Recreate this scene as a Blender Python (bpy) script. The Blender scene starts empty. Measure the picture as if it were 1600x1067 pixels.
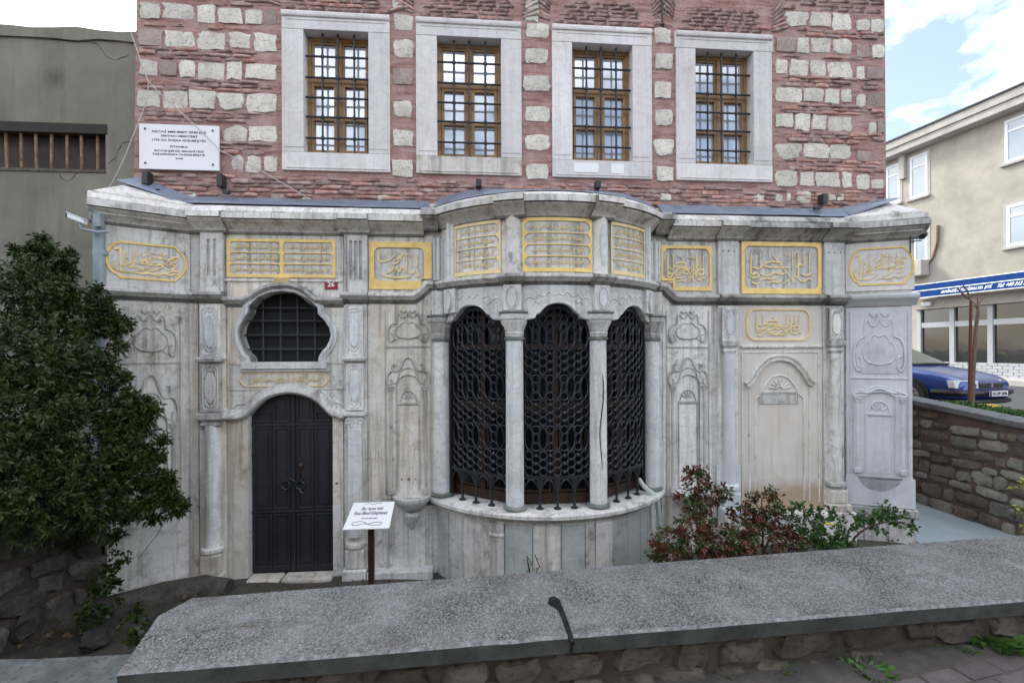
import bpy, bmesh, math, random
import numpy as np
from mathutils import Vector, Matrix, noise
random.seed(7); RNG = np.random.default_rng(11)
SC = bpy.context.scene
COL = SC.collection
R_ = math.radians

# ------------------------------------------------------------------ camera
F = 750.0; YAW = R_(4.7); ROLL = 0.004; DIST = 6.1; HZ = 547.0; EYE = 2.75
r0 = Vector((math.cos(YAW), -math.sin(YAW), 0)); f0 = Vector((math.sin(YAW), math.cos(YAW), 0)); up = Vector((0, 0, 1))
CR = r0 * math.cos(ROLL) - up * math.sin(ROLL)
CU = up * math.cos(ROLL) + r0 * math.sin(ROLL)
CP = Vector((0, -DIST, EYE))
cam = bpy.data.cameras.new('camera'); camo = bpy.data.objects.new('camera', cam); COL.objects.link(camo)
cam.sensor_width = 36; cam.lens = 36 * F / 1600; cam.shift_y = (HZ - 533.5) / 1600; cam.clip_end = 3000; cam.clip_start = 0.05
m = Matrix((CR, CU, -f0)).transposed().to_4x4(); m.translation = CP
camo.matrix_world = m
SC.camera = camo

# ------------------------------------------------------------------ world, sun, exposure
CLOUD = (-10.5, 1.8, -1.3)
SUN_EL, SUN_AZ = R_(42), R_(-35)         # the sun stands behind the building, to the left
w = bpy.data.worlds.new('World'); SC.world = w; w.use_nodes = True
nt = w.node_tree; nt.nodes.clear()
def N(nt, t, **k):
    n = nt.nodes.new(t)
    for a, b in k.items(): setattr(n, a, b)
    return n
out = N(nt, 'ShaderNodeOutputWorld'); bg = N(nt, 'ShaderNodeBackground'); bg.inputs[1].default_value = 0.10
sky = N(nt, 'ShaderNodeTexSky', sky_type='NISHITA', sun_disc=False, sun_elevation=SUN_EL, sun_rotation=SUN_AZ)
sky.air_density = 1.0; sky.dust_density = 2.0; sky.ozone_density = 1.0
tc = N(nt, 'ShaderNodeTexCoord'); sep = N(nt, 'ShaderNodeSeparateXYZ')
mz = N(nt, 'ShaderNodeMath', operation='MAXIMUM'); mz.inputs[1].default_value = 0.0
ad = N(nt, 'ShaderNodeMath', operation='ADD'); ad.inputs[1].default_value = 0.28
div = N(nt, 'ShaderNodeVectorMath', operation='DIVIDE'); comb = N(nt, 'ShaderNodeCombineXYZ')
nz = N(nt, 'ShaderNodeTexNoise'); nz.inputs['Scale'].default_value = 1.9; nz.inputs['Detail'].default_value = 9; nz.inputs['Roughness'].default_value = 0.55
ramp = N(nt, 'ShaderNodeValToRGB'); ramp.color_ramp.elements[0].position = 0.43; ramp.color_ramp.elements[1].position = 0.62; ramp.color_ramp.elements[0].color = (.06, .06, .06, 1)
off = N(nt, 'ShaderNodeVectorMath', operation='ADD'); off.inputs[1].default_value = CLOUD
ccol = N(nt, 'ShaderNodeRGB'); ccol.outputs[0].default_value = (12.6, 12.8, 13.3, 1)
mix = N(nt, 'ShaderNodeMix', data_type='RGBA')
L = nt.links.new
L(tc.outputs['Generated'], sep.inputs[0]); L(sep.outputs[2], mz.inputs[0]); L(mz.outputs[0], ad.inputs[0])
for i in range(3): L(ad.outputs[0], comb.inputs[i])
L(tc.outputs['Generated'], div.inputs[0]); L(comb.outputs[0], div.inputs[1]); L(div.outputs[0], off.inputs[0]); L(off.outputs[0], nz.inputs['Vector'])
L(nz.outputs[0], ramp.inputs[0]); L(ramp.outputs[0], mix.inputs['Factor'])
L(sky.outputs[0], mix.inputs[6]); L(ccol.outputs[0], mix.inputs[7]); L(mix.outputs[2], bg.inputs[0]); L(bg.outputs[0], out.inputs[0])
sl = bpy.data.lights.new('sun', 'SUN'); sl.energy = 1.2; sl.angle = R_(12); sl.color = (1, .95, .88)
so = bpy.data.objects.new('sun', sl); COL.objects.link(so)
sd = Vector((math.sin(SUN_AZ) * math.cos(SUN_EL), math.cos(SUN_AZ) * math.cos(SUN_EL), math.sin(SUN_EL)))
so.rotation_euler = sd.to_track_quat('Z', 'Y').to_euler(); so.location = (0, 0, 30)
SC.view_settings.view_transform = 'Standard'; SC.view_settings.look = 'None'; SC.view_settings.gamma = 1
SC.view_settings.use_curve_mapping = False; SC.view_settings.exposure = 1.52
SC.cycles.max_bounces = 6; SC.cycles.diffuse_bounces = 3

# ------------------------------------------------------------------ placing helpers
def ray(px, py): return f0 + CR * ((px - 800) / F) + CU * ((HZ - py) / F)
def at(px, py, Y=0.0):
    d = ray(px, py); t = (Y - CP.y) / d.y; p = CP + d * t; return p.x, p.z
def atz(px, py, z):
    d = ray(px, py); t = (z - CP.z) / d.z; p = CP + d * t; return p.x, p.y
class Plane:
    def __init__(s, A, B):                     # vertical plane through plan points A, B, outward towards the camera
        s.A = Vector((A[0], A[1], 0)); d = Vector((B[0] - A[0], B[1] - A[1], 0)); s.len = d.length; s.d = d.normalized()
        s.n = Vector((s.d.y, -s.d.x, 0))
    def __call__(s, u, o, z): return s.A + s.d * u + s.n * o + Vector((0, 0, z))
    def uz(s, px, py, o=0.0):
        d = ray(px, py); t = (s.A + s.n * o - CP).dot(s.n) / d.dot(s.n); p = CP + d * t
        return (p - s.A).dot(s.d), p.z
MAIN = Plane((0, 0), (1, 0)); UPW = Plane((0, .1), (1, .1))
LW = Plane((-4.08, -.42), (-3.40, 0)); RW = Plane((5.02, 0), (5.72, -.32))
BX, BY, BR = 0.97, 0.94, 1.67
class Bay:
    def __call__(s, u, o, z):
        a = u / BR; r = BR + o; return Vector((BX + r * math.sin(a), BY - r * math.cos(a), z))
    def uz(s, px, py, o=0.0):
        d = ray(px, py); r = BR + o; ox, oy = CP.x - BX, CP.y - BY
        a = d.x * d.x + d.y * d.y; b = 2 * (ox * d.x + oy * d.y); c = ox * ox + oy * oy - r * r
        t = (-b - math.sqrt(max(0, b * b - 4 * a * c))) / (2 * a); p = CP + d * t
        return math.atan2(p.x - BX, BY - p.y) * BR, p.z
BAY = Bay()
IDM = lambda x, y, z: Vector((x, y, z))

# ------------------------------------------------------------------ materials
MATS = {}
def newmat(name):
    m = bpy.data.materials.new(name); m.use_nodes = True; MATS[name] = m
    b = m.node_tree.nodes['Principled BSDF']; return m, m.node_tree, b
def noise_n(nt, scale, detail=4, rough=.55, vec=None, dist=0):
    n = N(nt, 'ShaderNodeTexNoise'); n.inputs['Scale'].default_value = scale; n.inputs['Detail'].default_value = detail
    n.inputs['Roughness'].default_value = rough; n.inputs['Distortion'].default_value = dist
    if vec is not None: nt.links.new(vec, n.inputs['Vector'])
    return n.outputs[0]
def rampn(nt, src, a, b, ca=(0, 0, 0, 1), cb=(1, 1, 1, 1)):
    r = N(nt, 'ShaderNodeValToRGB'); r.color_ramp.elements[0].position = a; r.color_ramp.elements[1].position = b
    r.color_ramp.elements[0].color = ca; r.color_ramp.elements[1].color = cb; nt.links.new(src, r.inputs[0]); return r.outputs[0]
def mixc(nt, fac, a, b, mode='MIX'):
    n = N(nt, 'ShaderNodeMix', data_type='RGBA', blend_type=mode)
    for s, v in ((0, fac), (6, a), (7, b)):
        if hasattr(v, 'is_linked') or isinstance(v, bpy.types.NodeSocket): nt.links.new(v, n.inputs[s])
        elif s == 0: n.inputs[0].default_value = v
        else: n.inputs[s].default_value = (*v, 1) if len(v) == 3 else v
    return n.outputs[2]
def mapping(nt, scale=(1, 1, 1), obj=False):
    if obj: src = N(nt, 'ShaderNodeTexCoord').outputs['Object']
    else: src = N(nt, 'ShaderNodeNewGeometry').outputs['Position']
    mp = N(nt, 'ShaderNodeMapping'); mp.inputs['Scale'].default_value = scale; nt.links.new(src, mp.inputs[0]); return mp.outputs[0]
def mul(nt, a, k):
    n = N(nt, 'ShaderNodeMath', operation='MULTIPLY')
    nt.links.new(a, n.inputs[0])
    if isinstance(k, bpy.types.NodeSocket): nt.links.new(k, n.inputs[1])
    else: n.inputs[1].default_value = k
    return n.outputs[0]
def bump(nt, b, h, strength=.3, dist=.01):
    n = N(nt, 'ShaderNodeBump'); n.inputs['Strength'].default_value = strength; n.inputs['Distance'].default_value = dist
    nt.links.new(h, n.inputs['Height']); nt.links.new(n.outputs[0], b.inputs['Normal'])
def per_object(nt, lo, hi):
    oi = N(nt, 'ShaderNodeObjectInfo'); mr = N(nt, 'ShaderNodeMapRange'); nt.links.new(oi.outputs['Random'], mr.inputs[0])
    mr.inputs[3].default_value = lo; mr.inputs[4].default_value = hi; return mr.outputs[0]
def vscale(nt, col, f):
    n = N(nt, 'ShaderNodeVectorMath', operation='SCALE'); nt.links.new(col, n.inputs[0]); nt.links.new(f, n.inputs['Scale']); return n.outputs[0]

def marble(name, light, dark, stain=(.20, .17, .13), amt=.5, streak=.5, vein=.35, rough=.55, var=.12, warm=None):
    m, nt, b = newmat(name)
    p = mapping(nt); ps = mapping(nt, (9, 9, .55)); pv = mapping(nt, (1.0, 1.0, 1.6))
    c = mixc(nt, rampn(nt, noise_n(nt, 1.6, 6, .6, p), .35, .68), light, dark)
    if warm: c = mixc(nt, mul(nt, rampn(nt, noise_n(nt, 1.1, 4, .6, mapping(nt, (1.7, 1.2, .7))), .48, .66), .7), c, warm)
    v = noise_n(nt, 2.3, 7, .62, pv, 1.4)
    ridge = N(nt, 'ShaderNodeMath', operation='ABSOLUTE'); s = N(nt, 'ShaderNodeMath', operation='SUBTRACT'); s.inputs[1].default_value = .5
    nt.links.new(v, s.inputs[0]); nt.links.new(s.outputs[0], ridge.inputs[0])
    c = mixc(nt, mul(nt, rampn(nt, ridge.outputs[0], 0, .035, (1, 1, 1, 1), (0, 0, 0, 1)), vein), c, (.30, .30, .31))
    c = mixc(nt, mul(nt, rampn(nt, noise_n(nt, 1.0, 5, .65, ps), .50, .74), streak), c, stain)
    c = mixc(nt, mul(nt, rampn(nt, noise_n(nt, 5.5, 9, .72, p), .52, .72), amt), c, stain)
    c = mixc(nt, mul(nt, rampn(nt, noise_n(nt, 60, 3, .6, p), .60, .75), .35), c, (.25, .23, .2))
    c = mixc(nt, mul(nt, rampn(nt, noise_n(nt, 1.0, 3, .6, mapping(nt, (26, 26, .9))), .56, .70), streak * .5), c, tuple(x * .8 for x in stain))
    c = mixc(nt, mul(nt, mul(nt, rampn(nt, noise_n(nt, 2.2, 10, .78, mapping(nt, (1, 1, .6))), .54, .62), rampn(nt, noise_n(nt, 9, 6, .7, p), .42, .62)), amt * 1.1), c, tuple(x * .6 for x in stain))
    c = vscale(nt, c, per_object(nt, 1 - var, 1 + var * .5))
    nt.links.new(c, b.inputs['Base Color']); b.inputs['Roughness'].default_value = rough
    b.inputs['Specular IOR Level'].default_value = .3
    bump(nt, b, noise_n(nt, 22, 8, .7, p), .35, .006)
    return m
M_MARB = marble('aged marble', (.80, .785, .755), (.64, .625, .595), stain=(.15, .14, .12), amt=.62, streak=.75, vein=.25, var=.18, warm=(.68, .64, .57))
M_CARV = marble('relief darkened carved marble', (.56, .55, .52), (.40, .385, .36), stain=(.12, .105, .085), amt=.6, streak=.6, vein=.1)  # darker than the slabs: relief shade put into the colour of the carving
M_WARM = marble('cream stained marble', (.79, .76, .70), (.65, .62, .56), stain=(.20, .165, .115), amt=.6, streak=.75, vein=.2, var=.18, warm=(.62, .52, .38))
M_NEW = marble('new white marble', (.66, .68, .71), (.55, .57, .60), stain=(.36, .36, .36), amt=.3, streak=.4, vein=.15, rough=.4)
M_GRIM = marble('weather blackened marble', (.58, .57, .55), (.38, .37, .35), stain=(.09, .08, .065), amt=.8, streak=.85)
M_GREY = marble('grey window marble', (.76, .74, .73), (.64, .62, .63), stain=(.45, .42, .42), amt=.25, streak=.45, vein=.2, warm=(.62, .58, .53))
M_SHAFT = marble('column marble', (.74, .75, .74), (.60, .61, .61), stain=(.26, .26, .25), amt=.35, streak=.7)
M_VERD = marble('verdigris marble', (.20, .235, .21), (.10, .12, .105), stain=(.07, .08, .06), amt=.7, streak=.5)
M_DRUM = marble('damp marble', (.55, .57, .56), (.40, .43, .41), stain=(.20, .20, .17), amt=.5, streak=.45, var=.08)

M_CRUST_SHADE = marble('crust and soffit shade marble', (.30, .29, .27), (.13, .125, .115), stain=(.035, .032, .028), amt=.9, streak=.9, vein=.05)  # black crust tone that also puts soffit shade into the colour
M_FRZ = marble('rain streaked marble', (.71, .70, .675), (.54, .53, .505), stain=(.13, .12, .105), amt=.7, streak=1.0, vein=.25, warm=(.58, .54, .47))
def soffit_shade(o, segs, m_=15, n=9999):  # underside segments coloured darker to deepen the shade below the mouldings
    o.data.materials.append(M_CRUST_SHADE)
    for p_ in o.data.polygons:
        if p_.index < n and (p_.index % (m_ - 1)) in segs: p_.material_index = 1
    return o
def niche_mat():
    m, nt, b = newmat('rust stained marble')
    p = mapping(nt); sep = N(nt, 'ShaderNodeSeparateXYZ'); nt.links.new(p, sep.inputs[0])
    mr = N(nt, 'ShaderNodeMapRange'); nt.links.new(sep.outputs[2], mr.inputs[0])
    mr.inputs[1].default_value = 1.15; mr.inputs[2].default_value = .55
    ad = N(nt, 'ShaderNodeMath', operation='ADD'); nt.links.new(mr.outputs[0], ad.inputs[0])
    nt.links.new(mul(nt, noise_n(nt, 3.0, 8, .7, p), .9), ad.inputs[1])
    c = mixc(nt, rampn(nt, noise_n(nt, 1.6, 5, .6, p), .35, .7), (.66, .63, .58), (.56, .51, .45))
    c = mixc(nt, mul(nt, rampn(nt, ad.outputs[0], .62, 1.3), .7), c, (.34, .22, .10))
    c = mixc(nt, mul(nt, rampn(nt, noise_n(nt, 1, 4, .6, mapping(nt, (9, 9, .5))), .52, .75), .4), c, (.34, .28, .2))
    nt.links.new(c, b.inputs['Base Color']); b.inputs['Roughness'].default_value = .6
    bump(nt, b, noise_n(nt, 22, 8, .7, p), .3, .005); return m
M_NICHE = niche_mat()

def simple(name, col, rough=.6, metal=0, var=0, nscale=0, col2=None, bmp=0, spec=.5, obj=False, bscale=None):
    m, nt, b = newmat(name)
    b.inputs['Base Color'].default_value = (*col, 1); b.inputs['Roughness'].default_value = rough; b.inputs['Metallic'].default_value = metal
    b.inputs['Specular IOR Level'].default_value = spec
    p = mapping(nt, obj=obj)
    c = None
    if nscale:
        c = mixc(nt, rampn(nt, noise_n(nt, nscale, 8, .65, p), .36, .66), col, col2)
    if var:
        if c is None:
            rgb = N(nt, 'ShaderNodeRGB'); rgb.outputs[0].default_value = (*col, 1); c = rgb.outputs[0]
        c = vscale(nt, c, per_object(nt, 1 - var, 1 + var))
    if c is not None: nt.links.new(c, b.inputs['Base Color'])
    if bmp: bump(nt, b, noise_n(nt, bscale or 30, 8, .7, p), bmp, .012)
    return m
M_GOLD = simple('gold leaf', (.86, .64, .25), .45, .15, nscale=9, col2=(.70, .48, .15), bmp=.15)
M_GOLDT = simple('worn gold lettering', (.84, .64, .30), .5, .1, nscale=14, col2=(.62, .50, .30), bmp=.1)
M_IRON = simple('black iron', (.022, .024, .030), .42, .3, nscale=30, col2=(.04, .042, .048), bmp=.2)
M_GRID = simple('grey blue iron bars', (.05, .055, .06), .6, .2, nscale=25, col2=(.025, .026, .03))
M_DOOR = simple('dark blue painted iron', (.020, .021, .028), .42, .1, nscale=5, col2=(.03, .029, .036), bmp=.12)
M_RUST = simple('rusted iron', (.14, .06, .03), .85, .1, nscale=12, col2=(.30, .22, .16), bmp=.4)
M_OAK = simple('varnished oak', (.32, .185, .08), .45, 0, nscale=8, col2=(.22, .12, .045), var=.1, bmp=.1)
M_BRWD = simple('dark brown wood', (.045, .018, .008), .5, 0, nscale=8, col2=(.02, .009, .005), bmp=.15)
M_WHITE = simple('white enamel', (.76, .77, .80), .35)
M_PAPER = simple('white paper', (.80, .82, .82), .7)
M_RED = simple('red enamel', (.26, .012, .02), .3)
M_INK = simple('dark ink', (.05, .05, .055), .6)
M_BLACKP = simple('black plastic', (.018, .019, .022), .45)
M_CABLE = simple('pale cable', (.45, .42, .42), .6)
M_PIPE = simple('grey blue pipe', (.30, .36, .40), .5, nscale=3, col2=(.22, .27, .29), bmp=.15)
M_HOSE = simple('pale hose', (.52, .55, .54), .5)
M_LEAD = simple('lead sheet', (.17, .21, .29), .42, .35, nscale=5, col2=(.27, .31, .38), var=.12, bmp=.3, bscale=7)
def mortar_mat():
    m, nt, b = newmat('pink lime mortar'); p = mapping(nt); ph = mapping(nt, (1.6, 1.6, 13))
    c = mixc(nt, rampn(nt, noise_n(nt, 5, 8, .7, p), .36, .64), (.53, .365, .335), (.40, .235, .205))
    c = mixc(nt, mul(nt, rampn(nt, noise_n(nt, 1.6, 7, .7, ph), .50, .62), .75), c, (.25, .12, .10))
    c = mixc(nt, mul(nt, rampn(nt, noise_n(nt, 2.6, 9, .78, mapping(nt, (.8, .8, 2.2))), .55, .68), .5), c, (.13, .10, .095))
    c = mixc(nt, mul(nt, rampn(nt, noise_n(nt, 14, 7, .75, p), .57, .68), .55), c, (.56, .47, .45))
    nt.links.new(c, b.inputs['Base Color']); b.inputs['Roughness'].default_value = .95; b.inputs['Specular IOR Level'].default_value = .15
    h = N(nt, 'ShaderNodeMath', operation='ADD'); nt.links.new(noise_n(nt, 14, 9, .75, p), h.inputs[0]); nt.links.new(noise_n(nt, 2.2, 6, .7, ph), h.inputs[1])
    bump(nt, b, h.outputs[0], 1, .03); return m
M_MORT = mortar_mat()
M_BRICK = simple('old red brick', (.36, .165, .12), .92, 0, nscale=11, col2=(.50, .355, .325), var=.2, bmp=.7, bscale=25)
M_BRICKD = simple('old dark brick', (.21, .14, .125), .92, 0, nscale=11, col2=(.48, .345, .32), var=.2, bmp=.7, bscale=25)
def stone_mat(name, a, b_, pit, var=.15, pamt=.7, spec=.2):
    m, nt, b = newmat(name); p = mapping(nt)
    c = mixc(nt, rampn(nt, noise_n(nt, 7, 7, .65, p), .38, .64), a, b_)
    pits = noise_n(nt, 26, 6, .7, mapping(nt, (1, 1, 1.8)))
    c = mixc(nt, mul(nt, rampn(nt, pits, .52, .66), pamt), c, pit)
    c = vscale(nt, c, per_object(nt, 1 - var, 1 + var * .6))
    nt.links.new(c, b.inputs['Base Color']); b.inputs['Roughness'].default_value = .92; b.inputs['Specular IOR Level'].default_value = spec
    bump(nt, b, pits, -.9, .02); return m
M_STONE = stone_mat('white limestone', (.71, .68, .60), (.54, .51, .44), (.20, .16, .13))
M_STONEG = stone_mat('greenish grey stone', (.28, .28, .245), (.18, .18, .155), (.07, .065, .055), var=.35)
M_STONEM = stone_mat('weathered brown stone', (.18, .155, .125), (.10, .088, .072), (.04, .035, .028), var=.4)
M_STONEF = stone_mat('dark foreground stone', (.12, .105, .088), (.06, .053, .045), (.022, .02, .017), var=.4)
M_STONEL = stone_mat('dark damp stone', (.13, .12, .108), (.065, .06, .052), (.018, .017, .014), var=.5)
M_RMORT = simple('dark rubble mortar', (.045, .038, .033), .95, 0, nscale=4, col2=(.085, .068, .058), bmp=.9, bscale=12)
M_RMORT2 = simple('reddish rubble mortar', (.15, .115, .10), .95, 0, nscale=3, col2=(.07, .06, .052), bmp=.9, bscale=12)
M_SOIL = simple('dark soil', (.04, .035, .027), .98, 0, nscale=6, col2=(.075, .07, .06), bmp=1, bscale=14)
M_KERB = simple('worn grey kerb stone', (.15, .165, .165), .85, 0, nscale=5, col2=(.07, .078, .078), bmp=1, bscale=12)
M_ASPH = simple('asphalt', (.075, .078, .084), .9, 0, nscale=30, col2=(.05, .052, .057), bmp=.4, bscale=80)
M_PAVE = simple('paving block', (.10, .078, .078), .9, 0, nscale=12, col2=(.06, .05, .05), var=.2, bmp=.5)
M_DUST = simple('dusty pavement edge', (.085, .075, .068), .95, 0, nscale=7, col2=(.04, .036, .032), bmp=.9, bscale=22)
M_SLAB = simple('pale blue grey slab', (.27, .34, .36), .8, 0, nscale=2.5, col2=(.33, .39, .41), bmp=.25)
M_TAR = simple('black tar', (.006, .006, .007), .8, spec=.15, bmp=.5, nscale=20, col2=(.025, .025, .028))
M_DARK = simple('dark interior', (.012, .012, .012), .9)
M_BUILDP = simple('beige render', (.46, .425, .36), .93, 0, nscale=1.3, col2=(.35, .325, .275), bmp=.5, bscale=2.2)
M_CONC = simple('pale concrete', (.50, .48, .44), .9, 0, nscale=2, col2=(.38, .37, .34), bmp=.3)
M_UPVC = simple('white window plastic', (.80, .82, .84), .35)
M_AWN = simple('blue awning cloth', (.006, .030, .12), .9, nscale=3, col2=(.008, .040, .16), spec=.1)
M_AWNW = simple('white awning print', (.75, .80, .85), .6)
M_TILE = simple('white wall tile', (.46, .48, .50), .4, 0, nscale=30, col2=(.30, .31, .32), var=.08)
M_CARP = simple('blue car paint', (.007, .045, .22), .22, .25, spec=.7); M_CARP.node_tree.nodes['Principled BSDF'].inputs['Coat Weight'].default_value = .6
M_TYRE = simple('black rubber', (.02, .02, .021), .85); M_RIM = simple('dull alloy', (.32, .32, .33), .45, .5)
M_LAMP = simple('headlamp glass', (.62, .64, .66), .12)
M_BARK = simple('brown bark', (.13, .085, .055), .9, nscale=18, col2=(.20, .15, .11), bmp=.8)
M_RPOLE = simple('brown red stake', (.13, .045, .03), .8)
M_YEL = simple('yellow painted stone', (.55, .36, .04), .7, nscale=5, col2=(.35, .3, .08), bmp=.5)
M_LITTER = simple('white litter', (.75, .75, .72), .7)
def plaster():
    m, nt, b = newmat('grey green plaster'); p = mapping(nt)
    c = mixc(nt, rampn(nt, noise_n(nt, 1.3, 7, .6, p), .35, .68), (.235, .225, .185), (.165, .16, .132))
    c = mixc(nt, mul(nt, rampn(nt, noise_n(nt, 1, 5, .6, mapping(nt, (5, 5, .5))), .5, .75), .5), c, (.075, .075, .06))
    c = mixc(nt, mul(nt, rampn(nt, noise_n(nt, 16, 6, .7, p), .6, .75), .3), c, (.22, .225, .19))
    g = N(nt, 'ShaderNodeVectorMath', operation='DISTANCE'); nt.links.new(p, g.inputs[0]); x, z = at(85, 122, .35); g.inputs[1].default_value = (x, .35, z)
    c = mixc(nt, mul(nt, rampn(nt, g.outputs['Value'], .02, .17, (1, 1, 1, 1), (0, 0, 0, 1)), .55), c, (.045, .045, .04))
    nt.links.new(c, b.inputs['Base Color']); b.inputs['Roughness'].default_value = .93; b.inputs['Specular IOR Level'].default_value = .15
    bump(nt, b, noise_n(nt, 9, 8, .7, p), .5, .015); return m
M_PLAS = plaster()
def coping_mat():
    m, nt, b = newmat('exposed aggregate concrete'); p = mapping(nt)
    v = N(nt, 'ShaderNodeTexVoronoi'); v.inputs['Scale'].default_value = 130; nt.links.new(p, v.inputs['Vector'])
    c = mixc(nt, rampn(nt, noise_n(nt, 1.7, 7, .65, p), .36, .66), (.225, .23, .235), (.12, .118, .115))
    c = mixc(nt, mul(nt, rampn(nt, v.outputs['Color'], .25, .9), .7), c, (.40, .405, .41))
    pit = noise_n(nt, 95, 4, .75, p); cover = rampn(nt, noise_n(nt, 3.5, 6, .7, p), .30, .62)
    c = mixc(nt, mul(nt, mul(nt, rampn(nt, pit, .47, .56), cover), .95), c, (.025, .022, .02))
    c = mixc(nt, mul(nt, rampn(nt, noise_n(nt, 2.6, 8, .75, mapping(nt, (1, 2.5, 1))), .54, .68), .65), c, (.10, .085, .06))
    c = mixc(nt, mul(nt, rampn(nt, noise_n(nt, 9, 10, .8, p), .58, .65), .6), c, (.38, .385, .39))
    nt.links.new(c, b.inputs['Base Color']); b.inputs['Roughness'].default_value = .85; b.inputs['Specular IOR Level'].default_value = .3
    h = N(nt, 'ShaderNodeMath', operation='SUBTRACT'); nt.links.new(v.outputs['Distance'], h.inputs[0]); nt.links.new(pit, h.inputs[1])
    bump(nt, b, h.outputs[0], 1, .010); return m
M_COP = coping_mat()
M_COPF = simple('smooth concrete edge', (.075, .077, .072), .9, 0, nscale=7, col2=(.035, .035, .032), bmp=1, bscale=16)
M_COPE = simple('worn pale concrete arris', (.27, .275, .275), .9, 0, nscale=37, col2=(.09, .09, .09), bmp=1, bscale=30)
def glass(name, col, rough=.03, ior=1.9):
    m, nt, b = newmat(name); b.inputs['Base Color'].default_value = (*col, 1); b.inputs['Roughness'].default_value = rough
    b.inputs['IOR'].default_value = ior; b.inputs['Specular IOR Level'].default_value = .9
    p = mapping(nt); bump(nt, b, noise_n(nt, 1.5, 2, .5, p), .05, .05); return m
M_GLASS = glass('window glass', (.50, .54, .60), .02, 2.0); M_GLASS.node_tree.nodes['Principled BSDF'].inputs['Metallic'].default_value = .24
M_GLASSR = glass('curtained window glass', (.20, .26, .30), .04, 1.8)
M_GLASSD = glass('shop glass', (.02, .024, .024), .05, 1.5)
M_SCREEN = glass('windscreen', (.06, .08, .07), .06, 1.7)
M_GLASSI = glass('dusty dark glass', (.008, .010, .013), .12, 1.25)
def leafm(name, a, b_, c3=None, gloss=.35):
    m, nt, b = newmat(name); g = N(nt, 'ShaderNodeNewGeometry')
    c = mixc(nt, g.outputs['Random Per Island'], a, b_)
    if c3:
        pp = mapping(nt); c = mixc(nt, rampn(nt, noise_n(nt, 7, 3, .5, pp), .44, .56), c, c3)
    nt.links.new(c, b.inputs['Base Color']); b.inputs['Roughness'].default_value = gloss; b.inputs['Specular IOR Level'].default_value = .4
    b.inputs['Subsurface Weight'].default_value = 0
    return m
M_LEAF = leafm('dark glossy leaf', (.012, .026, .003), (.040, .062, .008), gloss=.5)
M_LEAFR = leafm('red green leaf', (.15, .025, .018), (.085, .035, .02), (.045, .075, .018), .35)
M_LEAFG = leafm('green rose leaf', (.028, .075, .016), (.06, .13, .03), gloss=.5)
M_GRASS = leafm('grass blade', (.05, .12, .02), (.09, .19, .04), gloss=.6)
M_YLEAF = leafm('yellow green leaf', (.35, .36, .03), (.22, .30, .03), gloss=.5)
M_TWIG = simple('brown twig', (.08, .05, .035), .9)

# ------------------------------------------------------------------ objects
WT = {}
def wt(o): return WT.get(o.name, Vector((0, 0, 0))) if o else Vector((0, 0, 0))
def thing(name, label, cat, loc=(0, 0, 0), group=None):
    o = bpy.data.objects.new(name, None); COL.objects.link(o); o.location = loc; o.empty_display_size = .2
    WT[o.name] = Vector(loc); o['label'] = label; o['category'] = cat
    if group: o['group'] = group
    return o
def tag(o, label, cat, group=None, kind=None):
    o['label'] = label; o['category'] = cat
    if group: o['group'] = group
    if kind: o['kind'] = kind
    return o
def struct(o): o['kind'] = 'structure'; return o
def put(name, me, parent=None, loc=None, rot=None, scale=None):
    o = bpy.data.objects.new(name, me); COL.objects.link(o)
    p = Vector(loc) if loc is not None else Vector((0, 0, 0))
    if parent: o.parent = parent
    o.location = p - wt(parent); WT[o.name] = p
    if rot is not None: o.rotation_euler = rot
    if scale is not None: o.scale = scale
    return o
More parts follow.
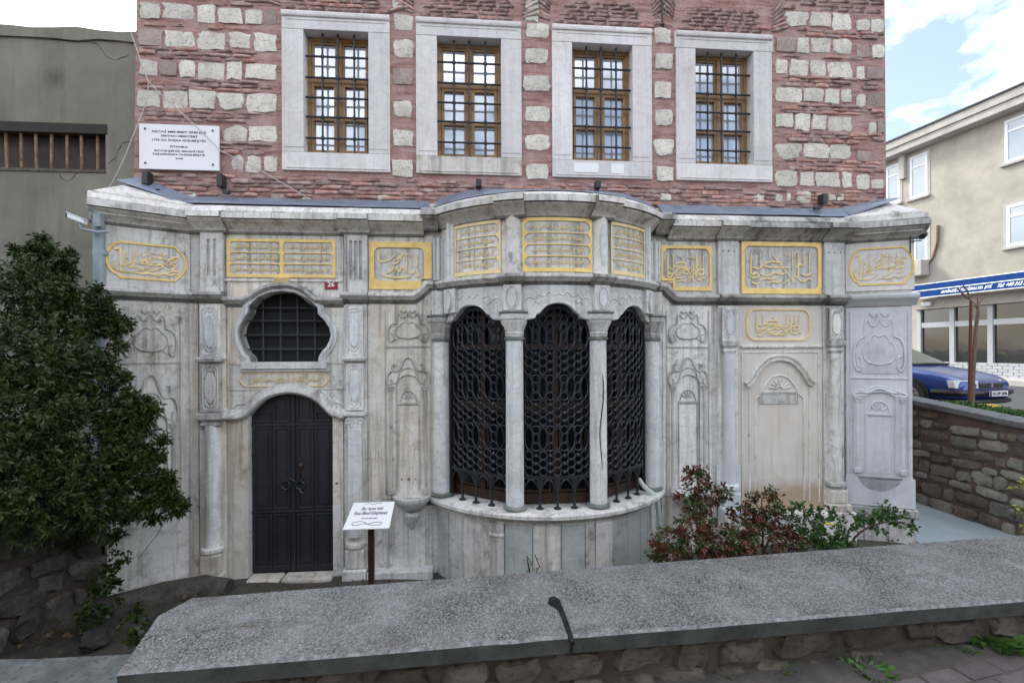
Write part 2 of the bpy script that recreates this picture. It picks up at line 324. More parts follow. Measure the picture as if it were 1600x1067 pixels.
class MB:
    def __init__(s, M=None): s.v = []; s.f = []; s.M = M or MAIN
    def add(s, vs, fs, M=None):
        M = M or s.M; k = len(s.v); s.v += [M(*p) for p in vs]; s.f += [tuple(i + k for i in f) for f in fs]
    def box(s, u0, u1, o0, o1, z0, z1, M=None, n=1):
        vs = []; fs = []
        for i in range(n + 1):
            u = u0 + (u1 - u0) * i / n
            vs += [(u, o0, z0), (u, o1, z0), (u, o1, z1), (u, o0, z1)]
        for i in range(n):
            a = 4 * i; b = a + 4
            for j in range(4): fs.append((a + j, a + (j + 1) % 4, b + (j + 1) % 4, b + j))
        fs += [(3, 2, 1, 0), (4 * n, 4 * n + 1, 4 * n + 2, 4 * n + 3)]
        s.add(vs, fs, M)
    def frame(s, u0, u1, z0, z1, w_, o0, o1, M=None, n=1):
        s.box(u0, u1, o0, o1, z1 - w_, z1, M, n); s.box(u0, u1, o0, o1, z0, z0 + w_, M, n)
        s.box(u0, u0 + w_, o0, o1, z0 + w_, z1 - w_, M); s.box(u1 - w_, u1, o0, o1, z0 + w_, z1 - w_, M)
    def sweep(s, path, prof, M=None, closed=False, cap=True):
        """path: (u,z) points in the wall; prof: (o, n) points, o outward, n along the in-plane normal (left of travel)."""
        P = [Vector(p) for p in path]; k = len(P); vs = []; m_ = len(prof)
        for i, p in enumerate(P):
            a = P[i - 1] if (i or closed) else None; b = P[(i + 1) % k] if (i < k - 1 or closed) else None
            t1 = (p - a).normalized() if a is not None else None; t2 = (b - p).normalized() if b is not None else None
            t1 = t1 or t2; t2 = t2 or t1
            n1 = Vector((-t1.y, t1.x)); n2 = Vector((-t2.y, t2.x)); n = n1 + n2
            n = n / max(.35, n.dot(n1)) if n.length > 1e-6 else n1
            for (o, q) in prof: vs.append((p.x + n.x * q, o, p.y + n.y * q))
        fs = []
        for i in range(k if closed else k - 1):
            a = i * m_; b = ((i + 1) % k) * m_
            for j in range(m_ - 1): fs.append((a + j, a + j + 1, b + j + 1, b + j))
        if not closed and cap: fs += [tuple(range(m_)), tuple(reversed(range((k - 1) * m_, k * m_)))]
        s.add(vs, fs, M)
    def tube(s, pts, r, sides=6, M=None, flat=1.0):
        M = M or s.M; P = [M(*p) for p in pts]; rr = r if isinstance(r, (list, tuple)) else [r] * len(P); k = len(s.v)
        ref = None
        for i, p in enumerate(P):
            t = (P[min(i + 1, len(P) - 1)] - P[max(i - 1, 0)])
            if t.length < 1e-9: t = Vector((0, 0, 1))
            t.normalize()
            if ref is None: ref = Vector((0, -1, 0)) if abs(t.y) < .9 else Vector((1, 0, 0))
            a = (ref - t * ref.dot(t)).normalized(); ref = a; b = t.cross(a)
            for j in range(sides):
                q = 2 * math.pi * j / sides; s.v.append(p + a * (math.cos(q) * rr[i] * flat) + b * (math.sin(q) * rr[i]))
        for i in range(len(P) - 1):
            for j in range(sides): s.f.append((k + i * sides + j, k + i * sides + (j + 1) % sides, k + (i + 1) * sides + (j + 1) % sides, k + (i + 1) * sides + j))
        s.f += [tuple(k + j for j in reversed(range(sides))), tuple(k + (len(P) - 1) * sides + j for j in range(sides))]
    def lathe(s, u, o, prof, M=None, seg=20, a0=0, a1=2 * math.pi, sq=None):
        """prof: (radius, z)"""
        full = abs(a1 - a0 - 2 * math.pi) < 1e-6; n = seg if full else seg + 1; vs = []; fs = []
        for (r, z) in prof:
            for j in range(n):
                q = a0 + (a1 - a0) * j / seg; vs.append((u + r * math.cos(q), o + r * math.sin(q), z))
        for i in range(len(prof) - 1):
            for j in range(n if full else n - 1):
                a = i * n + j; b = i * n + (j + 1) % n; fs.append((a, b, b + n, a + n))
        fs += [tuple(reversed(range(n))), tuple(range((len(prof) - 1) * n, len(prof) * n))]
        s.add(vs, fs, M)
    def prism(s, poly, o0, o1, M=None, holes=()):
        vs, fs = flat_shape([poly, *holes], o1 - o0); s.add([(a, o0 + c, b) for a, b, c in vs], fs, M)
    def mesh(s, name):
        me = bpy.data.meshes.new(name); me.from_pydata([tuple(v) for v in s.v], [], s.f)
        bm = bmesh.new(); bm.from_mesh(me); bmesh.ops.recalc_face_normals(bm, faces=bm.faces); bm.to_mesh(me); bm.free(); return me
    def build(s, name, mat, parent=None, smooth=False, bevel=0, label=None, kind=None):
        me = s.mesh(name); me.materials.append(mat)
        o = put(name, me, parent)
        if smooth:
            me.polygons.foreach_set('use_smooth', [True] * len(me.polygons)); me.set_sharp_from_angle(angle=R_(42))
        if bevel:
            b = o.modifiers.new('bevel', 'BEVEL'); b.width = bevel; b.segments = 2; b.limit_method = 'ANGLE'; b.angle_limit = R_(50)
        if label: o['label'] = label
        if kind: o['kind'] = kind
        return o
def _curve_mesh(cd):
    ob = bpy.data.objects.new('tmp', cd); COL.objects.link(ob); me = bpy.data.meshes.new_from_object(ob)
    vs = [tuple(v.co) for v in me.vertices]; fs = [tuple(p.vertices) for p in me.polygons]
    bpy.data.objects.remove(ob); bpy.data.curves.remove(cd); bpy.data.meshes.remove(me); return vs, fs
def flat_shape(loops, depth):
    cd = bpy.data.curves.new('c', 'CURVE'); cd.dimensions = '2D'; cd.fill_mode = 'BOTH'; cd.extrude = depth / 2
    for lp in loops:
        sp = cd.splines.new('POLY'); sp.points.add(len(lp) - 1); sp.use_cyclic_u = True
        for i, p in enumerate(lp): sp.points[i].co = (p[0], p[1], 0, 1)
    vs, fs = _curve_mesh(cd); return [(a, b, c + depth / 2) for a, b, c in vs], fs
TXT = {}
def text_shape(s, depth=.004, bold=0.0, res=2, shear=0):
    k = (s, depth, bold, shear)
    if k not in TXT:
        cd = bpy.data.curves.new('t', 'FONT'); cd.body = s; cd.extrude = depth / 2; cd.resolution_u = res; cd.offset = bold; cd.shear = shear
        vs, fs = _curve_mesh(cd)
        if not vs: TXT[k] = ([], [], 1, 1); return TXT[k]
        x0 = min(v[0] for v in vs); x1 = max(v[0] for v in vs); y0 = min(v[1] for v in vs); y1 = max(v[1] for v in vs)
        TXT[k] = ([((a - (x0 + x1) / 2), (b - (y0 + y1) / 2), c + depth / 2) for a, b, c in vs], fs, x1 - x0, y1 - y0)
    return TXT[k]
def put_text(mb, s, u, z, w_=None, h=None, o=0.0, M=None, depth=.004, bold=0, shear=0):
    vs, fs, tw, th = text_shape(s, depth, bold, shear=shear)
    if not vs: return
    sx = (w_ / tw) if w_ else None; sy = (h / th) if h else None
    sx = sx or sy; sy = sy or sx
    mb.add([(u + a * sx, o + c, z + b * sy) for a, b, c in vs], fs, M)
# Arabic script: letters to their joined forms (isolated code; final +1, initial +2, medial +3)
AF = {'ا': (0xFE8D, 2), 'ب': (0xFE8F, 4), 'ت': (0xFE95, 4), 'ث': (0xFE99, 4), 'ج': (0xFE9D, 4), 'ح': (0xFEA1, 4), 'خ': (0xFEA5, 4), 'د': (0xFEA9, 2),
      'ذ': (0xFEAB, 2), 'ر': (0xFEAD, 2), 'ز': (0xFEAF, 2), 'س': (0xFEB1, 4), 'ش': (0xFEB5, 4), 'ص': (0xFEB9, 4), 'ض': (0xFEBD, 4), 'ط': (0xFEC1, 4),
      'ع': (0xFEC9, 4), 'غ': (0xFECD, 4), 'ف': (0xFED1, 4), 'ق': (0xFED5, 4), 'ك': (0xFED9, 4), 'ل': (0xFEDD, 4), 'م': (0xFEE1, 4), 'ن': (0xFEE5, 4),
      'ه': (0xFEE9, 4), 'و': (0xFEED, 2), 'ى': (0xFEEF, 2), 'ي': (0xFEF1, 4)}
def arab(s):
    out_ = []
    for i, ch in enumerate(s):
        if ch not in AF: out_.append(ch); continue
        prev = i > 0 and s[i - 1] in AF and AF[s[i - 1]][1] == 4
        nxt = i < len(s) - 1 and s[i + 1] in AF and AF[ch][1] == 4
        c, n = AF[ch]
        out_.append(chr(c + (3 if prev and nxt else 2 if nxt else 1 if prev else 0)))
    return ''.join(reversed(out_))
def spline(pts, n=6):
    P = [Vector(p) for p in pts]; out_ = []
    for i in range(len(P) - 1):
        a, b, c, d = P[max(i - 1, 0)], P[i], P[i + 1], P[min(i + 2, len(P) - 1)]
        for j in range(n):
            t = j / n; out_.append(.5 * ((2 * b) + (c - a) * t + (2 * a - 5 * b + 4 * c - d) * t * t + (3 * b - a - 3 * c + d) * t ** 3))
    out_.append(P[-1]); return [tuple(p) for p in out_]
def rrect(u0, u1, z0, z1, r, n=5, cut=False):
    pts = []
    for (cx, cz, a) in ((u1 - r, z0 + r, -90), (u1 - r, z1 - r, 0), (u0 + r, z1 - r, 90), (u0 + r, z0 + r, 180)):
        for j in range(n + 1):
            q = R_(a + 90 * j / n)
            pts.append((cx + r * math.cos(q), cz + r * math.sin(q)))
    return pts
def rock_mesh(seed, rough=.10, power=5.0):
    """a squared rough stone filling about the unit cube"""
    bm = bmesh.new(); bmesh.ops.create_cube(bm, size=2)
    bmesh.ops.subdivide_edges(bm, edges=bm.edges, cuts=2, use_grid_fill=True)
    rs = Vector((seed * 3.7, seed * 1.3, seed * 7.1))
    for v in bm.verts:
        p = v.co.copy(); q = Vector([math.copysign(abs(c) ** 1, c) for c in p])
        L4 = (abs(p.x) ** power + abs(p.y) ** power + abs(p.z) ** power) ** (1 / power)
        p = p / L4
        nn = noise.noise_vector(p * 1.2 + rs) * rough * 1.6 + noise.noise_vector(p * 3.1 + rs) * rough
        v.co = (p + nn) * .5
    me = bpy.data.meshes.new('stone'); bm.to_mesh(me); bm.free()
    me.polygons.foreach_set('use_smooth', [True] * len(me.polygons)); me.set_sharp_from_angle(angle=R_(50)); return me
def rocks(mat, n, base, rough=.1, power=5.0):
    out_ = []
    for i in range(n):
        me = rock_mesh(base + i, rough=rough, power=power); me.materials.append(mat); out_.append(me)
    return out_
def brick_mesh(seed):
    me = rock_mesh(seed, rough=.06); return me

# ================================================================== THE SETTING: ground and street
def sheet(name, poly, z, mat, zf=None):
    me = bpy.data.meshes.new(name); me.from_pydata([(x, y, zf(x, y) if zf else z) for x, y in poly], [], [tuple(range(len(poly)))]); me.materials.append(mat)
    return struct(put(name, me))
sheet('ground', [(-900, -900), (900, -900), (900, 900), (-900, 900)], -.35, M_SOIL)
mb = MB(IDM)
gx, gy = 46, 26                                     # the sunken yard in front of the fountain front
vs = []; fs = []
for j in range(gy + 1):
    for i in range(gx + 1):
        x = -5.3 + 13 * i / gx; y = -4.0 + 6.0 * j / gy
        zz = -.03 + .05 * noise.noise(Vector((x * 1.3, y * 1.3, 0))) + .25 * max(0, min(1, (x - 2.4) / 1.2)) * (1 if x < 5.9 else max(0, 1 - (x - 5.9) / .3))
        vs.append((x, y, zz))
for j in range(gy):
    for i in range(gx): a = j * (gx + 1) + i; fs.append((a, a + 1, a + gx + 2, a + gx + 1))
mb.add(vs, fs); struct(mb.build('yard_ground', M_SOIL, smooth=True))
def wallY(x): return -3.81 + .163 * (x + .5)         # front face line of the street wall
# street in front of the wall (where the camera stands) and round the right side
mb = MB(IDM)
mb.add([(-40, -40, 1.15), (40, -40, 1.25), (40, -2.2, 1.45), (8.2, -2.6, 1.42), (4.0, wallY(4.0) + .05, 1.25), (1.5, wallY(1.5) + .05, 1.17), (-1.1, wallY(-1.1) + .05, 1.13), (-1.6, -3.75, 1.13), (-40, -3.75, 1.13)],
       [(0, 1, 2, 3, 4, 5, 6, 7, 8)])
struct(mb.build('street', M_DUST))
mb = MB(IDM); mb.add([(7.95, -2.6, 1.40), (60, -2.6, 1.40), (60, 160, 1.5), (7.95, 160, 1.5)], [(0, 1, 2, 3)]); struct(mb.build('side_street', M_ASPH))
# raised bank behind the left rubble wall
mb = MB(IDM); mb.box(-14, -4.6, -3.7, .3, -.3, 1.05); struct(mb.build('raised_bank', M_SOIL))
# pale slab lane between the building and the right retaining wall
mb = MB(IDM); mb.box(5.74, 7.75, -2.6, 9, -.1, .075); struct(mb.build('paved_lane', M_SLAB))

# paving blocks in the lower right corner
pv = rock_mesh(91, rough=.012, power=16); pv.materials.append(M_PAVE)
pave = thing('brick_pavement', 'dark reddish brick paving in the street at the bottom right corner', 'pavement', (2.2, -4.6, 1.2)); pave['kind'] = 'structure'
ang = math.atan(.163)
for j in range(9):
    for i in range(26):
        lx = 1.9 + i * .205 + (.1 if j % 2 else 0); ly = -.66 - j * .105
        x = lx * math.cos(ang) - ly * math.sin(ang); y = wallY(0) + lx * math.sin(ang) + ly * math.cos(ang)
        put('paving_brick', pv, pave, (x, y, 1.152 + .006 * random.random() + .045 * max(0, (x - 1.0)) / 1.5), (0, R_(-1.2), ang + random.uniform(-.01, .01)), (.196, .097, .06))

# ================================================================== THE BUILDING
B = thing('brick_and_marble_school', 'old two storey building, red brick with white stone courses above a curved marble fountain front', 'building', (0.8, 0, 0))

# --- upper wall core
WZ = [(-2.349, -1.03), (-.702, .644), (1.046, 2.378), (2.711, 4.046)]
mb = MB(UPW)
holes = [[(a + .24, 5.2), (b - .24, 5.2), (b - .24, 6.78), (a + .24, 6.78)] for a, b in WZ]
mb.prism([(-4.11, 4.4), (5.72, 4.4), (5.70, 9.2), (-4.02, 9.2)], -.45, 0, holes=holes)
mb.box(-4.09, -3.8, -8, -.45, -.2, 9.2); mb.box(5.3, 5.70, -8, -.45, -.2, 9.2); mb.box(-4.1, 5.7, -8.4, -8.01, -.2, 9.2)
mb.build('wall_core', M_MORT, B)
mb = MB(UPW); mb.box(-4.4, 6.0, -8.7, .3, 9.21, 9.4); mb.build('roof', M_CONC, B)
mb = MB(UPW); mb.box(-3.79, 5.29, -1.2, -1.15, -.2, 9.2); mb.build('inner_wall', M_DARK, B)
# white stones in courses
RK = rocks(M_STONE, 14, 5, .13, 10.0) + rocks(M_STONE, 4, 85, .16, 5.0); RKG = rocks(M_STONEG, 0, 30)
M_STONEP = stone_mat('pinkish grey stone', (.40, .33, .29), (.30, .24, .21), (.16, .11, .09))
RKP = rocks(M_STONEP, 4, 60, .10, 8.0)
def stone(u, z, w_, h, mesh=None, d=.1):
    me = mesh or random.choice(RK if random.random() > .09 else RKP)
    p = UPW(u, -.012 + random.uniform(-.008, .01), z)
    put('stone', me, B, p + Vector((0, .022, 0)), (random.uniform(-.03, .03), random.uniform(-.025, .025), random.choice((0, math.pi)) + random.uniform(-.02, .02)), (w_ * 1.05, d, h * 1.08))
rows = [5.07, 5.45, 5.835, 6.21, 6.585, 6.89]
PR = [(-4.07, 5.5, -3.98, 5.0)]
for k, z in enumerate(rows + [7.24]):
    hh = .205
    # left field
    if k < 6:
        u = -4.08 + random.uniform(0, .05); 
        while u < -2.50:
            w_ = random.uniform(.20, .42)
            if -2.40 - (u + w_) < .16: w_ = -2.40 - u
            zz = z + random.uniform(-.012, .012) + (.01 if k == 5 else 0)
            if not (u + w_ / 2 < -3.06 and 4.97 < zz < 5.50): stone(u + w_ / 2, zz, w_ - .035, hh + random.uniform(-.03, .015))
            elif u + w_ / 2 > -3.2: pass
            u += w_
        for (a, b) in ((-1.0, -.73), (.68, 1.02), (2.41, 2.68)):
            stone((a + b) / 2 + random.uniform(-.015, .015), z + random.uniform(-.02, .02) + (.0 if k < 5 else .02), (b - a) * random.uniform(.82, .98), hh * random.uniform(.85, 1.1))
    u = 4.10 if k < 6 else 4.22
    while u < 5.16:
        w_ = random.uniform(.2, .4)
        if 5.22 - (u + w_) < .16: w_ = 5.22 - u
        stone(u + w_ / 2, z + random.uniform(-.012, .012), w_ - .03, hh + random.uniform(-.03, .015)); u += w_
    # corner quoins, smaller and greyer
    u = 5.27
    while u < 5.66:
        w_ = random.uniform(.12, .24)
        if 5.70 - (u + w_) < .1: w_ = 5.70 - u
        if random.random() > .18: stone(u + w_ / 2, z - .04 + random.uniform(-.02, .02), w_ - .03, hh * random.uniform(.6, 1.0), random.choice(RKP + RK[:2]))
        u += w_
stone(.78, 7.17, .17, .3); stone(-.93, 7.2, .14, .2)
for px, w_ in ((300, .12), (434, .16), (478, .1), (598, .2), (1040, .14), (1185, .16), (1216, .1), (1232, .05), (1256, .2), (1300, .1), (1312, .09)):
    x, z = at(px, 309, .1); stone(x, z, w_, random.uniform(.06, .12) if px != 1256 else .16)
# bricks between the courses
BK = []
for i in range(10):
    me = rock_mesh(200 + i, rough=.17); me.materials.append(M_BRICK if i % 2 else M_BRICKD); BK.append(me)
bricks = []
def in_win(u, z): return any(a - .10 < u < b + .10 and 4.97 < z < 7.02 for a, b in WZ)
def addb(u, z, w_, h=.034, rot=0): bricks.append((u, z, w_, h, rot))
gaps = [(4.66, 4.93), (5.18, 5.34), (5.565, 5.72), (5.945, 6.10), (6.32, 6.475), (6.70, 6.775), (7.005, 7.12), (7.36, 7.6)]
for (z0, z1) in gaps:
    n = max(1, int(round((z1 - z0) / .055)))
    for r in range(n):
        z = z0 + (z1 - z0) * (r + .5) / n; u = -4.07 + random.uniform(0, .1)
        while u < 5.6:
            w_ = min(random.uniform(.16, .34), 5.70 - u)
            if not in_win(u + w_ / 2, z) and not in_win(u, z) and not in_win(u + w_, z) and not (z > 6.95 and -2.6 < u + w_ / 2 < 4.3) and random.random() > .10:
                addb(u + w_ / 2, z + random.uniform(-.006, .006), w_ - .014, random.uniform(.028, .05), random.uniform(-.02, .02))
            u += w_
# relieving arches above the windows: flat courses with fans at their ends
for (a, b) in WZ:
    for r in range(6):
        z = 7.035 + r * .052; u = a + .02 + (.1 if r % 2 else 0) + r * .03
        while u < b - .15 - r * .03: w_ = random.uniform(.15, .25); addb(u + w_ / 2, z, w_ - .02, .035, random.uniform(-.02, .02)); u += w_
    for sgn, e in ((-1, a), (1, b)):
        for r in range(7):
            q = R_(20 + r * 9); ln = .26
            addb(e + sgn * (.02 + .16 * math.cos(q) + r * .006) - sgn * .03, 7.04 + r * .055 + .05, ln, .036, sgn * q * .8)
bricks.sort(key=lambda t: -t[2] * t[3] + (0 if t[1] < 7.15 else 1))
for (u, z, w_, h, rot) in bricks[:295]:
    put('brick', random.choice(BK), B, UPW(u, -.030 + random.uniform(-.008, .010), z), (0, -rot, 0), (w_ * 1.03, .1, h * 1.2))
mb = MB(IDM); rv = [tuple(v.co) for v in BK[0].vertices]; rf = [tuple(p.vertices) for p in BK[0].polygons]
for (u, z, w_, h, rot) in bricks[295:]:
    c, s_ = math.cos(rot), math.sin(rot); p0 = UPW(u, -.030 + random.uniform(-.008, .01), z)
    mb.add([(p0.x + x * w_ * c - zz * h * s_, p0.y + y * .1, p0.z + x * w_ * s_ + zz * h * c) for x, y, zz in rv], rf)
mb.build('far_bricks', M_BRICKD, B, smooth=True, kind='stuff')

# --- the four barred windows
for wi, (a, b) in enumerate(WZ):
    Wn = put('window', None, B, (0, 0, 0)); z0, z1 = 5.0, 6.98; ia, ib = a + .262, b - .262; iz0, iz1 = 5.225, 6.755
    mb = MB(UPW); mb.box(a - (.02 if wi == 3 else 0), b + (.02 if wi == 3 else 0), -.2, .03, iz1 + .004, z1)
    mb.sweep([(a, z1 - .02), (b, z1 - .02)], [(.03, -.05), (.048, -.05), (.055, -.03), (.055, .0), (.045, .02), (.03, .02)])
    mb.sweep([(a + .06, z1 - .105), (b - .06, z1 - .105)], [(.03, -.008), (.037, -.006), (.037, .006), (.03, .008)])
    mb.build('lintel', M_GREY, Wn, bevel=.006)
    for (c, d) in ((a, ia), (ib, b)):
        mb = MB(UPW); mb.box(c, d, -.2, .028, iz0 + .004, iz1); mb.box(c + (.03 if c == a else .0), d - (.0 if c == a else .03), .028, .034, iz0 + .06, iz1 - .004); mb.build('jamb', M_GREY, Wn, bevel=.006)
    mb = MB(UPW); mb.box(a, b, -.2, .032, z0, iz0); mb.box(a + .05, b - .03, .032, .04, z0 + .025, z0 + .045); mb.build('sill', M_GREY if wi != 1 else M_WARM, Wn, bevel=.008)
    fr = MB(UPW); fr.frame(ia, ib, iz0, iz1, .045, -.19, -.13); zt = iz1 - .55; um = (ia + ib) / 2
    fr.box(ia + .045, ib - .045, -.19, -.115, zt - .035, zt + .035); fr.box(um - .03, um + .03, -.19, -.12, zt + .035, iz1 - .045)
    fr.box(um - .03, um + .03, -.19, -.12, iz0 + .045, zt - .035); fr.build('window_frame', M_OAK, Wn, bevel=.004)
    for (c, d) in ((ia + .045, um - .03), (um + .03, ib - .045)):
        s_ = MB(UPW); s_.frame(c, d, zt + .035, iz1 - .045, .03, -.185, -.145); s_.build('casement', M_OAK, Wn, bevel=.003)
        s_ = MB(UPW); s_.frame(c + .003, d - .003, iz0 + .057, zt - .037, .036, -.18, -.12); zm = (iz0 + zt) / 2; s_.box(c + .039, d - .039, -.178, -.124, zm - .022, zm + .022)
        s_.build('casement', M_OAK, Wn, bevel=.003)
        for (e, f_) in ((zt + .065, iz1 - .085), (zm + .022, zt - .073), (iz0 + .093, zm - .022)):
            u0, u1 = (c + .03, d - .03) if e > zt else (c + .036, d - .036)
            g = MB(IDM); g.add([(-(u1 - u0) / 2 - .005, 0, -(f_ - e) / 2 - .005), ((u1 - u0) / 2 + .005, 0, -(f_ - e) / 2 - .005), ((u1 - u0) / 2 + .005, 0, (f_ - e) / 2 + .005), (-(u1 - u0) / 2 - .005, 0, (f_ - e) / 2 + .005)], [(0, 1, 2, 3)])
            o = g.build('pane', M_GLASS, Wn); o.location += UPW((u0 + u1) / 2, -.165, (e + f_) / 2); o.rotation_euler = (random.uniform(-.012, .012), 0, random.uniform(-.02, .02))
    hf = (.185, .36, .525, .685, .86); vf = (.26, .5, .755)
    for q in vf:
        t = MB(UPW); u = ia + (ib - ia) * q; t.tube([(u, -.055, iz0 - .01), (u, -.055, iz1 + .01)], .0135, 8); t.build('bar', M_IRON, Wn, smooth=True)
    for q in hf:
        t = MB(UPW); z = iz1 - (iz1 - iz0) * q; t.tube([(ia - .01, -.055, z), (ib + .01, -.055, z)], .0135, 8)
        t.build('bar', M_IRON, Wn, smooth=True)
    for q in vf:
        for r in hf:
            t = MB(UPW); u = ia + (ib - ia) * q; z = iz1 - (iz1 - iz0) * r; t.lathe(u, -.055, [(.012, z - .026), (.022, z - .018), (.024, z), (.022, z + .018), (.012, z + .026)], seg=6); t.build('bar_knot', M_IRON, Wn)

# --- lower wall core (behind the marble slabs), with the door, oval window and bay left open
OVAL_PX = [(392.6, 565.4), (390.7, 557.7), (383.7, 551.8), (379.5, 542.5), (375.5, 532), (373.5, 521), (376, 509), (383.7, 497), (389.6, 488), (390.7, 478), (404.8, 465), (421, 458), (442, 455), (463, 457.5),
           (484.5, 468), (497.4, 480.4), (498.5, 491), (508, 500), (516, 512), (518.5, 523.7), (516, 533), (511.4, 542), (504.4, 549), (499.7, 557.5), (499, 565.4)]
OVAL = [at(*p) for p in OVAL_PX]; OVAL = OVAL + []
zb = sum(p[1] for p in (OVAL[0], OVAL[-1])) / 2; OVAL[0] = (OVAL[0][0], zb); OVAL[-1] = (OVAL[-1][0], zb)
DX0, DX1 = -2.735, -1.73
HOOD = spline([(-3.0, 1.955), (-2.86, 1.945), (-2.74, 1.985), (-2.62, 2.11), (-2.46, 2.215), (-2.235, 2.26), (-2.01, 2.215), (-1.85, 2.11), (-1.73, 1.985), (-1.61, 1.94), (-1.50, 1.945)], 4)
hood_in = [p for p in HOOD if DX0 - .005 < p[0] < DX1 + .005]
door_hole = [(DX0, -.3)] + [(DX0, hood_in[0][1])] + hood_in[1:-1] + [(DX1, hood_in[-1][1]), (DX1, -.3)]
# the wall is a profile along its top: door notch from below
mb = MB(MAIN)
poly = [(-3.42, -.3)] + door_hole[0:1] + door_hole[1:-1] + door_hole[-1:] + [(-.60, -.3), (-.60, 4.6), (-3.42, 4.6)]
mb.prism(poly, -.32, -.02, holes=[OVAL])
mb.box(2.54, 5.03, -.32, -.02, -.3, 4.6); mb.box(-.6, 2.54, -.32, -.02, 3.4, 4.6); mb.box(-.6, 2.54, -.32, -.02, -.3, .8)
mb.box(0, LW.len, -.3, -.02, -.3, 4.5, LW); mb.box(0, RW.len - .02, -.3, -.02, -.3, 4.5, RW)
mb.box(-4.02, -3.3, -.5, -.31, -.2, 4.4); mb.box(4.95, 5.6, -.5, -.31, -.2, 4.4)
mb.build('lower_wall', M_MARB, B)
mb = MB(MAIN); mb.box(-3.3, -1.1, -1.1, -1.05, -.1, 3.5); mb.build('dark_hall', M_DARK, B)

# --- slabs of the door bay
def slab(poly_, o1=0.0, mat=None, holes=(), M=MAIN, bev=.004, name='slab', o0=-.03, parent=None, label=None):
    mb = MB(M); mb.prism(poly_, o0, o1, holes=holes); return mb.build(name, mat or M_MARB, parent or B, bevel=bev, label=label)
def rect(a, b, c, d, g=.002): return [(a + g, c + g), (b - g, c + g), (b - g, d - g), (a + g, d - g)]
slab(rect(-3.41, -3.31, -.1, 3.33), mat=M_WARM); slab(rect(-2.965, DX0, -.05, 1.94), mat=M_WARM); slab(rect(DX1, -1.60, -.1, .86), .005); slab(rect(DX1, -1.60, .86, 1.94), .0, M_WARM)
# above-door slab with the arch cut out below
top = [(-2.97, 1.96)] + [p for p in HOOD if -2.95 < p[0] < -1.60] + [(-1.59, 1.96), (-1.59, 2.585), (-2.97, 2.585)]
slab(top, -.004)
# sides of the oval window and the spandrel above
ol = [OVAL[0]] + OVAL[1:13]; 
left_o = [(-2.97, 2.59), (OVAL[0][0], 2.59)] + OVAL[0:13] + [(OVAL[12][0], 3.62), (-2.97, 3.62)]
right_o = [(OVAL[-1][0], 2.59), (-1.59, 2.59), (-1.59, 3.62), (OVAL[12][0] + .002, 3.62)] + [(OVAL[12][0] + .002, OVAL[12][1])] + OVAL[13:]
slab(left_o, 0, M_WARM); slab(right_o, 0, M_MARB)
slab(rect(-2.97, -1.59, 3.62, 4.19), 0, M_FRZ)
mb = MB(MAIN); mb.box(-3.0, -1.6, .0, .02, 3.60, 3.625); mb.build('string_moulding', M_MARB, B, bevel=.004)
OV0 = MB(MAIN); OV0.prism([(u + (u - OVAL[12][0]) * .04, z + (.03 if z > zb + .1 else -.03)) for u, z in OVAL], -.20, -.18)
# light stone surround of the oval
ov = put('oval_window', None, B, (0, 0, 0))
mb = MB(MAIN); mb.sweep(OVAL, [(-.12, 0), (.045, 0), (.05, .012), (.05, .035), (.03, .05), (.03, .07), (.0, .075)]); mb.build('surround', M_SHAFT, ov, smooth=True); OV0.build('dark_pane', M_DARK, ov)
mb = MB(MAIN); mb.box(OVAL[0][0] - .10, OVAL[-1][0] + .10, -.12, .055, zb - .085, zb); mb.box(OVAL[0][0] - .12, OVAL[-1][0] + .12, 0, .03, zb - .12, zb - .085); mb.build('sill', M_SHAFT, ov, bevel=.006)
for px in (404, 432, 459, 487):
    x = at(px, 520)[0]; zt = max([z for (u, z) in OVAL if abs(u - x) < .12]); t = MB(MAIN); t.tube([(x, -.13, zb - .02), (x, -.13, zt + .02)], .012, 6); t.build('bar', M_GRID, ov)
for py in (480, 500.5, 523, 545.5):
    z = at(445, py)[1]; us = [u for (u, zz) in OVAL if abs(zz - z) < .09]; t = MB(MAIN); t.tube([(min(us) - .01, -.13, z), (max(us) + .01, -.13, z)], .012, 6); t.build('bar', M_GRID, ov)
    for px in (404, 432, 459, 487):
        x = at(px, 520)[0]; t = MB(MAIN); t.lathe(x, -.13, [(.012, z - .022), (.024, z), (.012, z + .022)], seg=6); t.build('bar_knot', M_GRID, ov)
# hood moulding over the door
mb = MB(MAIN); mb.sweep(HOOD, [(-.08, -.03), (.06, -.03), (.085, -.005), (.08, .03), (.045, .06), (.04, .085), (.01, .10), (-.02, .10)]); mb.build('door_hood', M_GRIM, B, smooth=True)
mb = MB(MAIN)
mb.tube([(u, .0, z) for u, z in spline([(-2.93, 2.02), (-2.86, 2.10), (-2.75, 2.12), (-2.68, 2.2), (-2.60, 2.27)], 4)], .012); mb.tube([(u, .0, z) for u, z in spline([(-1.53, 2.02), (-1.62, 2.10), (-1.72, 2.12), (-1.79, 2.2), (-1.87, 2.27)], 4)], .012)
mb.tube([(-2.95, 0, 2.28), (-1.6, 0, 2.28)], .008); mb.build('carving', M_MARB, B, smooth=True)

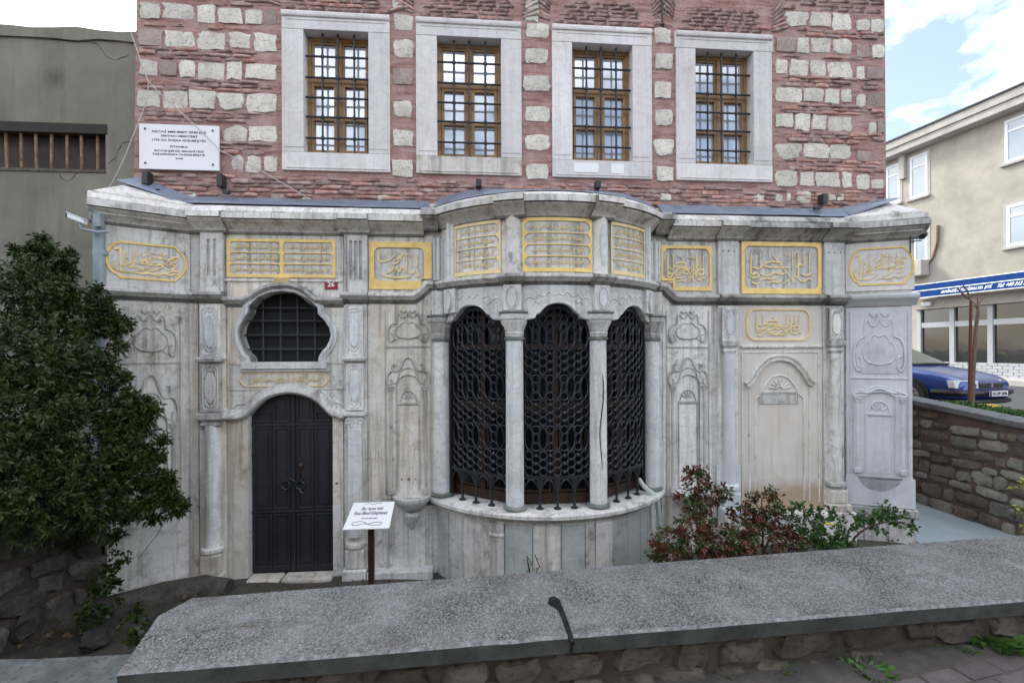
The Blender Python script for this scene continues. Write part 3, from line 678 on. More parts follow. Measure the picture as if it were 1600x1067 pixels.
# --- the iron double door
door = put('door', None, B, (0, 0, 0)); dm = (DX0 + DX1) / 2
def hood_z(u):
    for i in range(len(HOOD) - 1):
        if HOOD[i][0] <= u <= HOOD[i + 1][0]:
            t = (u - HOOD[i][0]) / (HOOD[i + 1][0] - HOOD[i][0]); return HOOD[i][1] * (1 - t) + HOOD[i + 1][1] * t
    return 2.0
for sgn in (0, 1):
    a, b = (DX0 - .02, dm - .004) if sgn == 0 else (dm + .004, DX1 + .02)
    pts = [(a, .0), (b, .0)] + [(b + (a - b) * i / 8, hood_z(b + (a - b) * i / 8) + .04) for i in range(9)]
    lf = MB(MAIN); lf.prism(pts, -.15, -.11); leaf = lf.build('door_leaf', M_DOOR, door, bevel=.004)
    q = (b - a)
    for (ua, ub) in ((a + .04, a + q * .50), (a + q * .54, b - .04)) if sgn == 0 else ((a + .04, a + q * .46), (a + q * .50, b - .04)):
        for (za, zc) in ((.06, .72), (.78, 1.80), (1.86, min(hood_z(ua), hood_z(ub)) - .01)):
            if zc - za < .05: continue
            p_ = MB(MAIN); p_.frame(ua, ub, za, zc, .022, -.112, -.092); p_.box(ua + .05, ub - .05, -.112, -.1, za + .05, zc - .05) if zc - za > .12 else None
            p_.build('door_panel', M_DOOR, door, bevel=.004)
lb = MB(MAIN); lb.box(dm - .02, dm + .02, -.11, -.085, .01, 2.2); lb.box(DX0, DX1, -.11, -.088, .74, .765); lb.box(DX0, DX1, -.11, -.09, 1.815, 1.85); lb.build('door_batten', M_DOOR, door, bevel=.004)
for sgn in (-1, 1):
    h = MB(MAIN); c = dm + sgn * .085; z = 1.08
    h.tube([(c + .05 * math.cos(q), -.075, z + .05 * math.sin(q)) for q in [R_(i * 20) for i in range(-9, 10)]], .010); h.box(c - .03, c + .03, -.1, -.055, z + .055, z + .085); h.tube([(c, -.06, z - .06), (c + sgn * .04, -.05, z - .1)], .012)
    h.build('door_knocker', M_IRON, door, smooth=True)
h = MB(MAIN); h.tube([(u, -.075, z) for u, z in spline([(dm - .08, 1.13), (dm - .03, 1.16), (dm + .03, 1.13), (dm + .07, 1.18), (dm + .06, 1.26)], 5)], .009); h.build('door_chain', M_IRON, door, smooth=True)
h = MB(MAIN); h.lathe(dm + .09, -.09, [(.035, 1.30), (.04, 1.33), (.03, 1.36)], seg=10); h.build('lock_plate', M_BRWD, door)
# threshold stones
for (a, b, c) in ((-2.72, -2.33, .0), (-2.31, -1.72, .0)):
    mb = MB(MAIN); mb.box(a, b, -.1, .12, -.13, .0 + c); mb.build('threshold_stone', M_WARM, B, bevel=.02)

# --- pilasters
def cartouche(mb, u0, u1, z0, z1, o):
    uc, zc = (u0 + u1) / 2, (z0 + z1) / 2; a, b = (u1 - u0) / 2, (z1 - z0) / 2
    mb.tube([(u, o, z) for u, z in rrect(u0 + .03, u1 - .03, z0 + .03, z1 - .03, .05)] + [(u1 - .03 - .05, o, z0 + .03)], .008)
    mb.lathe_shield = None
    el = [(uc + a * .50 * math.cos(R_(q)), zc + b * .62 * math.sin(R_(q))) for q in range(0, 360, 24)]
    mb.prism(el, o - .004, o + .016)
    mb.tube([(u, o + .006, z) for u, z in el + el[:1]], .009)
    for s_ in (-1, 1):
        mb.tube([(uc + s_ * a * x, o, zc + b * y) for x, y in spline([(.55, -.45), (.42, -.62), (.2, -.74), (0, -.80)], 3)], .010)
        mb.tube([(uc + s_ * a * x, o, zc + b * y) for x, y in spline([(.0, .72), (.25, .80), (.5, .68), (.6, .45)], 3)], .008)
def pil_box(P, u0, u1, z0, z1, o, mat):
    mb = MB(MAIN); mb.box(u0, u1, -.02, o, z0, z1); mb.build('block', mat, P, bevel=.006)
    mb = MB(MAIN); cartouche(mb, u0, u1, z0, z1, o); mb.build('cartouche', M_SHAFT if mat is M_MARB else M_MARB, P, smooth=True)
def band(P, u0, u1, prof, z, mat, name='band', M=MAIN, o=0):
    """a short moulding returned round a pilaster; prof (projection, dz)"""
    mb = MB(M); vs = []; 
    for (p, dz) in prof: vs += [(u0 - p, -.02, z + dz), (u0 - p, o + p, z + dz), (u1 + p, o + p, z + dz), (u1 + p, -.02, z + dz)]
    fs = []
    for i in range(len(prof) - 1):
        for j in range(3): a = 4 * i + j; fs.append((a, a + 1, a + 5, a + 4))
        a = 4 * i; fs.append((a + 3, a, a + 4, a + 7))
    fs += [(3, 2, 1, 0), tuple(4 * (len(prof) - 1) + j for j in range(4))]
    mb.add(vs, fs); return mb.build(name, mat, P, bevel=.003)
for (u0, u1, left) in ((-3.285, -2.985, True), (-1.585, -1.305, False)):
    P = put('pilaster', None, B, (0, 0, 0)); uc = (u0 + u1) / 2; ia, ib = u0 + .035, u1 - .035
    mb = MB(MAIN); mb.box(u0, u1, -.03, .02, -.05, 3.33); mb.build('backing', M_WARM if left else M_MARB, P, bevel=.004)
    pil_box(P, ia, ib, 2.68, 3.30, .075, M_MARB)
    band(P, ia - .005, ib + .005, [(0, 0), (.03, .02), (.035, .05), (.01, .07)], 2.61, M_GRIM, 'band', o=.08)
    pil_box(P, ia, ib, 2.02, 2.60, .07, M_GRIM if left else M_MARB)
    if left: band(P, ia + .02, ib - .02, [(0, 0), (.03, .03), (.0, .06), (.05, .10), (.055, .17)], 1.84, M_GRIM, 'capital', o=.07)
    else:
        band(P, ia, ib, [(.01, 0), (.03, .02), (.03, .06)], 1.94, M_SHAFT, 'capital', o=.08)
        mb = MB(MAIN); mb.box(ia + .02, ib - .02, 0, .08, 1.80, 1.94)
        for s_ in (-1, 1): mb.tube([(uc + s_ * (.075 + .03 * math.cos(R_(q))), .085, 1.885 + .03 * math.sin(R_(q))) for q in range(-90, 260, 30)], .009)
        mb.build('volute', M_SHAFT, P, smooth=True)
    mb = MB(MAIN)
    if left: mb.lathe(uc, .02, [(.088, .40), (.082, .5), (.080, 1.80), (.085, 1.86)], seg=18)
    else: mb.box(uc - .085, uc + .085, 0, .085, .45, 1.80)
    mb.build('shaft', M_SHAFT, P, smooth=left, bevel=0 if left else .015)
    mb = MB(MAIN); mb.lathe(uc, .02, [(.09, .40), (.125, .385), (.13, .35), (.10, .33), (.10, .32)], seg=20); mb.build('torus', M_MARB, P, smooth=True)
    mb = MB(MAIN); mb.box(uc - .115, uc + .115, 0, .12, .09, .32); mb.box(uc - .145, uc + .145, 0, .15, -.08, .088); mb.build('base', M_WARM if left else M_MARB, P, bevel=.02)
for (u0, u1) in ((3.225, 3.50), (4.70, 4.985)):
    P = put('pilaster', None, B, (0, 0, 0)); uc = (u0 + u1) / 2; ia, ib = u0 + .03, u1 - .04
    mb = MB(MAIN); mb.box(u0 - (.0 if u0 < 4 else .0), u1, -.03, .02, .66, 3.33); mb.build('backing', M_MARB, P, bevel=.004)
    pil_box(P, ia, ib, 2.86, 3.30, .075, M_MARB if u0 < 4 else M_GRIM)
    band(P, ia + .03, ib - .03, [(0, 0), (.02, .04), (.0, .07), (.035, .11), (.045, .17)], 2.69, M_MARB if u0 < 4 else M_GRIM, 'capital', o=.06)
    mb = MB(MAIN); mb.lathe(uc, .02, [(.085, .98), (.083, 1.2), (.078, 2.69)], seg=18); mb.build('shaft', M_NEW if u0 < 4 else M_MARB, P, smooth=True)
    mb = MB(MAIN); mb.lathe(uc, .02, [(.09, .985), (.13, .97), (.135, .93), (.10, .905), (.10, .88)], seg=20); mb.build('torus', M_NEW if u0 < 4 else M_GRIM, P, smooth=True)
    mb = MB(MAIN); mb.box(uc - .115, uc + .115, 0, .13, .70, .88); mb.box(uc - .15, uc + .15, 0, .16, .58, .698); mb.build('base', M_NEW if u0 < 4 else M_WARM, P, bevel=.02)
mb = MB(MAIN); mb.box(3.20, 3.53, .0, .024, .66, 1.22); mb.build('repair_slab', M_NEW, B, bevel=.003)
# frieze zone of the pilasters, fluted on the left, plain with three notches on the right
for (u0, u1, fl) in ((-3.255, -2.995, 2), (-1.57, -1.29, 3)):
    P = put('frieze_pilaster', None, B, (0, 0, 0)); mb = MB(MAIN); w_ = u1 - u0
    mb.box(u0, u1, -.02, .03, 3.46, 4.19)
    n = fl; gw = .034; st = (w_ - .08 - n * gw) / (n + 1); u = u0 + .04
    mb.box(u0, u0 + .03, .03, .055, 3.46, 4.19); mb.box(u1 - .03, u1, .03, .055, 3.46, 4.19)
    mb.box(u0 + .03, u1 - .03, .03, .055, 3.46, 3.66 if fl == 2 else 3.62); mb.box(u0 + .03, u1 - .03, .03, .055, 4.10, 4.19)
    for i in range(n + 1): mb.box(u + .0 if i else u0 + .03, u + st if i < n else u1 - .03, .03, .055, 3.655 if fl == 2 else 3.615, 4.105); u += st + gw
    mb.build('fluted_block', M_FRZ, P, bevel=.003)
for (u0, u1) in ((3.225, 3.50), (4.70, 4.985)):
    P = put('frieze_pilaster', None, B, (0, 0, 0)); mb = MB(MAIN); mb.box(u0, u1, -.02, .045, 3.46, 4.19); mb.build('plain_block', M_SHAFT, P, bevel=.004)
    for i in range(3):
        mb = MB(MAIN); u = u0 + .06 + i * (u1 - u0 - .12) / 2; mb.prism([(u - .012, 4.03), (u + .012, 4.03), (u, 4.055)], .045, .047); mb.build('notch', M_DARK, P)

# --- ledge (string course) and cornice, drawn round every break
LEDGE = [(0, -.115), (.02, -.10), (.035, -.075), (.085, -.045), (.10, -.03), (.10, .0), (.06, .012), (0, .016)]
ZL = 3.455
def ledge(path, M, mat, prof=LEDGE, name='ledge', n=1): mb = MB(M); mb.sweep(path, prof); return soffit_shade(mb.build(name, mat, B, smooth=True), (0, 1), 8)
def shifted(prof, d): return [(o + (d if 0 < i < len(prof) - 1 else (d if i else d)), n) for i, (o, n) in enumerate(prof)]
ARCH = [at(x, y) for x, y in ((383.7, 466), (393, 461.5), (402, 455), (412, 449.5), (421, 446.5), (430.6, 444.5), (442, 443.5), (452, 443.7), (463, 445), (475, 449.5), (483, 455), (490, 461.5), (497, 466))]
zdip = at(360, 465.5)[1]; ARCH[0] = (ARCH[0][0], zdip); ARCH[-1] = (ARCH[-1][0], zdip)
ledge([(-2.99, zdip)] + ARCH + [(-1.58, zdip)], MAIN, M_GRIM)
for (u0, u1) in ((-3.30, -2.97), (-1.60, -1.275), (3.215, 3.515), (4.69, 5.0)):
    mb = MB(MAIN); mb.sweep([(u0, ZL), (u1, ZL)], [(-.02, -.115)] + [(o + .05, n) for o, n in LEDGE] + [(-.02, .016)]); soffit_shade(mb.build('ledge', M_GRIM, B, smooth=True), (0, 1, 2), 10)
ledge([(-3.42, ZL), (-3.29, ZL)], MAIN, M_MARB)
ledge([(-1.28, ZL), (-.80, ZL), (-.74, ZL), (-.70, ZL + .02), (-.615, ZL + .10), (-.60, ZL + .14), (-.58, ZL + .145), (-.48, ZL + .145)], MAIN, M_MARB)
ledge([(2.42, ZL + .145), (2.52, ZL + .14), (2.56, ZL + .10), (2.64, ZL + .02), (2.68, ZL), (2.76, ZL), (3.22, ZL)], MAIN, M_MARB)
ledge([(3.51, ZL), (4.70, ZL)], MAIN, M_GRIM)
ledge([(-.09, ZL), (LW.len + .03, ZL)], LW, M_MARB); mb = MB(RW)
mb.sweep([(-.01, ZL), (RW.len + .02, ZL)], [(o * 1.1, n * 1.25) for o, n in LEDGE]); mb.build('ledge', M_NEW, B, smooth=True)
nb = 40; umax = R_(57) * BR
def arc(z, a=-umax, b=umax, n=nb): return [(a + (b - a) * i / n, z) for i in range(n + 1)]
mb = MB(BAY); mb.sweep(arc(3.60), LEDGE); soffit_shade(mb.build('ledge', M_MARB, B, smooth=True), (0, 1), 8)
for c in (-.515, .515): mb = MB(BAY); mb.sweep([(c - .14, 3.601), (c - .05, 3.601), (c + .05, 3.601), (c + .14, 3.601)], [(-.02, -.115)] + [(o + .045, n) for o, n in LEDGE] + [(-.02, .016)]); soffit_shade(mb.build('ledge', M_GRIM, B, smooth=True), (0, 1, 2), 10)
CORN = [(0, -.13), (.02, -.125), (.025, -.10), (.06, -.07), (.11, -.035), (.15, -.012), (.17, 0), (.17, .015), (.205, .02), (.205, .085), (.17, .092), (.15, .10), (.16, .115), (.125, .175), (.05, .21), (-.03, .215)]
ZC = 4.30
def cornice(path, M, mat, dz=0, o=0): mb = MB(M); mb.sweep([(u, z + dz) for u, z in path], [(a + (o if 0 < i < 12 else 0), b) for i, (a, b) in enumerate(CORN)]); return soffit_shade(mb.build('cornice', mat, B, smooth=True), (0, 1, 7), 16)
cuts = [-3.44, -3.28, -2.97, -2.2, -1.58, -1.28, -.60]
for a, b in zip(cuts[:-1], cuts[1:]):
    pil = (a, b) in ((-3.28, -2.97), (-1.58, -1.28)); cornice([(a - (.03 if pil else 0), ZC), (b + (.03 if pil else 0), ZC)], MAIN, M_MARB, o=.045 if pil else 0, dz=.003 if pil else 0)
cuts = [2.54, 3.21, 3.51, 4.1, 4.69, 5.06]
for a, b in zip(cuts[:-1], cuts[1:]):
    pil = (a, b) in ((3.21, 3.51), (4.69, 5.06)); cornice([(a - (.03 if pil else 0), ZC), (b + (.03 if pil and b < 5 else 0), ZC)], MAIN, M_GRIM if a > 3.5 else M_MARB, o=.045 if pil else 0, dz=.003 if pil else 0)
cornice([(-.12, ZC), (LW.len + .02, ZC)], LW, M_MARB, dz=-.005); cornice([(-.04, ZC), (RW.len + .10, ZC)], RW, M_GRIM, dz=-.005)
# side returns of the wings
mb = MB(MAIN)
for nm, M_, u in (('L', LW, 0), ('R', RW, RW.len)):
    pass
SEG = [-umax - .02, -.70, -.33, .33, .70, umax + .02]
ZB = 4.365
CORB = [(x, y if i < 10 else .092 + (y - .092) * .6) for i, (x, y) in enumerate(CORN)]
for a, b in zip(SEG[:-1], SEG[1:]):
    mb = MB(BAY); n = 12
    mb.sweep([(a + (b - a) * i / n, ZB) for i in range(n + 1)], [(x - .02, y) for x, y in CORB]); soffit_shade(mb.build('cornice', M_MARB, B, smooth=True), (0, 1, 7), 16)
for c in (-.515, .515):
    mb = MB(BAY); mb.sweep([(c - .15, ZB + .003), (c, ZB + .003), (c + .15, ZB + .003)], [(x + (.05 if 0 < i < 12 else -.02), y) for i, (x, y) in enumerate(CORB)]); soffit_shade(mb.build('cornice', M_MARB, B, smooth=True), (0, 1, 7), 16)
for u0, u1 in ((-.62, -.42), (2.36, 2.56)):
    mb = MB(MAIN); mb.sweep([(u0, ZB), (u1, ZB)], [(x + (.06 if 0 < i < 12 else 0), y) for i, (x, y) in enumerate(CORB)]); soffit_shade(mb.build('cornice', M_GRIM, B, smooth=True), (0, 1, 7), 16)
# wing top slabs, sloping back to the brick wall
for A_, Bv, uu in ((LW, 0, (-.08, LW.len + .05)), (RW, 0, (-.05, RW.len + .06))):
    mb = MB(IDM); a = A_(uu[0], .12, 4.50); b = A_(uu[1], .12, 4.50)
    if A_ is LW: t0 = Vector((-4.06, .08, 4.80)); t1 = Vector((-3.42, .08, 4.60))
    else: t0 = Vector((5.0, .08, 4.62)); t1 = Vector((5.66, .08, 4.78))
    lo = Vector((0, 0, -.25)); q = [a, b, t1, t0] 
    mb.add([tuple(v) for v in (a, b, t1, t0, a + lo, b + lo, t1 + lo, t0 + lo)], [(0, 1, 2, 3), (4, 7, 6, 5), (0, 4, 5, 1), (1, 5, 6, 2), (2, 6, 7, 3), (3, 7, 4, 0)]); mb.build('wing_top_slab', M_MARB, B, bevel=.01)
# lead flashing in sheets
LR = put('lead_roof', None, B, (0, 0, 0))
def sheet3(pts, mat=M_LEAD, t=.012):
    mb = MB(IDM); up_ = Vector((0, 0, t)); lo = [Vector(p) for p in pts]; hi = [p + up_ for p in lo]; n = len(pts)
    mb.add([tuple(v) for v in lo + hi], [tuple(reversed(range(n))), tuple(range(n, 2 * n))] + [(i, (i + 1) % n, n + (i + 1) % n, n + i) for i in range(n)]); mb.build('lead_sheet', mat, LR, bevel=.004)
def wob(): return random.uniform(-.008, .008)
us = [-3.45, -2.9, -2.2, -1.45, -.7, -.55]
for a, b in zip(us[:-1], us[1:]): sheet3([(a - .01, -.10, 4.507 + wob()), (b + .01, -.10, 4.51 + wob()), (b + .01, .085, 4.64 + wob()), (a - .01, .085, 4.635 + wob())])
us = [2.45, 2.75, 3.25, 4.0, 4.6, 5.03]
for a, b in zip(us[:-1], us[1:]): sheet3([(a - .01, -.10, 4.507 + wob()), (b + .01, -.10, 4.51 + wob()), (b + .01, .085, 4.66 + wob()), (a - .01, .085, 4.655 + wob())])
sheet3([(-4.12, -.16, 4.74), (-3.44, -.10, 4.52), (-3.44, .085, 4.64), (-4.0, .085, 4.86)]); sheet3([(5.02, -.10, 4.52), (5.72, -.12, 4.76), (5.60, .085, 4.80), (5.02, .085, 4.66)])
nf = 12
for i in range(nf):
    a0 = R_(-57 + 114 * i / nf); a1 = R_(-57 + 114 * (i + 1) / nf); r = BR + .075
    p = lambda a, rr, z: (BX + rr * math.sin(a), min(.084, BY - rr * math.cos(a)), z)
    k0, k1 = math.cos(a0), math.cos(a1); q = lambda a: (BX + 1.5 * math.sin(a) * 1.1, .085, 4.65 + .17 * min(1, 1.6 * math.cos(a * 1.5)))
    sheet3([p(a0, r, 4.528), p(a1, r, 4.528), q(a1), q(a0)])

# --- frieze wall slabs
slab(rect(-1.29, -.46, 3.46, 4.20, .002), -.002, M_FRZ); slab(rect(2.42, 3.22, 3.46, 4.20), -.002, M_FRZ); slab(rect(3.505, 4.70, 3.46, 4.20), -.002, M_FRZ)
slab([(0.0, 3.46), (LW.len, 3.46), (LW.len, 4.19), (0, 4.19)], 0, M_FRZ, M=LW); slab([(0.01, 3.52), (RW.len, 3.52), (RW.len, 4.19), (.01, 4.19)], 0, M_GREY, M=RW)

# --- gold inscription panels
PH = ['صاحب الخيرات رجائى محمد افندى', 'بارك الله لمن بنى هذا السبيل', 'اجرى الماء لوجه الله تعالى', 'كل من شرب دعا لصاحبه', 'عطشان كلسه دير اب حيات', 'تاريخ تمام بناى مكتب', 'روحنه فاتحه لطف ايلسون', 'نوش ايدن دعا ايده']
def lines(P, M, u0, u1, zs, h, mat=M_GOLDT, o=.006, seed=0, name='lettering'):
    for i, z in enumerate(zs):
        mb = MB(M); put_text(mb, arab(PH[(seed + i) % len(PH)]), (u0 + u1) / 2, z, u1 - u0, h, o, M, .004, .03); mb.build(name, mat, P)
def strokes(P, M, S, u0, u1, z0, z1, r=.009, mat=M_GOLDT, o=.006):
    """brush strokes of the big interlaced script, given in a 0..1 box"""
    for st in S:
        mb = MB(M); pts = spline(st, 5) if len(st) > 2 else st; n = len(pts); a, b = u1 - u0, z1 - z0
        rr = [r * 1.15 * (.45 + .75 * math.sin(math.pi * min(1, max(0, .08 + .84 * i / max(1, n - 1))))) for i in range(n)]
        mb.tube([(u0 + p[0] * a, o, z0 + p[1] * b) for p in pts], rr, 6, flat=.45); mb.build('lettering', mat, P, smooth=True)
    return
def dots(P, M, D, u0, u1, z0, z1, r=.012, mat=M_GOLDT, o=.008):
    mb = MB(M)
    for (x, y) in D:
        u, z = u0 + x * (u1 - u0), z0 + y * (z1 - z0); mb.prism([(u - r, z), (u, z - r), (u + r, z), (u, z + r)], o - .004, o + .004)
    mb.build('lettering_dots', mat, P)
def fbox(M, a, b, o=0): u0, z1 = M.uz(*a, o); u1, z0 = M.uz(*b, o); return u0, u1, z0, z1
SC1 = [[(.05, .80), (.10, .84), (.13, .8), (.13, .15)], [(.20, .75), (.20, .2)], [(.31, .86), (.31, .38), (.28, .33)], [(.53, .84), (.53, .42)],
       [(.05, .45), (.03, .28), (.10, .14), (.28, .12), (.42, .2)], [(.10, .36), (.16, .32), (.26, .40), (.33, .5), (.30, .56)], [(.36, .44), (.42, .40), (.5, .46), (.47, .54), (.42, .5), (.45, .44), (.56, .44), (.60, .5)],
       [(.60, .36), (.66, .44), (.72, .40), (.70, .34), (.62, .24), (.54, .20)], [(.72, .5), (.78, .42), (.86, .46), (.90, .4), (.86, .30), (.78, .28)], [(.42, .08), (.52, .14), (.6, .1), (.64, .16)],
       [(.62, .06), (.74, .16), (.84, .12), (.92, .2)], [(.80, .62), (.9, .72), (.96, .68)], [(.36, .66), (.42, .76)], [(.44, .66), (.50, .74)], [(.76, .16), (.88, .26), (.96, .24)], [(.92, .1), (.95, .18), (.98, .12)]]
SC2 = [[(.08, .88), (.07, .35), (.14, .38)], [(.20, .9), (.20, .45)], [(.38, .80), (.68, .12)], [(.26, .58), (.34, .64), (.50, .62), (.46, .54)], [(.08, .50), (.18, .46), (.24, .54), (.32, .50), (.62, .50)],
       [(.66, .92), (.66, .1)], [(.74, .9), (.74, .3), (.70, .26)], [(.82, .86), (.82, .5)], [(.90, .88), (.90, .35)], [(.05, .30), (.10, .22), (.18, .28), (.14, .34), (.10, .28)], [(.2, .34), (.3, .28), (.4, .36), (.5, .32), (.56, .38)],
       [(.18, .16), (.28, .22), (.38, .2), (.48, .28)], [(.30, .08), (.38, .14), (.46, .12), (.52, .2)], [(.52, .08), (.62, .2)], [(.70, .50), (.76, .58), (.80, .54)], [(.74, .2), (.82, .14), (.88, .22), (.94, .18)], [(.08, .12), (.14, .08), (.2, .14)], [(.78, .34), (.86, .30), (.93, .38)]]
SC3 = [[(.08, .90), (.06, .66), (.14, .58), (.30, .66), (.42, .82)], [(.20, .88), (.20, .66)], [(.28, .5), (.36, .36), (.30, .24), (.22, .2)], [(.42, .62), (.52, .74), (.60, .88)], [(.50, .90), (.58, .80)], [(.66, .88), (.66, .30)], [(.78, .90), (.78, .40)],
       [(.88, .84), (.88, .42)], [(.36, .5), (.46, .56), (.56, .74)], [(.42, .26), (.44, .42), (.50, .24), (.56, .44), (.62, .24), (.66, .3)], [(.10, .20), (.20, .10), (.45, .06), (.70, .08), (.74, .16)], [(.70, .24), (.78, .2), (.84, .3)], [(.84, .10), (.92, .14), (.90, .22)]]
D1 = [(.57, .76), (.62, .74), (.66, .76), (.70, .72), (.75, .74), (.44, .26), (.25, .58), (.66, .1)]
def ring_outline(u0, u1, z0, z1):
    h = z1 - z0; w_ = u1 - u0; P = []
    base = [(.16, 0), (.86, 0), (.90, .10), (.96, .22), (1, .38), (1, .62), (.96, .80), (.90, .90), (.86, 1.0), (.16, 1), (.08, .92), (.03, .78), (0, .6), (0, .40), (.03, .24), (.08, .12), (.12, .10)]
    return [(u0 + x * w_, z0 + y * h) for x, y in base]
def gold_ring(M, a, b, S, lab, r=.012):
    P = put('inscription', None, B, (0, 0, 0)); P['label'] = lab; u0, u1, z0, z1 = fbox(M, a, b); O = ring_outline(u0, u1, z0, z1); mb = MB(M)
    mb.sweep(O, [(0, -.014), (.014, -.010), (.014, .010), (0, .014)], closed=True); mb.build('border', M_GOLD, P)
    strokes(P, M, S, u0 + .03, u1 - .04, z0 + .02, z1 - .02, r); strokes(P, M, [[(x * .55 + .42, y * .6 + .36) for x, y in st] for st in S[3:9]] + [[(x * .6 + .02, y * .5 + .06) for x, y in st] for st in S[6:12]], u0 + .03, u1 - .04, z0 + .02, z1 - .02, r * .7); dots(P, M, D1, u0, u1, z0, z1); return P
def px2(M, pts): return [M.uz(*p) for p in pts]
gold_ring(LW, (167, 376), (290, 440), SC1, 'gold calligraphy in an oval gold outline on the left wing', .011)
gold_ring(RW, (1328, 391), (1427, 442), SC1[::-1][3:] + SC3[3:8], 'faded gold calligraphy in a thin oval outline on the right wing', .008)
# two column couplet panel over the door
P = put('inscription', None, B, (0, 0, 0)); P['label'] = 'wide gold panel of six small text lines over the door'
u0, u1, z0, z1 = -2.968, -1.682, 3.65, 4.12; um = (u0 + u1) / 2; mb = MB(MAIN); mb.prism(rect(u0, u1, z0, z1, 0), 0, .014, holes=[rrect(a, b, c, d, .03) for (a, b) in ((u0 + .035, um - .018), (um + .018, u1 - .035)) for (c, d) in
    [(z0 + .03 + i * (z1 - z0 - .06) / 3 + .006, z0 + .03 + (i + 1) * (z1 - z0 - .06) / 3 - .006) for i in range(3)]]); mb.build('border', M_GOLD, P, bevel=.003)
zs = [z0 + .03 + (i + .5) * (z1 - z0 - .06) / 3 for i in range(3)]
lines(P, MAIN, u0 + .07, um - .05, zs, .075, seed=0); lines(P, MAIN, um + .05, u1 - .07, zs, .075, seed=3)
mb = MB(MAIN); mb.lathe(um, 0, [(.0, 3.52), (.05, 3.54), (.09, 3.59), (.10, 3.64)], seg=12, a0=0, a1=math.pi); mb.build('shell', M_GOLDT, P, smooth=True)
# heavy square panels
def heavy(u0, u1, z0, z1, S, lab, notch, bw=.055, bh=.05, r=.03, strk=.010):
    P = put('inscription', None, B, (0, 0, 0)); P['label'] = lab; mb = MB(MAIN); q = .13
    if notch == 'R': outl = [(u0, z0), (u1 - q, z0), (u1 - q, z0 + q), (u1, z0 + q), (u1, z1), (u0, z1)]
    elif notch == 'L': outl = [(u0 + q + .03, z0), (u1, z0), (u1, z1), (u0, z1), (u0, z0 + q), (u0 + q + .03, z0 + q)]
    else: outl = rect(u0, u1, z0, z1, 0)
    ins = rrect(u0 + bw, u1 - bw, z0 + bh * 1.2, z1 - bh, .07)
    if notch == 'L': ins = [(u0 + q + .06, z0 + bh), (u1 - .07, z0 + bh), (u1 - .03, z0 + .1), (u1 - .03, z1 - .1), (u1 - .08, z1 - .04), (u0 + .08, z1 - .04), (u0 + .03, z1 - .1), (u0 + .03, z0 + q + .07), (u0 + .06, z0 + q + .03), (u0 + q + .06, z0 + q + .03)]
    if notch == 'R': ins = rrect(u0 + bw, u1 - bw * 1.6, z0 + bh * 1.9, z1 - bh * 1.3, .07)
    mb.prism(outl, 0, .018, holes=[ins]); mb.build('border', M_GOLD, P, bevel=.004)
    us_ = [p[0] for p in ins]; zz = [p[1] for p in ins]; strokes(P, MAIN, S, min(us_) + .02, max(us_) - .02, min(zz) + .02, max(zz) - .02, strk); dots(P, MAIN, D1[:5], u0 + .1, u1 - .1, z0 + .1, z1 - .05)
heavy(-1.276, -.505, 3.515, 4.105, SC3, 'square panel with a broad gold border and large script, left of the bow window', 'R', .06, .055)
heavy(2.455, 3.145, 3.52, 4.11, SC2[::-1] + SC1[5:9], 'square gold edged panel with a cut lower left corner, right of the bow window', 'L')
heavy(3.555, 4.675, 3.485, 4.18, SC2, 'largest gold framed panel with dense script, between the right pilasters', None, .045, .06, strk=.011)
P = put('inscription', None, B, (0, 0, 0)); P['label'] = 'small round cornered gold outline of crowded script above the blind niche'
u0, u1, z0, z1 = 3.635, 4.515, 2.87, 3.28; mb = MB(MAIN); O = rrect(u0, u1, z0, z1, .12, 4); mb.sweep(O, [(-.002, -.014), (.014, -.01), (.014, .01), (-.002, .014)], closed=True); mb.build('border', M_GOLDT, P)
strokes(P, MAIN, SC2 + SC1[5:10], u0 + .08, u1 - .08, z0 + .03, z1 - .03, .009)
# strip over the door
P = put('inscription', None, B, (0, 0, 0)); P['label'] = 'long worn gold strip of script between the oval window and the door'
mb = MB(MAIN); O = [(-2.76, 2.32), (-1.84, 2.32), (-1.80, 2.36), (-1.77, 2.40), (-1.80, 2.44), (-1.84, 2.48), (-2.76, 2.48), (-2.80, 2.44), (-2.83, 2.40), (-2.80, 2.36)]; mb.prism(O, -.004, .006); mb.build('tablet', M_WARM, P)
mb = MB(MAIN); mb.sweep(O, [(.004, -.008), (.014, -.005), (.014, .005), (.004, .008)], closed=True); mb.build('border', M_GOLDT, P); lines(P, MAIN, -2.70, -1.90, [2.40], .09, seed=0, o=.012)
# bay text panels with scalloped line borders
def scallop(u0, u1, z0, z1, n, side='both', bl=.05):
    """holes of the border: n lobed fields"""
    hs = []; hgt = (z1 - z0) / n
    for i in range(n):
        a, b = z0 + i * hgt + .008, z0 + (i + 1) * hgt - .008; L_ = []
        m_ = 8; 
        for j in range(m_ + 1):
            t = j / m_; L_.append((u0 + bl * (1 - math.sin(math.pi * t)) * .8 if side in ('both', 'L') else u0, a + (b - a) * t))
        Rr = [(u1 - bl * (1 - math.sin(math.pi * (1 - j / m_))) * .8 if side in ('both', 'R') else u1, b + (a - b) * j / m_) for j in range(m_ + 1)]
        top_ = [(u0 + .05 + (u1 - u0 - .1) * j / 10, b) for j in range(1, 10)]; bot = [(u1 - .05 - (u1 - u0 - .1) * j / 10, a) for j in range(1, 10)]
        hs.append(L_ + top_ + Rr + bot)
    return hs
def dense(p, n=10):
    o_ = []
    for i in range(len(p)):
        a, b = p[i], p[(i + 1) % len(p)]; k = n if abs(a[0] - b[0]) > .2 else 1
        o_ += [(a[0] + (b[0] - a[0]) * j / k, a[1] + (b[1] - a[1]) * j / k) for j in range(k)]
    return o_
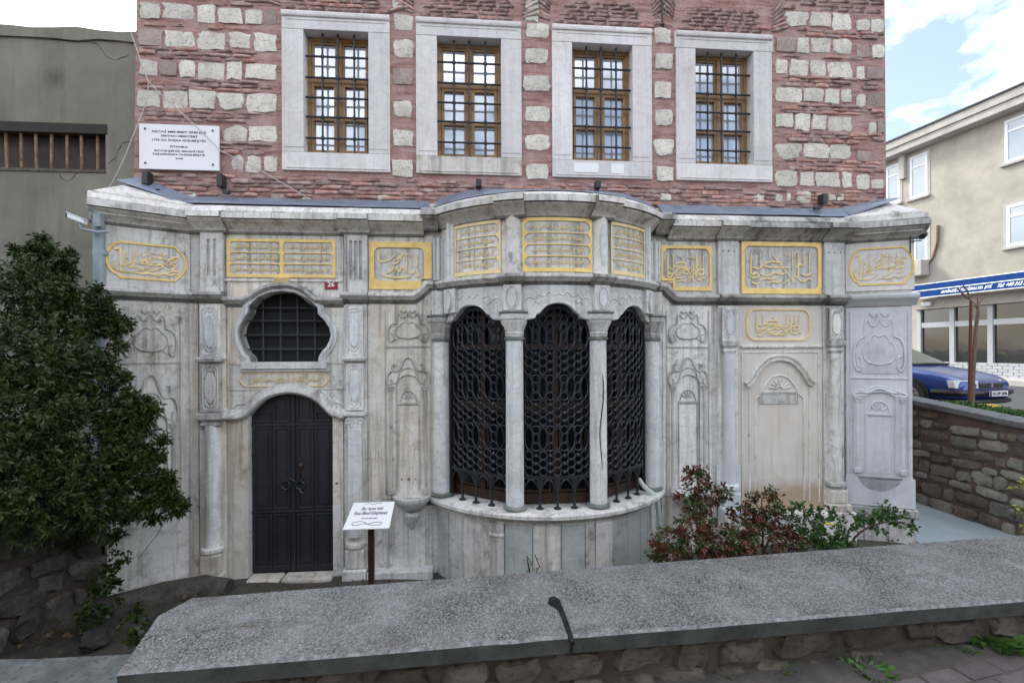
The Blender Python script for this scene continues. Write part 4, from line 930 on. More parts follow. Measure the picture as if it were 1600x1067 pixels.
for (u0, u1, side, lab, mt) in ((-1.30, -.655, 'R', 'weathered four line gold text panel on the left face of the bow', 1), (-.40, .40, 'both', 'bright four line gold text panel on the middle face of the bow', 0), (.66, 1.30, 'none', 'weathered four line gold text panel on the right face of the bow', 1)):
    z0, z1 = 3.635, 4.245; P = put('inscription', None, B, (0, 0, 0)); P['label'] = lab
    mb = MB(BAY)
    bl, br = (.05 if side in ('both',) else .02), (.05 if side in ('both', 'R') else .02)
    hs = scallop(u0 + bl, u1 - br, z0 + .045, z1 - .035, 4, side)
    # border as strips so that it follows the curve
    vsl = []
    mb.box(u0, u1, 0, .014, z1 - .035, z1, n=8); mb.box(u0, u1, 0, .014, z0, z0 + .045, n=8)
    for i in range(1, 4): zz = z0 + .045 + i * (z1 - z0 - .08) / 4; mb.box(u0 + .02, u1 - .02, 0, .011, zz - .006, zz + .006, n=8)
    for (sd, e, dr) in (('L', u0, 1), ('R', u1, -1)):
        wv = side in ('both', sd); n_ = 32; vs = []; fs = []
        for j in range(n_ + 1):
            zz = z0 + .045 + (z1 - z0 - .08) * j / n_; ww = (.02 + .05 * (1 - abs(math.sin(math.pi * 4 * j / n_)) ** .8)) if wv else .02
            vs += [(e, 0, zz), (e, .0135, zz), (e + dr * ww, .0135, zz), (e + dr * ww, 0, zz)]
        for j in range(n_):
            for k in range(3): fs.append((4 * j + k, 4 * j + k + 1, 4 * j + k + 5, 4 * j + k + 4))
        mb.add(vs, fs)
    mb.build('border', M_GOLD if not mt else M_GOLDT, P)
    zs = [z0 + .045 + (i + .5) * (z1 - z0 - .08) / 4 for i in range(4)]; lines(P, BAY, u0 + .09, u1 - .09, zs, .075, seed=int((u0 + 2) * 3), o=.003)

# --- the bow: frieze, arches, columns, sill, drum
for a, b in ((-umax, -.60), (-.60, -.43), (-.43, .43), (.43, .60), (.60, umax)):
    wide = b - a > .3
    mb = MB(BAY); n = 10; mb.box(a + .001, b - .001, -.12, 0 if wide else -.01, 3.60, 4.36, n=n); mb.build('frieze_slab', M_FRZ, B, smooth=True)
for c in (-.515, .515, -1.36, 1.36):
    P = put('frieze_shaft', None, B, (0, 0, 0)); p = BAY(c, -.02, 0)
    mb = MB(IDM)
    if abs(c) < 1: mb.lathe(p.x, p.y, [(.095, 3.60), (.095, 4.30)], seg=20)
    else:
        for dx in (-.05, 0, .05): mb.lathe(p.x + dx, p.y - .02 + abs(dx) * .4, [(.032, 3.60), (.032, 4.30)], seg=10)
    mb.build('half_shaft', M_MARB if abs(c) < 1 else M_SHAFT, P, smooth=True)
    if c > 0 and c < 1: mb = MB(BAY); mb.prism([(c + .045 * math.cos(R_(q)), 3.95 + .24 * math.sin(R_(q))) for q in range(0, 360, 20)], .066, .085); mb.build('oval_plate', M_SHAFT, P, bevel=.004)
    # short pier with a cartouche over each column capital
    mb = MB(BAY); mb.box(c - .10, c + .10, -.15, .055, 3.20, 3.49, n=2); mb.build('pier', M_MARB, P, bevel=.004)
    mb = MB(BAY); mb.prism([(c + .05 * math.cos(R_(q)), 3.345 + .105 * math.sin(R_(q))) for q in range(0, 360, 20)], .055, .07); mb.tube([(c + .07 * math.cos(R_(q)), .058, 3.345 + .125 * math.sin(R_(q))) for q in range(0, 361, 20)], .008)
    mb.build('cartouche', M_SHAFT, P, smooth=True)
AP = [(0, 1), (.12, .985), (.24, .93), (.34, .84), (.42, .72), (.48, .60), (.53, .52), (.60, .50), (.615, .42), (.64, .34), (.70, .29), (.80, .27), (.875, .255), (.91, .20), (.94, .06), (.95, 0), (1, 0)]
def arch_z(t):
    t = abs(t)
    for (a, za), (b, zb_) in zip(AP[:-1], AP[1:]):
        if a <= t <= b: return za + (zb_ - za) * (t - a) / (b - a)
    return 0
HALF = .415
for c, hw in ((-1.065, HALF + .03), (0, HALF), (1.065, HALF + .03)):
    mb = MB(BAY); ts = sorted(set([s_ * a for a, _ in AP for s_ in (-1, 1)])); vs = []; fs = []
    for t in ts:
        u = c + t * hw; z = 3.03 + .25 * arch_z(t); vs += [(u, -.12, z), (u, 0, z), (u, 0, 3.49), (u, -.12, 3.49)]
    for i in range(len(ts) - 1):
        for j in range(4): fs.append((4 * i + j, 4 * i + (j + 1) % 4, 4 * i + 4 + (j + 1) % 4, 4 * i + 4 + j))
    mb.add(vs, fs); AR = mb.build('arch', M_SHAFT, B, smooth=True)
    mb = MB(BAY); mb.tube([(c + t * hw, .0, 3.045 + .25 * arch_z(t)) for t in ts], .009)
    for s_ in (-1, 1):
        mb.tube([(c + s_ * hw * x, .0, z) for x, z in spline([(0, 3.40), (.12, 3.37), (.25, 3.41), (.40, 3.36), (.55, 3.38), (.66, 3.33), (.80, 3.35), (.92, 3.30), (.95, 3.22), (.88, 3.16), (.80, 3.18), (.82, 3.23)], 4)], .009)
        mb.tube([(c + s_ * hw * x, .0, z) for x, z in spline([(.45, 3.32), (.55, 3.28), (.62, 3.31), (.70, 3.26)], 4)], .009)
    mb.build('carving', M_MARB, AR, smooth=True)
for ci, c in enumerate((-1.62, -.515, .515, 1.62)):
    outer = abs(c) > 1; P = put('column', None, B, (0, 0, 0)); p = BAY(c, -.06 if not outer else -.02, 0)
    if ci == 2: P['label'] = 'inner column with a long dark vertical crack'
    x, y = p.x, p.y
    mb = MB(IDM); mb.lathe(x, y, [(.104, .975), (.106, 1.2), (.103, 2.0), (.100, 2.86)], seg=12); mb.build('shaft', M_SHAFT, P, smooth=True)
    mb = MB(IDM); mb.lathe(x, y, [(.115, .925), (.135, .935), (.138, .955), (.112, .975)], seg=24); mb.build('base_ring', M_VERD, P, smooth=True)
    mb = MB(IDM); mb.lathe(x, y, [(.100, 2.86), (.118, 2.868), (.118, 2.89), (.103, 2.90)], seg=24); mb.build('neck_ring', M_VERD, P, smooth=True)
    def sq(mb, prof):
        vs = []
        for (r, z) in prof:
            for q in range(8):
                a_ = R_(q * 45 + 22.5); k = 1.08 / max(abs(math.cos(a_)), abs(math.sin(a_))) * .97; vs.append((x + r * k * math.cos(a_), y + r * k * math.sin(a_), z))
        n = len(prof); fs = [(8 * i + j, 8 * i + (j + 1) % 8, 8 * i + 8 + (j + 1) % 8, 8 * i + 8 + j) for i in range(n - 1) for j in range(8)] + [tuple(reversed(range(8))), tuple(range(8 * n - 8, 8 * n))]
        mb.add(vs, fs)
    mb = MB(IDM); sq(mb, [(.092, 2.90), (.096, 2.93), (.10, 2.935), (.10, 2.95), (.096, 2.96), (.115, 3.02), (.135, 3.07), (.14, 3.09)])
    mb.build('capital', M_MARB if not outer else M_GRIM, P, bevel=.006)
    mb = MB(IDM); sq(mb, [(.135, 3.09), (.15, 3.10), (.155, 3.15), (.15, 3.165)]); mb.lathe(x, y - .0, [(.0, 3.095), (.12, 3.10), (.165, 3.12), (.168, 3.14), (.12, 3.16)], seg=16); mb.build('abacus', M_SHAFT if not outer else M_GRIM, P, bevel=.006)
    mb = MB(IDM); sq(mb, [(.155, 3.165), (.172, 3.17), (.172, 3.188), (.15, 3.195)]); mb.build('cap_plate', M_VERD, P, bevel=.003)
    if ci == 2:
        mb = MB(IDM); pts = []
        for i in range(12):
            z = 2.48 - i * .10; a_ = R_(-100 + 10 * math.sin(i * .7) - i * 1.3 + 25); pts.append((x + .104 * math.cos(a_), y + .104 * math.sin(a_), z))
        mb.tube(pts, [.001] + [.006] * 10 + [.001], 5); mb.build('crack', M_DARK, P)
for x_ in (-.42, 2.36):
    for dx in (-.045, 0, .045): mb = MB(MAIN); mb.tube([(x_ + dx, .085 - abs(dx) * .5, 3.62), (x_ + dx, .085 - abs(dx) * .5, 4.14)], .026, 10); mb.build('corner_shaft', M_SHAFT, B, smooth=True)
# sill moulding and drum slabs
mb = MB(BAY); mb.sweep(arc(.92, -umax - .14, umax + .14), [(-.5, .0), (.12, 0), (.135, -.012), (.135, -.05), (.12, -.062), (.09, -.07), (.075, -.10), (.045, -.115), (.04, -.14), (.0, -.15)]); mb.build('bow_sill', M_MARB, B, smooth=True)
cu = [-umax - .05, -1.42, -1.18, -.80, -.62, -.30, .02, .30, .42, .66, .90, 1.15, 1.45, umax + .05]
for i, (a, b) in enumerate(zip(cu[:-1], cu[1:])):
    mb = MB(BAY); d = .025 if i in (3, 8) else random.uniform(-.004, .006); mb.box(a + .004, b - .004, -.1, .02 + d, -.15, .775, n=4); mb.build('drum_slab', random.choice((M_DRUM, M_DRUM, M_MARB)), B, smooth=False, bevel=.004)
mb = MB(BAY); mb.box(-umax, umax, -.12, .0, -.15, .8, n=24); mb.build('drum_core', M_GRIM, B)
mb = MB(BAY); mb.box(-.80, -.62, .0, .06, .62, .66, n=2); mb.build('drum_bracket', M_MARB, B, bevel=.01)

# --- iron grilles of the bow
ringm = None
def ring_mesh(name, ru, rz, t, kind='ring', seg=14):
    mb = MB(IDM)
    if kind == 'ring': mb.tube([(ru * math.cos(2 * math.pi * i / seg), 0, rz * math.sin(2 * math.pi * i / seg)) for i in range(seg + 1)], t, 4)
    elif kind == 'boss': mb.lathe(0, 0, [(0, -rz), (ru * .7, -rz * .4), (ru, 0), (ru * .7, rz * .4), (0, rz)], seg=6)
    elif kind == 'vee': mb.tube([(x * ru, 0, z * rz) for x, z in spline([(-1, 1), (-.75, .2), (-.25, -.3), (0, -1), (.25, -.3), (.75, .2), (1, 1)], 2)], t, 4)
    elif kind == 'stem': mb.tube([(0, 0, -rz), (0, 0, rz)], t, 4)
    me = mb.mesh(name); me.materials.append(M_IRON); return me
ME_R = ring_mesh('ring', .044, .046, .0085); ME_O = ring_mesh('oval', .046, .128, .0085, seg=18); ME_S = ring_mesh('small_oval', .032, .055, .008, seg=12); ME_B = ring_mesh('boss', .026, .03, 0, 'boss')
ME_V = ring_mesh('scroll', .042, .06, .0085, 'vee'); ME_T = ring_mesh('stem', 0, .05, .008, 'stem')
GR = -.10
def arch_lim(c, hw, u): return 3.03 + .25 * arch_z(max(-1, min(1, (u - c) / hw)))
for gi, (c, hw) in enumerate(((-1.065, HALF + .03), (0, HALF), (1.065, HALF + .03))):
    G = put('grille', None, B, (0, 0, 0)); hw2 = hw + .015
    k0 = (BR + GR) / BR
    fr = MB(BAY)
    for s_ in (-1, 1): fr.box(c + s_ * hw2 - .022, c + s_ * hw2 + .022, GR - .02, GR + .02, .925, 3.05)
    fr.box(c - hw2 + .022, c + hw2 - .022, GR - .012, GR + .012, 1.265, 1.30, n=6)
    fr.tube([(c + t * hw2 * .985, GR, 3.015 + .235 * arch_z(t)) for t in sorted(set([s_ * a for a, _ in AP for s_ in (-1, 1)]))], .034, 6); fr.build('frame', M_IRON, G)
    pitch = .0875; ncol = int((hw2 - .02) / pitch); 
    def put_g(nm, me, u, z, fl=False, k=1.0):
        if z > arch_lim(c, hw2, u) - .03 or abs(u - c) > hw2 - .03: return
        a_ = u / BR; p = BAY(u, GR, z); put(nm, me, G, p, (math.pi if fl else 0, 0, a_), (1, 1, 1))
    z = 1.36; rowk = 0
    per = [('r', .0), ('r', .092), ('o', .27), ('r', .45), ('r', .54), ('r', .63)]; H_ = .70
    for rep in range(3):
        zb0 = 1.345 + rep * .585
        for i in range(-ncol, ncol + 1):
            u = c + i * pitch; main = (i % 2 == 0)
            for r_i in range(3):
                zz = zb0 + r_i * .094
                if main: put_g('ring', ME_R, u, zz)
                elif r_i < 2: put_g('ring', ME_R, u, zz + .047); put_g('boss', ME_B, u, zz)
                else: put_g('boss', ME_B, u, zz)
            zz = zb0 + .385
            if main: put_g('oval', ME_O, u, zz)
            else: put_g('small_oval', ME_S, u, zz); put_g('ring', ME_R, u, zz - .10); put_g('ring', ME_R, u, zz + .10)
    for i in range(-ncol, ncol + 1):
        u = c + i * pitch
        for zz in (3.10, 3.19): put_g('ring', ME_R, u, zz)
        if i % 2: put_g('small_oval', ME_S, u, 3.03)
    rl = MB(BAY)
    for rep_ in range(3):
        for dz in (.245, .525): zz = 1.345 + rep_ * .585 + dz; rl.tube([(c - hw2 + 2 * hw2 * j / 8, GR, zz) for j in range(9)], .0075, 4)
    rl.build('rail', M_IRON, G)
    zt = 1.27
    np_ = 4; w_ = 2 * hw2 / np_
    for i in range(np_ - 1):
        u = c - hw2 + w_ * (i + 1); t = MB(IDM); p = BAY(u, GR + .0, 0)
        t.lathe(p.x, p.y, [(.045, .921), (.042, .935), (.018, .94), (.015, .98), (.02, 1.05), (.014, 1.10), (.02, 1.16), (.04, 1.20), (.045, 1.265)], seg=8); t.build('post', M_IRON, G, smooth=True)
    for i in range(np_):
        a, b = c - hw2 + w_ * i + .02, c - hw2 + w_ * (i + 1) - .02; t = MB(BAY); t.tube([(a + (b - a) * j / 8, GR, 1.16 + .10 * math.sin(math.pi * j / 8)) for j in range(9)], .011, 5); t.build('bottom_arch', M_IRON, G)
# wood windows and dark room behind the grilles
for c in (-1.065, 0, 1.065):
    Wn = put('bow_window', None, B, (0, 0, 0)); a_ = c / BR; ctr = BAY(c, -.28, 0); PL = Plane((ctr.x - .5 * math.cos(a_), ctr.y - .5 * math.sin(a_)), (ctr.x + .5 * math.cos(a_), ctr.y + .5 * math.sin(a_)))
    mb = MB(PL); mb.frame(.04, .96, .95, 3.4, .06, -.03, .03); mb.box(.465, .535, -.03, .035, 1.01, 3.34); mb.box(.1, .9, -.03, .03, 2.76, 2.82); mb.box(.1, .9, -.03, .03, 2.04, 2.12); mb.box(.1, .9, -.03, .03, 1.0, 1.06); mb.build('window_frame', M_BRWD, Wn, bevel=.004)
    mb = MB(PL)
    for a, b in ((.11, .455), (.545, .89)): mb.frame(a, b, 1.07, 2.03, .03, -.02, .02)
    mb.build('casement', M_BRWD, Wn, bevel=.003)
    for a, b in ((.1, .46), (.54, .9)):
        for z0, z1 in ((1.06, 2.04), (2.12, 2.76), (2.82, 3.34)): mb = MB(PL); mb.box(a, b, -.012, -.006, z0, z1); mb.build('pane', M_GLASSI, Wn)
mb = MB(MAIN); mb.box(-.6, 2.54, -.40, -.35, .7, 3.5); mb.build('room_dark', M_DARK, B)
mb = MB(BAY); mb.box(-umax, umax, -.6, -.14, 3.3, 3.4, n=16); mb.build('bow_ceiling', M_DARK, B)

# --- carved side panels
def scroll(s_, uc, w_, pts, n=4): return spline([(uc + s_ * w_ * x, z) for x, z in pts], n)
def rel(mb, pts, o=.0, r=.011): mb.tube([(p[0], o + .003, p[1]) for p in pts], r * 1.25, 6)
def crest(mb, uc, w_, z0, z1, o, style=0):
    h = z1 - z0
    f_ = lambda L_: [(x, z0 + y * h) for x, y in L_]
    for s_ in (-1, 1):
        rel(mb, scroll(s_, uc, w_, f_([(.0, .95), (.12, .80), (.30, .78), (.42, .88), (.52, .80), (.55, .62), (.75, .58), (.92, .45), (.95, .22), (.82, .08), (.68, .14), (.70, .28), (.80, .30)])), o)
        rel(mb, scroll(s_, uc, w_, f_([(.40, .55), (.55, .48), (.62, .34), (.5, .24), (.35, .2), (.0, .17)])), o, .009)
        rel(mb, scroll(s_, uc, w_, f_([(.0, .60), (.18, .64), (.34, .58), (.42, .5)])), o, .009)
        rel(mb, scroll(s_, uc, w_, f_([(.10, .98), (.22, .92), (.34, .98)])), o, .008)
def hood(mb, uc, w_, z0, z1, o):
    h = z1 - z0; f_ = lambda L_: [(x, z0 + y * h) for x, y in L_]
    for s_ in (-1, 1):
        rel(mb, scroll(s_, uc, w_, f_([(0, 1.0), (.16, .93), (.30, .70), (.46, .52), (.62, .50), (.76, .62), (.72, .76), (.60, .74)])), o, .013)
        rel(mb, scroll(s_, uc, w_, f_([(.66, .50), (.86, .48), (1.0, .28), (1.0, .05), (.86, -.03), (.78, .10), (.84, .2)])), o, .012)
        rel(mb, scroll(s_, uc, w_, f_([(.80, -.02), (.72, .04), (.60, .05), (.52, .16), (.40, .44), (.22, .58), (0, .62)])), o, .009)
def side_panel(name, M, u0, u1, zt, zc, zh, zbm, mat, lab=None, basin=True, full=True, carve=None):
    P = put(name, None, B, (0, 0, 0)); carve = carve or (mat if mat is M_NEW else M_CARV); uc, w_ = (u0 + u1) / 2, (u1 - u0) / 2
    if lab: P['label'] = lab
    mb = MB(M); mb.prism(rect(u0 - .05, u1 + .04, zbm - .07, zt), -.03, .004); mb.build('slab', mat, P, bevel=.004)
    mb = MB(M); mb.box(u0, u1, 0, .016, zc - .012, zc + .012)
    for e in (u0, u1): mb.box(e - .008, e + .008, 0, .014, zbm, zt - .06)
    mb.build('moulding', carve, P, bevel=.004)
    ha = (zc - .14) - zh
    pr = MB(M); wi = w_ * .55
    ring_o = [(u0 + .03, zbm + .01), (u0 + .03, zh + .02)] + [(uc - w_ * .9 * x, zh + ha * y) for x, y in ((.92, .3), (.70, .52), (.46, .52), (.26, .76), (.12, .95))] + [(uc, zh + ha)] + [(uc + w_ * .9 * x, zh + ha * y) for x, y in ((.12, .95), (.26, .76), (.46, .52), (.70, .52), (.92, .3))] + [(u1 - .03, zh + .02), (u1 - .03, zbm + .01)]
    arch_h = [(uc + wi, zbm + .01), (uc + wi, zh - .03)] + [(uc + wi * math.cos(R_(q)), zh - .03 + w_ * .52 * math.sin(R_(q))) for q in range(15, 180, 15)] + [(uc - wi, zh - .03), (uc - wi, zbm + .01)]
    pr.prism(ring_o + arch_h, .002, .026); pr.build('niche_surround', mat, P, bevel=.006)
    hc = zt - .06 - (zc + .03); pr = MB(M)
    cz = [(.0, .92), (.14, .80), (.32, .80), (.44, .86), (.52, .76), (.56, .60), (.76, .55), (.90, .40), (.84, .14), (.60, .12), (.40, .20), (.0, .16)]
    pr.prism([(uc + w_ * .92 * x, zc + .03 + hc * y) for x, y in cz] + [(uc - w_ * .92 * x, zc + .03 + hc * y) for x, y in reversed(cz[1:-1])], .002, .016); pr.build('crest_plate', mat, P, bevel=.007)
    mb = MB(M); crest(mb, uc, w_ * .92, zc + .03, zt - .06, .012); mb.build('carved_crest', carve, P, smooth=True)
    mb = MB(M); hood(mb, uc, w_ * .9, zh, zc - .14, .022); mb.build('carved_hood', carve, P, smooth=True)
    mb = MB(M); c0, c1 = u0 + .05, u1 - .05
    for e in (c0, c1): mb.lathe(e + (.02 if e == c0 else -.02), .022, [(.024, zbm + .06), (.022, zh - .08)], seg=10)
    mb.build('colonnette', carve, P, smooth=True)
    for e in (c0 + .02, c1 - .02):
        mb = MB(M); mb.box(e - .04, e + .04, 0, .06, zh - .04, zh - .02); mb.box(e - .03, e + .03, 0, .05, zh - .08, zh - .04); mb.build('colonnette_cap', carve, P, bevel=.004)
        mb = MB(M); mb.box(e - .038, e + .038, 0, .058, zbm, zbm + .06); mb.build('colonnette_foot', carve, P, bevel=.004)
    iw = w_ * .44; zi = zh - .02
    mb = MB(M); rel(mb, [(uc - w_ * .55, zbm + .02), (uc - w_ * .55, zh - .03)] + [(uc + w_ * .55 * math.cos(R_(q)), zh - .03 + w_ * .52 * math.sin(R_(q))) for q in range(180, -1, -15)] + [(uc + w_ * .55, zbm + .02)], .004, .008)
    rel(mb, [(uc - iw, zbm + .02), (uc - iw, zh - .26), (uc + iw, zh - .26), (uc + iw, zbm + .02)], .004, .007)
    rel(mb, [(uc - iw * .9, zh - .22)] + [(uc + iw * .8 * math.cos(R_(q)), zh - .20 + iw * .95 * math.sin(R_(q))) for q in range(180, -1, -20)] + [(uc + iw * .9, zh - .22)], .004, .009)
    mb.box(uc - iw * 1.05, uc + iw * 1.05, 0, .02, zh - .25, zh - .225)
    for j in range(5): q = R_(30 + 30 * j); rel(mb, [(uc + .03 * math.cos(q), zh - .2 + .03 * math.sin(q)), (uc + iw * .7 * math.cos(q), zh - .20 + iw * .8 * math.sin(q))], .004, .007)
    mb.build('niche_relief', carve, P, smooth=True)
    if basin:
        mb = MB(M)
        for du, r in ((0, .022), (-.085, .010), (.085, .010)): mb.lathe(uc + du, .0, [(r, zbm + .25 - r), (r, zbm + .25 + r)], seg=8)
        mb = MB(M)
        for du, r in ((0, .020), (-.085, .011), (.085, .011)): mb.prism([(uc + du + r * math.cos(R_(q)), zbm + .17 + r * math.sin(R_(q))) for q in range(0, 360, 45)], .004, .0075)
        mb.build('tap_hole', M_RUST, P)
    return P
slab(rect(-1.30, -1.12, -.1, 3.33), -.006, M_WARM); 
PA = side_panel('carved_panel', MAIN, -1.085, -.52, 3.32, 2.80, 2.33, .97, M_WARM, 'narrow carved niche panel left of the bow')
slab(rect(-1.30, -.60, -.12, .895), 0, M_MARB, o0=-.02)
slab(rect(-.70, -.34, .9, 3.62), -.006, M_MARB, o0=-.2); slab(rect(2.30, 2.60, .9, 3.62), -.006, M_MARB, o0=-.2)
slab(rect(-.48, -.36, .9, 3.33), .03, M_SHAFT); slab(rect(2.34, 2.44, .9, 3.33), .03, M_SHAFT)
for a_, b_ in ((-.50, -.36), (2.32, 2.44)): mb = MB(MAIN); mb.box(a_, b_, .0, .09, 3.19, 3.49); mb.build('corner_pier', M_MARB, B, bevel=.005)
PB = side_panel('carved_panel', MAIN, 2.53, 3.10, 3.32, 2.78, 2.30, .90, M_MARB, 'narrow carved niche panel right of the bow')
slab(rect(2.46, 3.21, -.1, .825), 0, M_WARM, o0=-.02)
for (x, z, mt) in ((-.757, .945, M_SHAFT), (2.80, .90, M_NEW)):
    P = put('basin', None, B, (0, 0, 0)); mb = MB(MAIN)
    mb.lathe(x, 0, [(.02, z - .20), (.09, z - .19), (.17, z - .13), (.225, z - .06), (.24, z - .03), (.24, z), (.20, z), (.17, z - .04), (.0, z - .06)], seg=24); mb.build('bowl', mt, P, smooth=True)
    mb = MB(MAIN); mb.lathe(x, .02, [(.01, z - .42), (.03, z - .40), (.05, z - .36), (.085, z - .28), (.095, z - .24), (.07, z - .205)], seg=16); mb.build('stem', mt, P, smooth=True)
x, z = at(540, 705); 
for px, py in ((526, 755),): 
    x, z = at(px, py); mb = MB(MAIN); mb.prism([(x + .018 * math.cos(R_(q)), z + .018 * math.sin(R_(q))) for q in range(0, 360, 45)], 0, .004); mb.build('bolt_hole', M_RUST, B)
# the blind niche between the right pilasters
P = put('blind_niche', None, B, (0, 0, 0)); 
mb = MB(MAIN); mb.prism(rect(3.51, 4.695, .60, 3.33), -.03, -.002); mb.build('slab', M_NICHE, P, bevel=.004)
mb = MB(MAIN); mb.sweep([(3.54, 2.775), (4.68, 2.775)], [(-.01, -.02), (.012, -.018), (.03, .0), (.03, .02), (-.01, .03)]); mb.box(3.555, 3.575, -.01, .012, .7, 2.73); mb.box(4.63, 4.65, -.01, .012, .7, 2.73); mb.box(3.53, 4.67, -.01, .01, 2.70, 2.715); mb.build('moulding', M_MARB, P, bevel=.003)
uc = 4.085
def arc2(w_, z0, h, ext): return spline([(uc - w_ - ext, z0), (uc - w_, z0 + .05), (uc - w_ * .82, z0 + h * .48), (uc - w_ * .45, z0 + h * .88), (uc, z0 + h), (uc + w_ * .45, z0 + h * .88), (uc + w_ * .82, z0 + h * .48), (uc + w_, z0 + .05), (uc + w_ + ext, z0)], 4)
mb = MB(MAIN); mb.sweep(arc2(.40, 2.27, .36, .07), [(-.01, -.04), (.035, -.035), (.04, -.01), (.022, .0), (.04, .015), (.045, .035), (-.01, .05)]); mb.build('arch_moulding', M_MARB, P, smooth=True)
mb = MB(MAIN); rel(mb, [(uc - .34, .72), (uc - .34, 2.08)] + arc2(.27, 2.10, .30, .06) + [(uc + .34, 2.08), (uc + .34, .72)], -.002, .009); rel(mb, [(uc - .42, .72), (uc - .42, 2.24)], -.002, .008); rel(mb, [(uc + .42, .72), (uc + .42, 2.24)], -.002, .008)
for j in range(7): q = R_(12 + 26 * j); rel(mb, [(uc + .04 * math.cos(q), 2.215 + .03 * math.sin(q)), (uc + .15 * math.cos(q), 2.215 + .13 * math.sin(q))], -.002, .012)
mb.build('shell_relief', M_MARB, P, smooth=True)
mb = MB(MAIN); mb.frame(3.80, 4.35, 2.02, 2.16, .012, -.01, .012); mb.box(3.83, 4.32, -.01, .018, 2.165, 2.185); mb.box(3.815, 4.335, -.01, .004, 2.03, 2.15)
for j in range(14): u = 3.83 + j * .036; mb.prism([(u, 2.04), (u + .03, 2.04), (u + .015, 2.12)], .004, .01)
mb.build('fringe_plaque', M_MARB, P, bevel=.002)
x, z = at(1171, 680); mb = MB(MAIN); mb.prism([(x + .022 * math.cos(R_(q)), z + .022 * math.sin(R_(q))) for q in range(0, 360, 45)], -.003, .003); mb.build('iron_stub', M_RUST, P)
# wings
wing_l = side_panel('wing_panel', LW, .14, .70, 3.30, 2.62, 1.93, .95, M_WARM, 'carved niche panel of the left wing, half behind the shrub', basin=False)
mb = MB(LW); mb.prism(rect(.02, .78, -.02, .86), -.02, .012); mb.build('plinth_slab', M_MARB, B, bevel=.004)
slab(rect(0, .09, .86, 3.33), -.004, M_WARM, M=LW)
wing_r = side_panel('wing_panel', RW, .06, .70, 3.30, 2.36, 2.12, 1.10, M_NEW, 'smooth new bluish marble panel of the right wing', basin=False)
for ww, M_, u0, u1, z0, z1, mt in ((wing_l, LW, .22, .62, 2.90, 3.12, M_MARB), (wing_l, LW, .20, .66, 2.30, 2.52, M_MARB), (wing_r, RW, .16, .60, 2.86, 3.08, M_NEW), (wing_r, RW, .16, .62, 2.42, 2.56, M_NEW)):
    mb = MB(M_); a, b = u1 - u0, z1 - z0
    mb.prism([(u0 + x * a, z0 + y * b) for x, y in ((.1, 0), (.9, 0), (.97, .15), (1, .3), (.92, .45), (.86, .8), (.7, 1), (.3, 1), (.14, .8), (.08, .45), (0, .3), (.03, .15))], 0, .014); mb.build('cartouche', mt, ww, bevel=.005)
mb = MB(RW); mb.prism([(.38 + .26 * math.cos(R_(q)), 1.12 + .26 * math.sin(R_(q)) * (1 if q > 180 else .2)) for q in range(180, 361, 12)], 0, .012); mb.build('lobe', M_NEW, wing_r, bevel=.004)
slab(rect(.0, RW.len, .665, 1.05), .012, M_NEW, M=RW, o0=-.02)
mb = MB(RW); mb.sweep([(0, .60), (RW.len + .02, .60)], [(-.02, -.06), (.04, -.06), (.05, -.03), (.05, .05), (-.02, .06)]); mb.build('plinth_ledge', M_GRIM, B, bevel=.004)
mb = MB(RW); 
for a, b in ((0, .2), (.2, .47), (.47, RW.len)): mb = MB(RW); mb.box(a + .003, b - .003, -.02, .03, -.1, .535); mb.build('plinth_slab', M_MARB, B, bevel=.01)
for a, b in ((3.22, 3.56), (3.56, 4.05), (4.05, 4.5), (4.5, 5.04)): mb = MB(MAIN); mb.box(a + .003, b - .003, -.02, .17 + random.uniform(-.01, .01), .05, .595); mb.build('plinth_slab', random.choice((M_MARB, M_WARM)), B, bevel=.012)
mb = MB(MAIN); mb.box(-1.29, -.50, -.02, .16, -.2, .05); mb.build('base_kerb', M_SHAFT, B, bevel=.01)
# rounded worn kerb at the foot of the left wing
mb = MB(IDM); mb.tube([(x, y, z) for x, y, z in ((-4.3, -.95, -.02), (-3.9, -.62, -.03), (-3.5, -.36, -.03), (-3.1, -.30, -.02), (-2.8, -.33, -.03))], [.15, .16, .17, .19, .16], 10, flat=.8); mb.build('worn_kerb', M_STONEL, B, smooth=True)
# long crack on left plinth
mb = MB(LW); mb.tube([(u, .013, z) for u, z in ((.30, .38), (.38, .50), (.46, .60), (.52, .72), (.60, .80))], .003, 4); mb.build('crack', M_DARK, B)
# wall cracks on P1
mb = MB(MAIN); mb.tube([(u, .005, z) for u, z in spline([(-.86, 1.80), (-.76, 1.72), (-.73, 1.5), (-.755, 1.3), (-.75, 1.12), (-.78, 1.0)], 4)], .0035, 4); mb.build('crack', M_GRIM, PA)

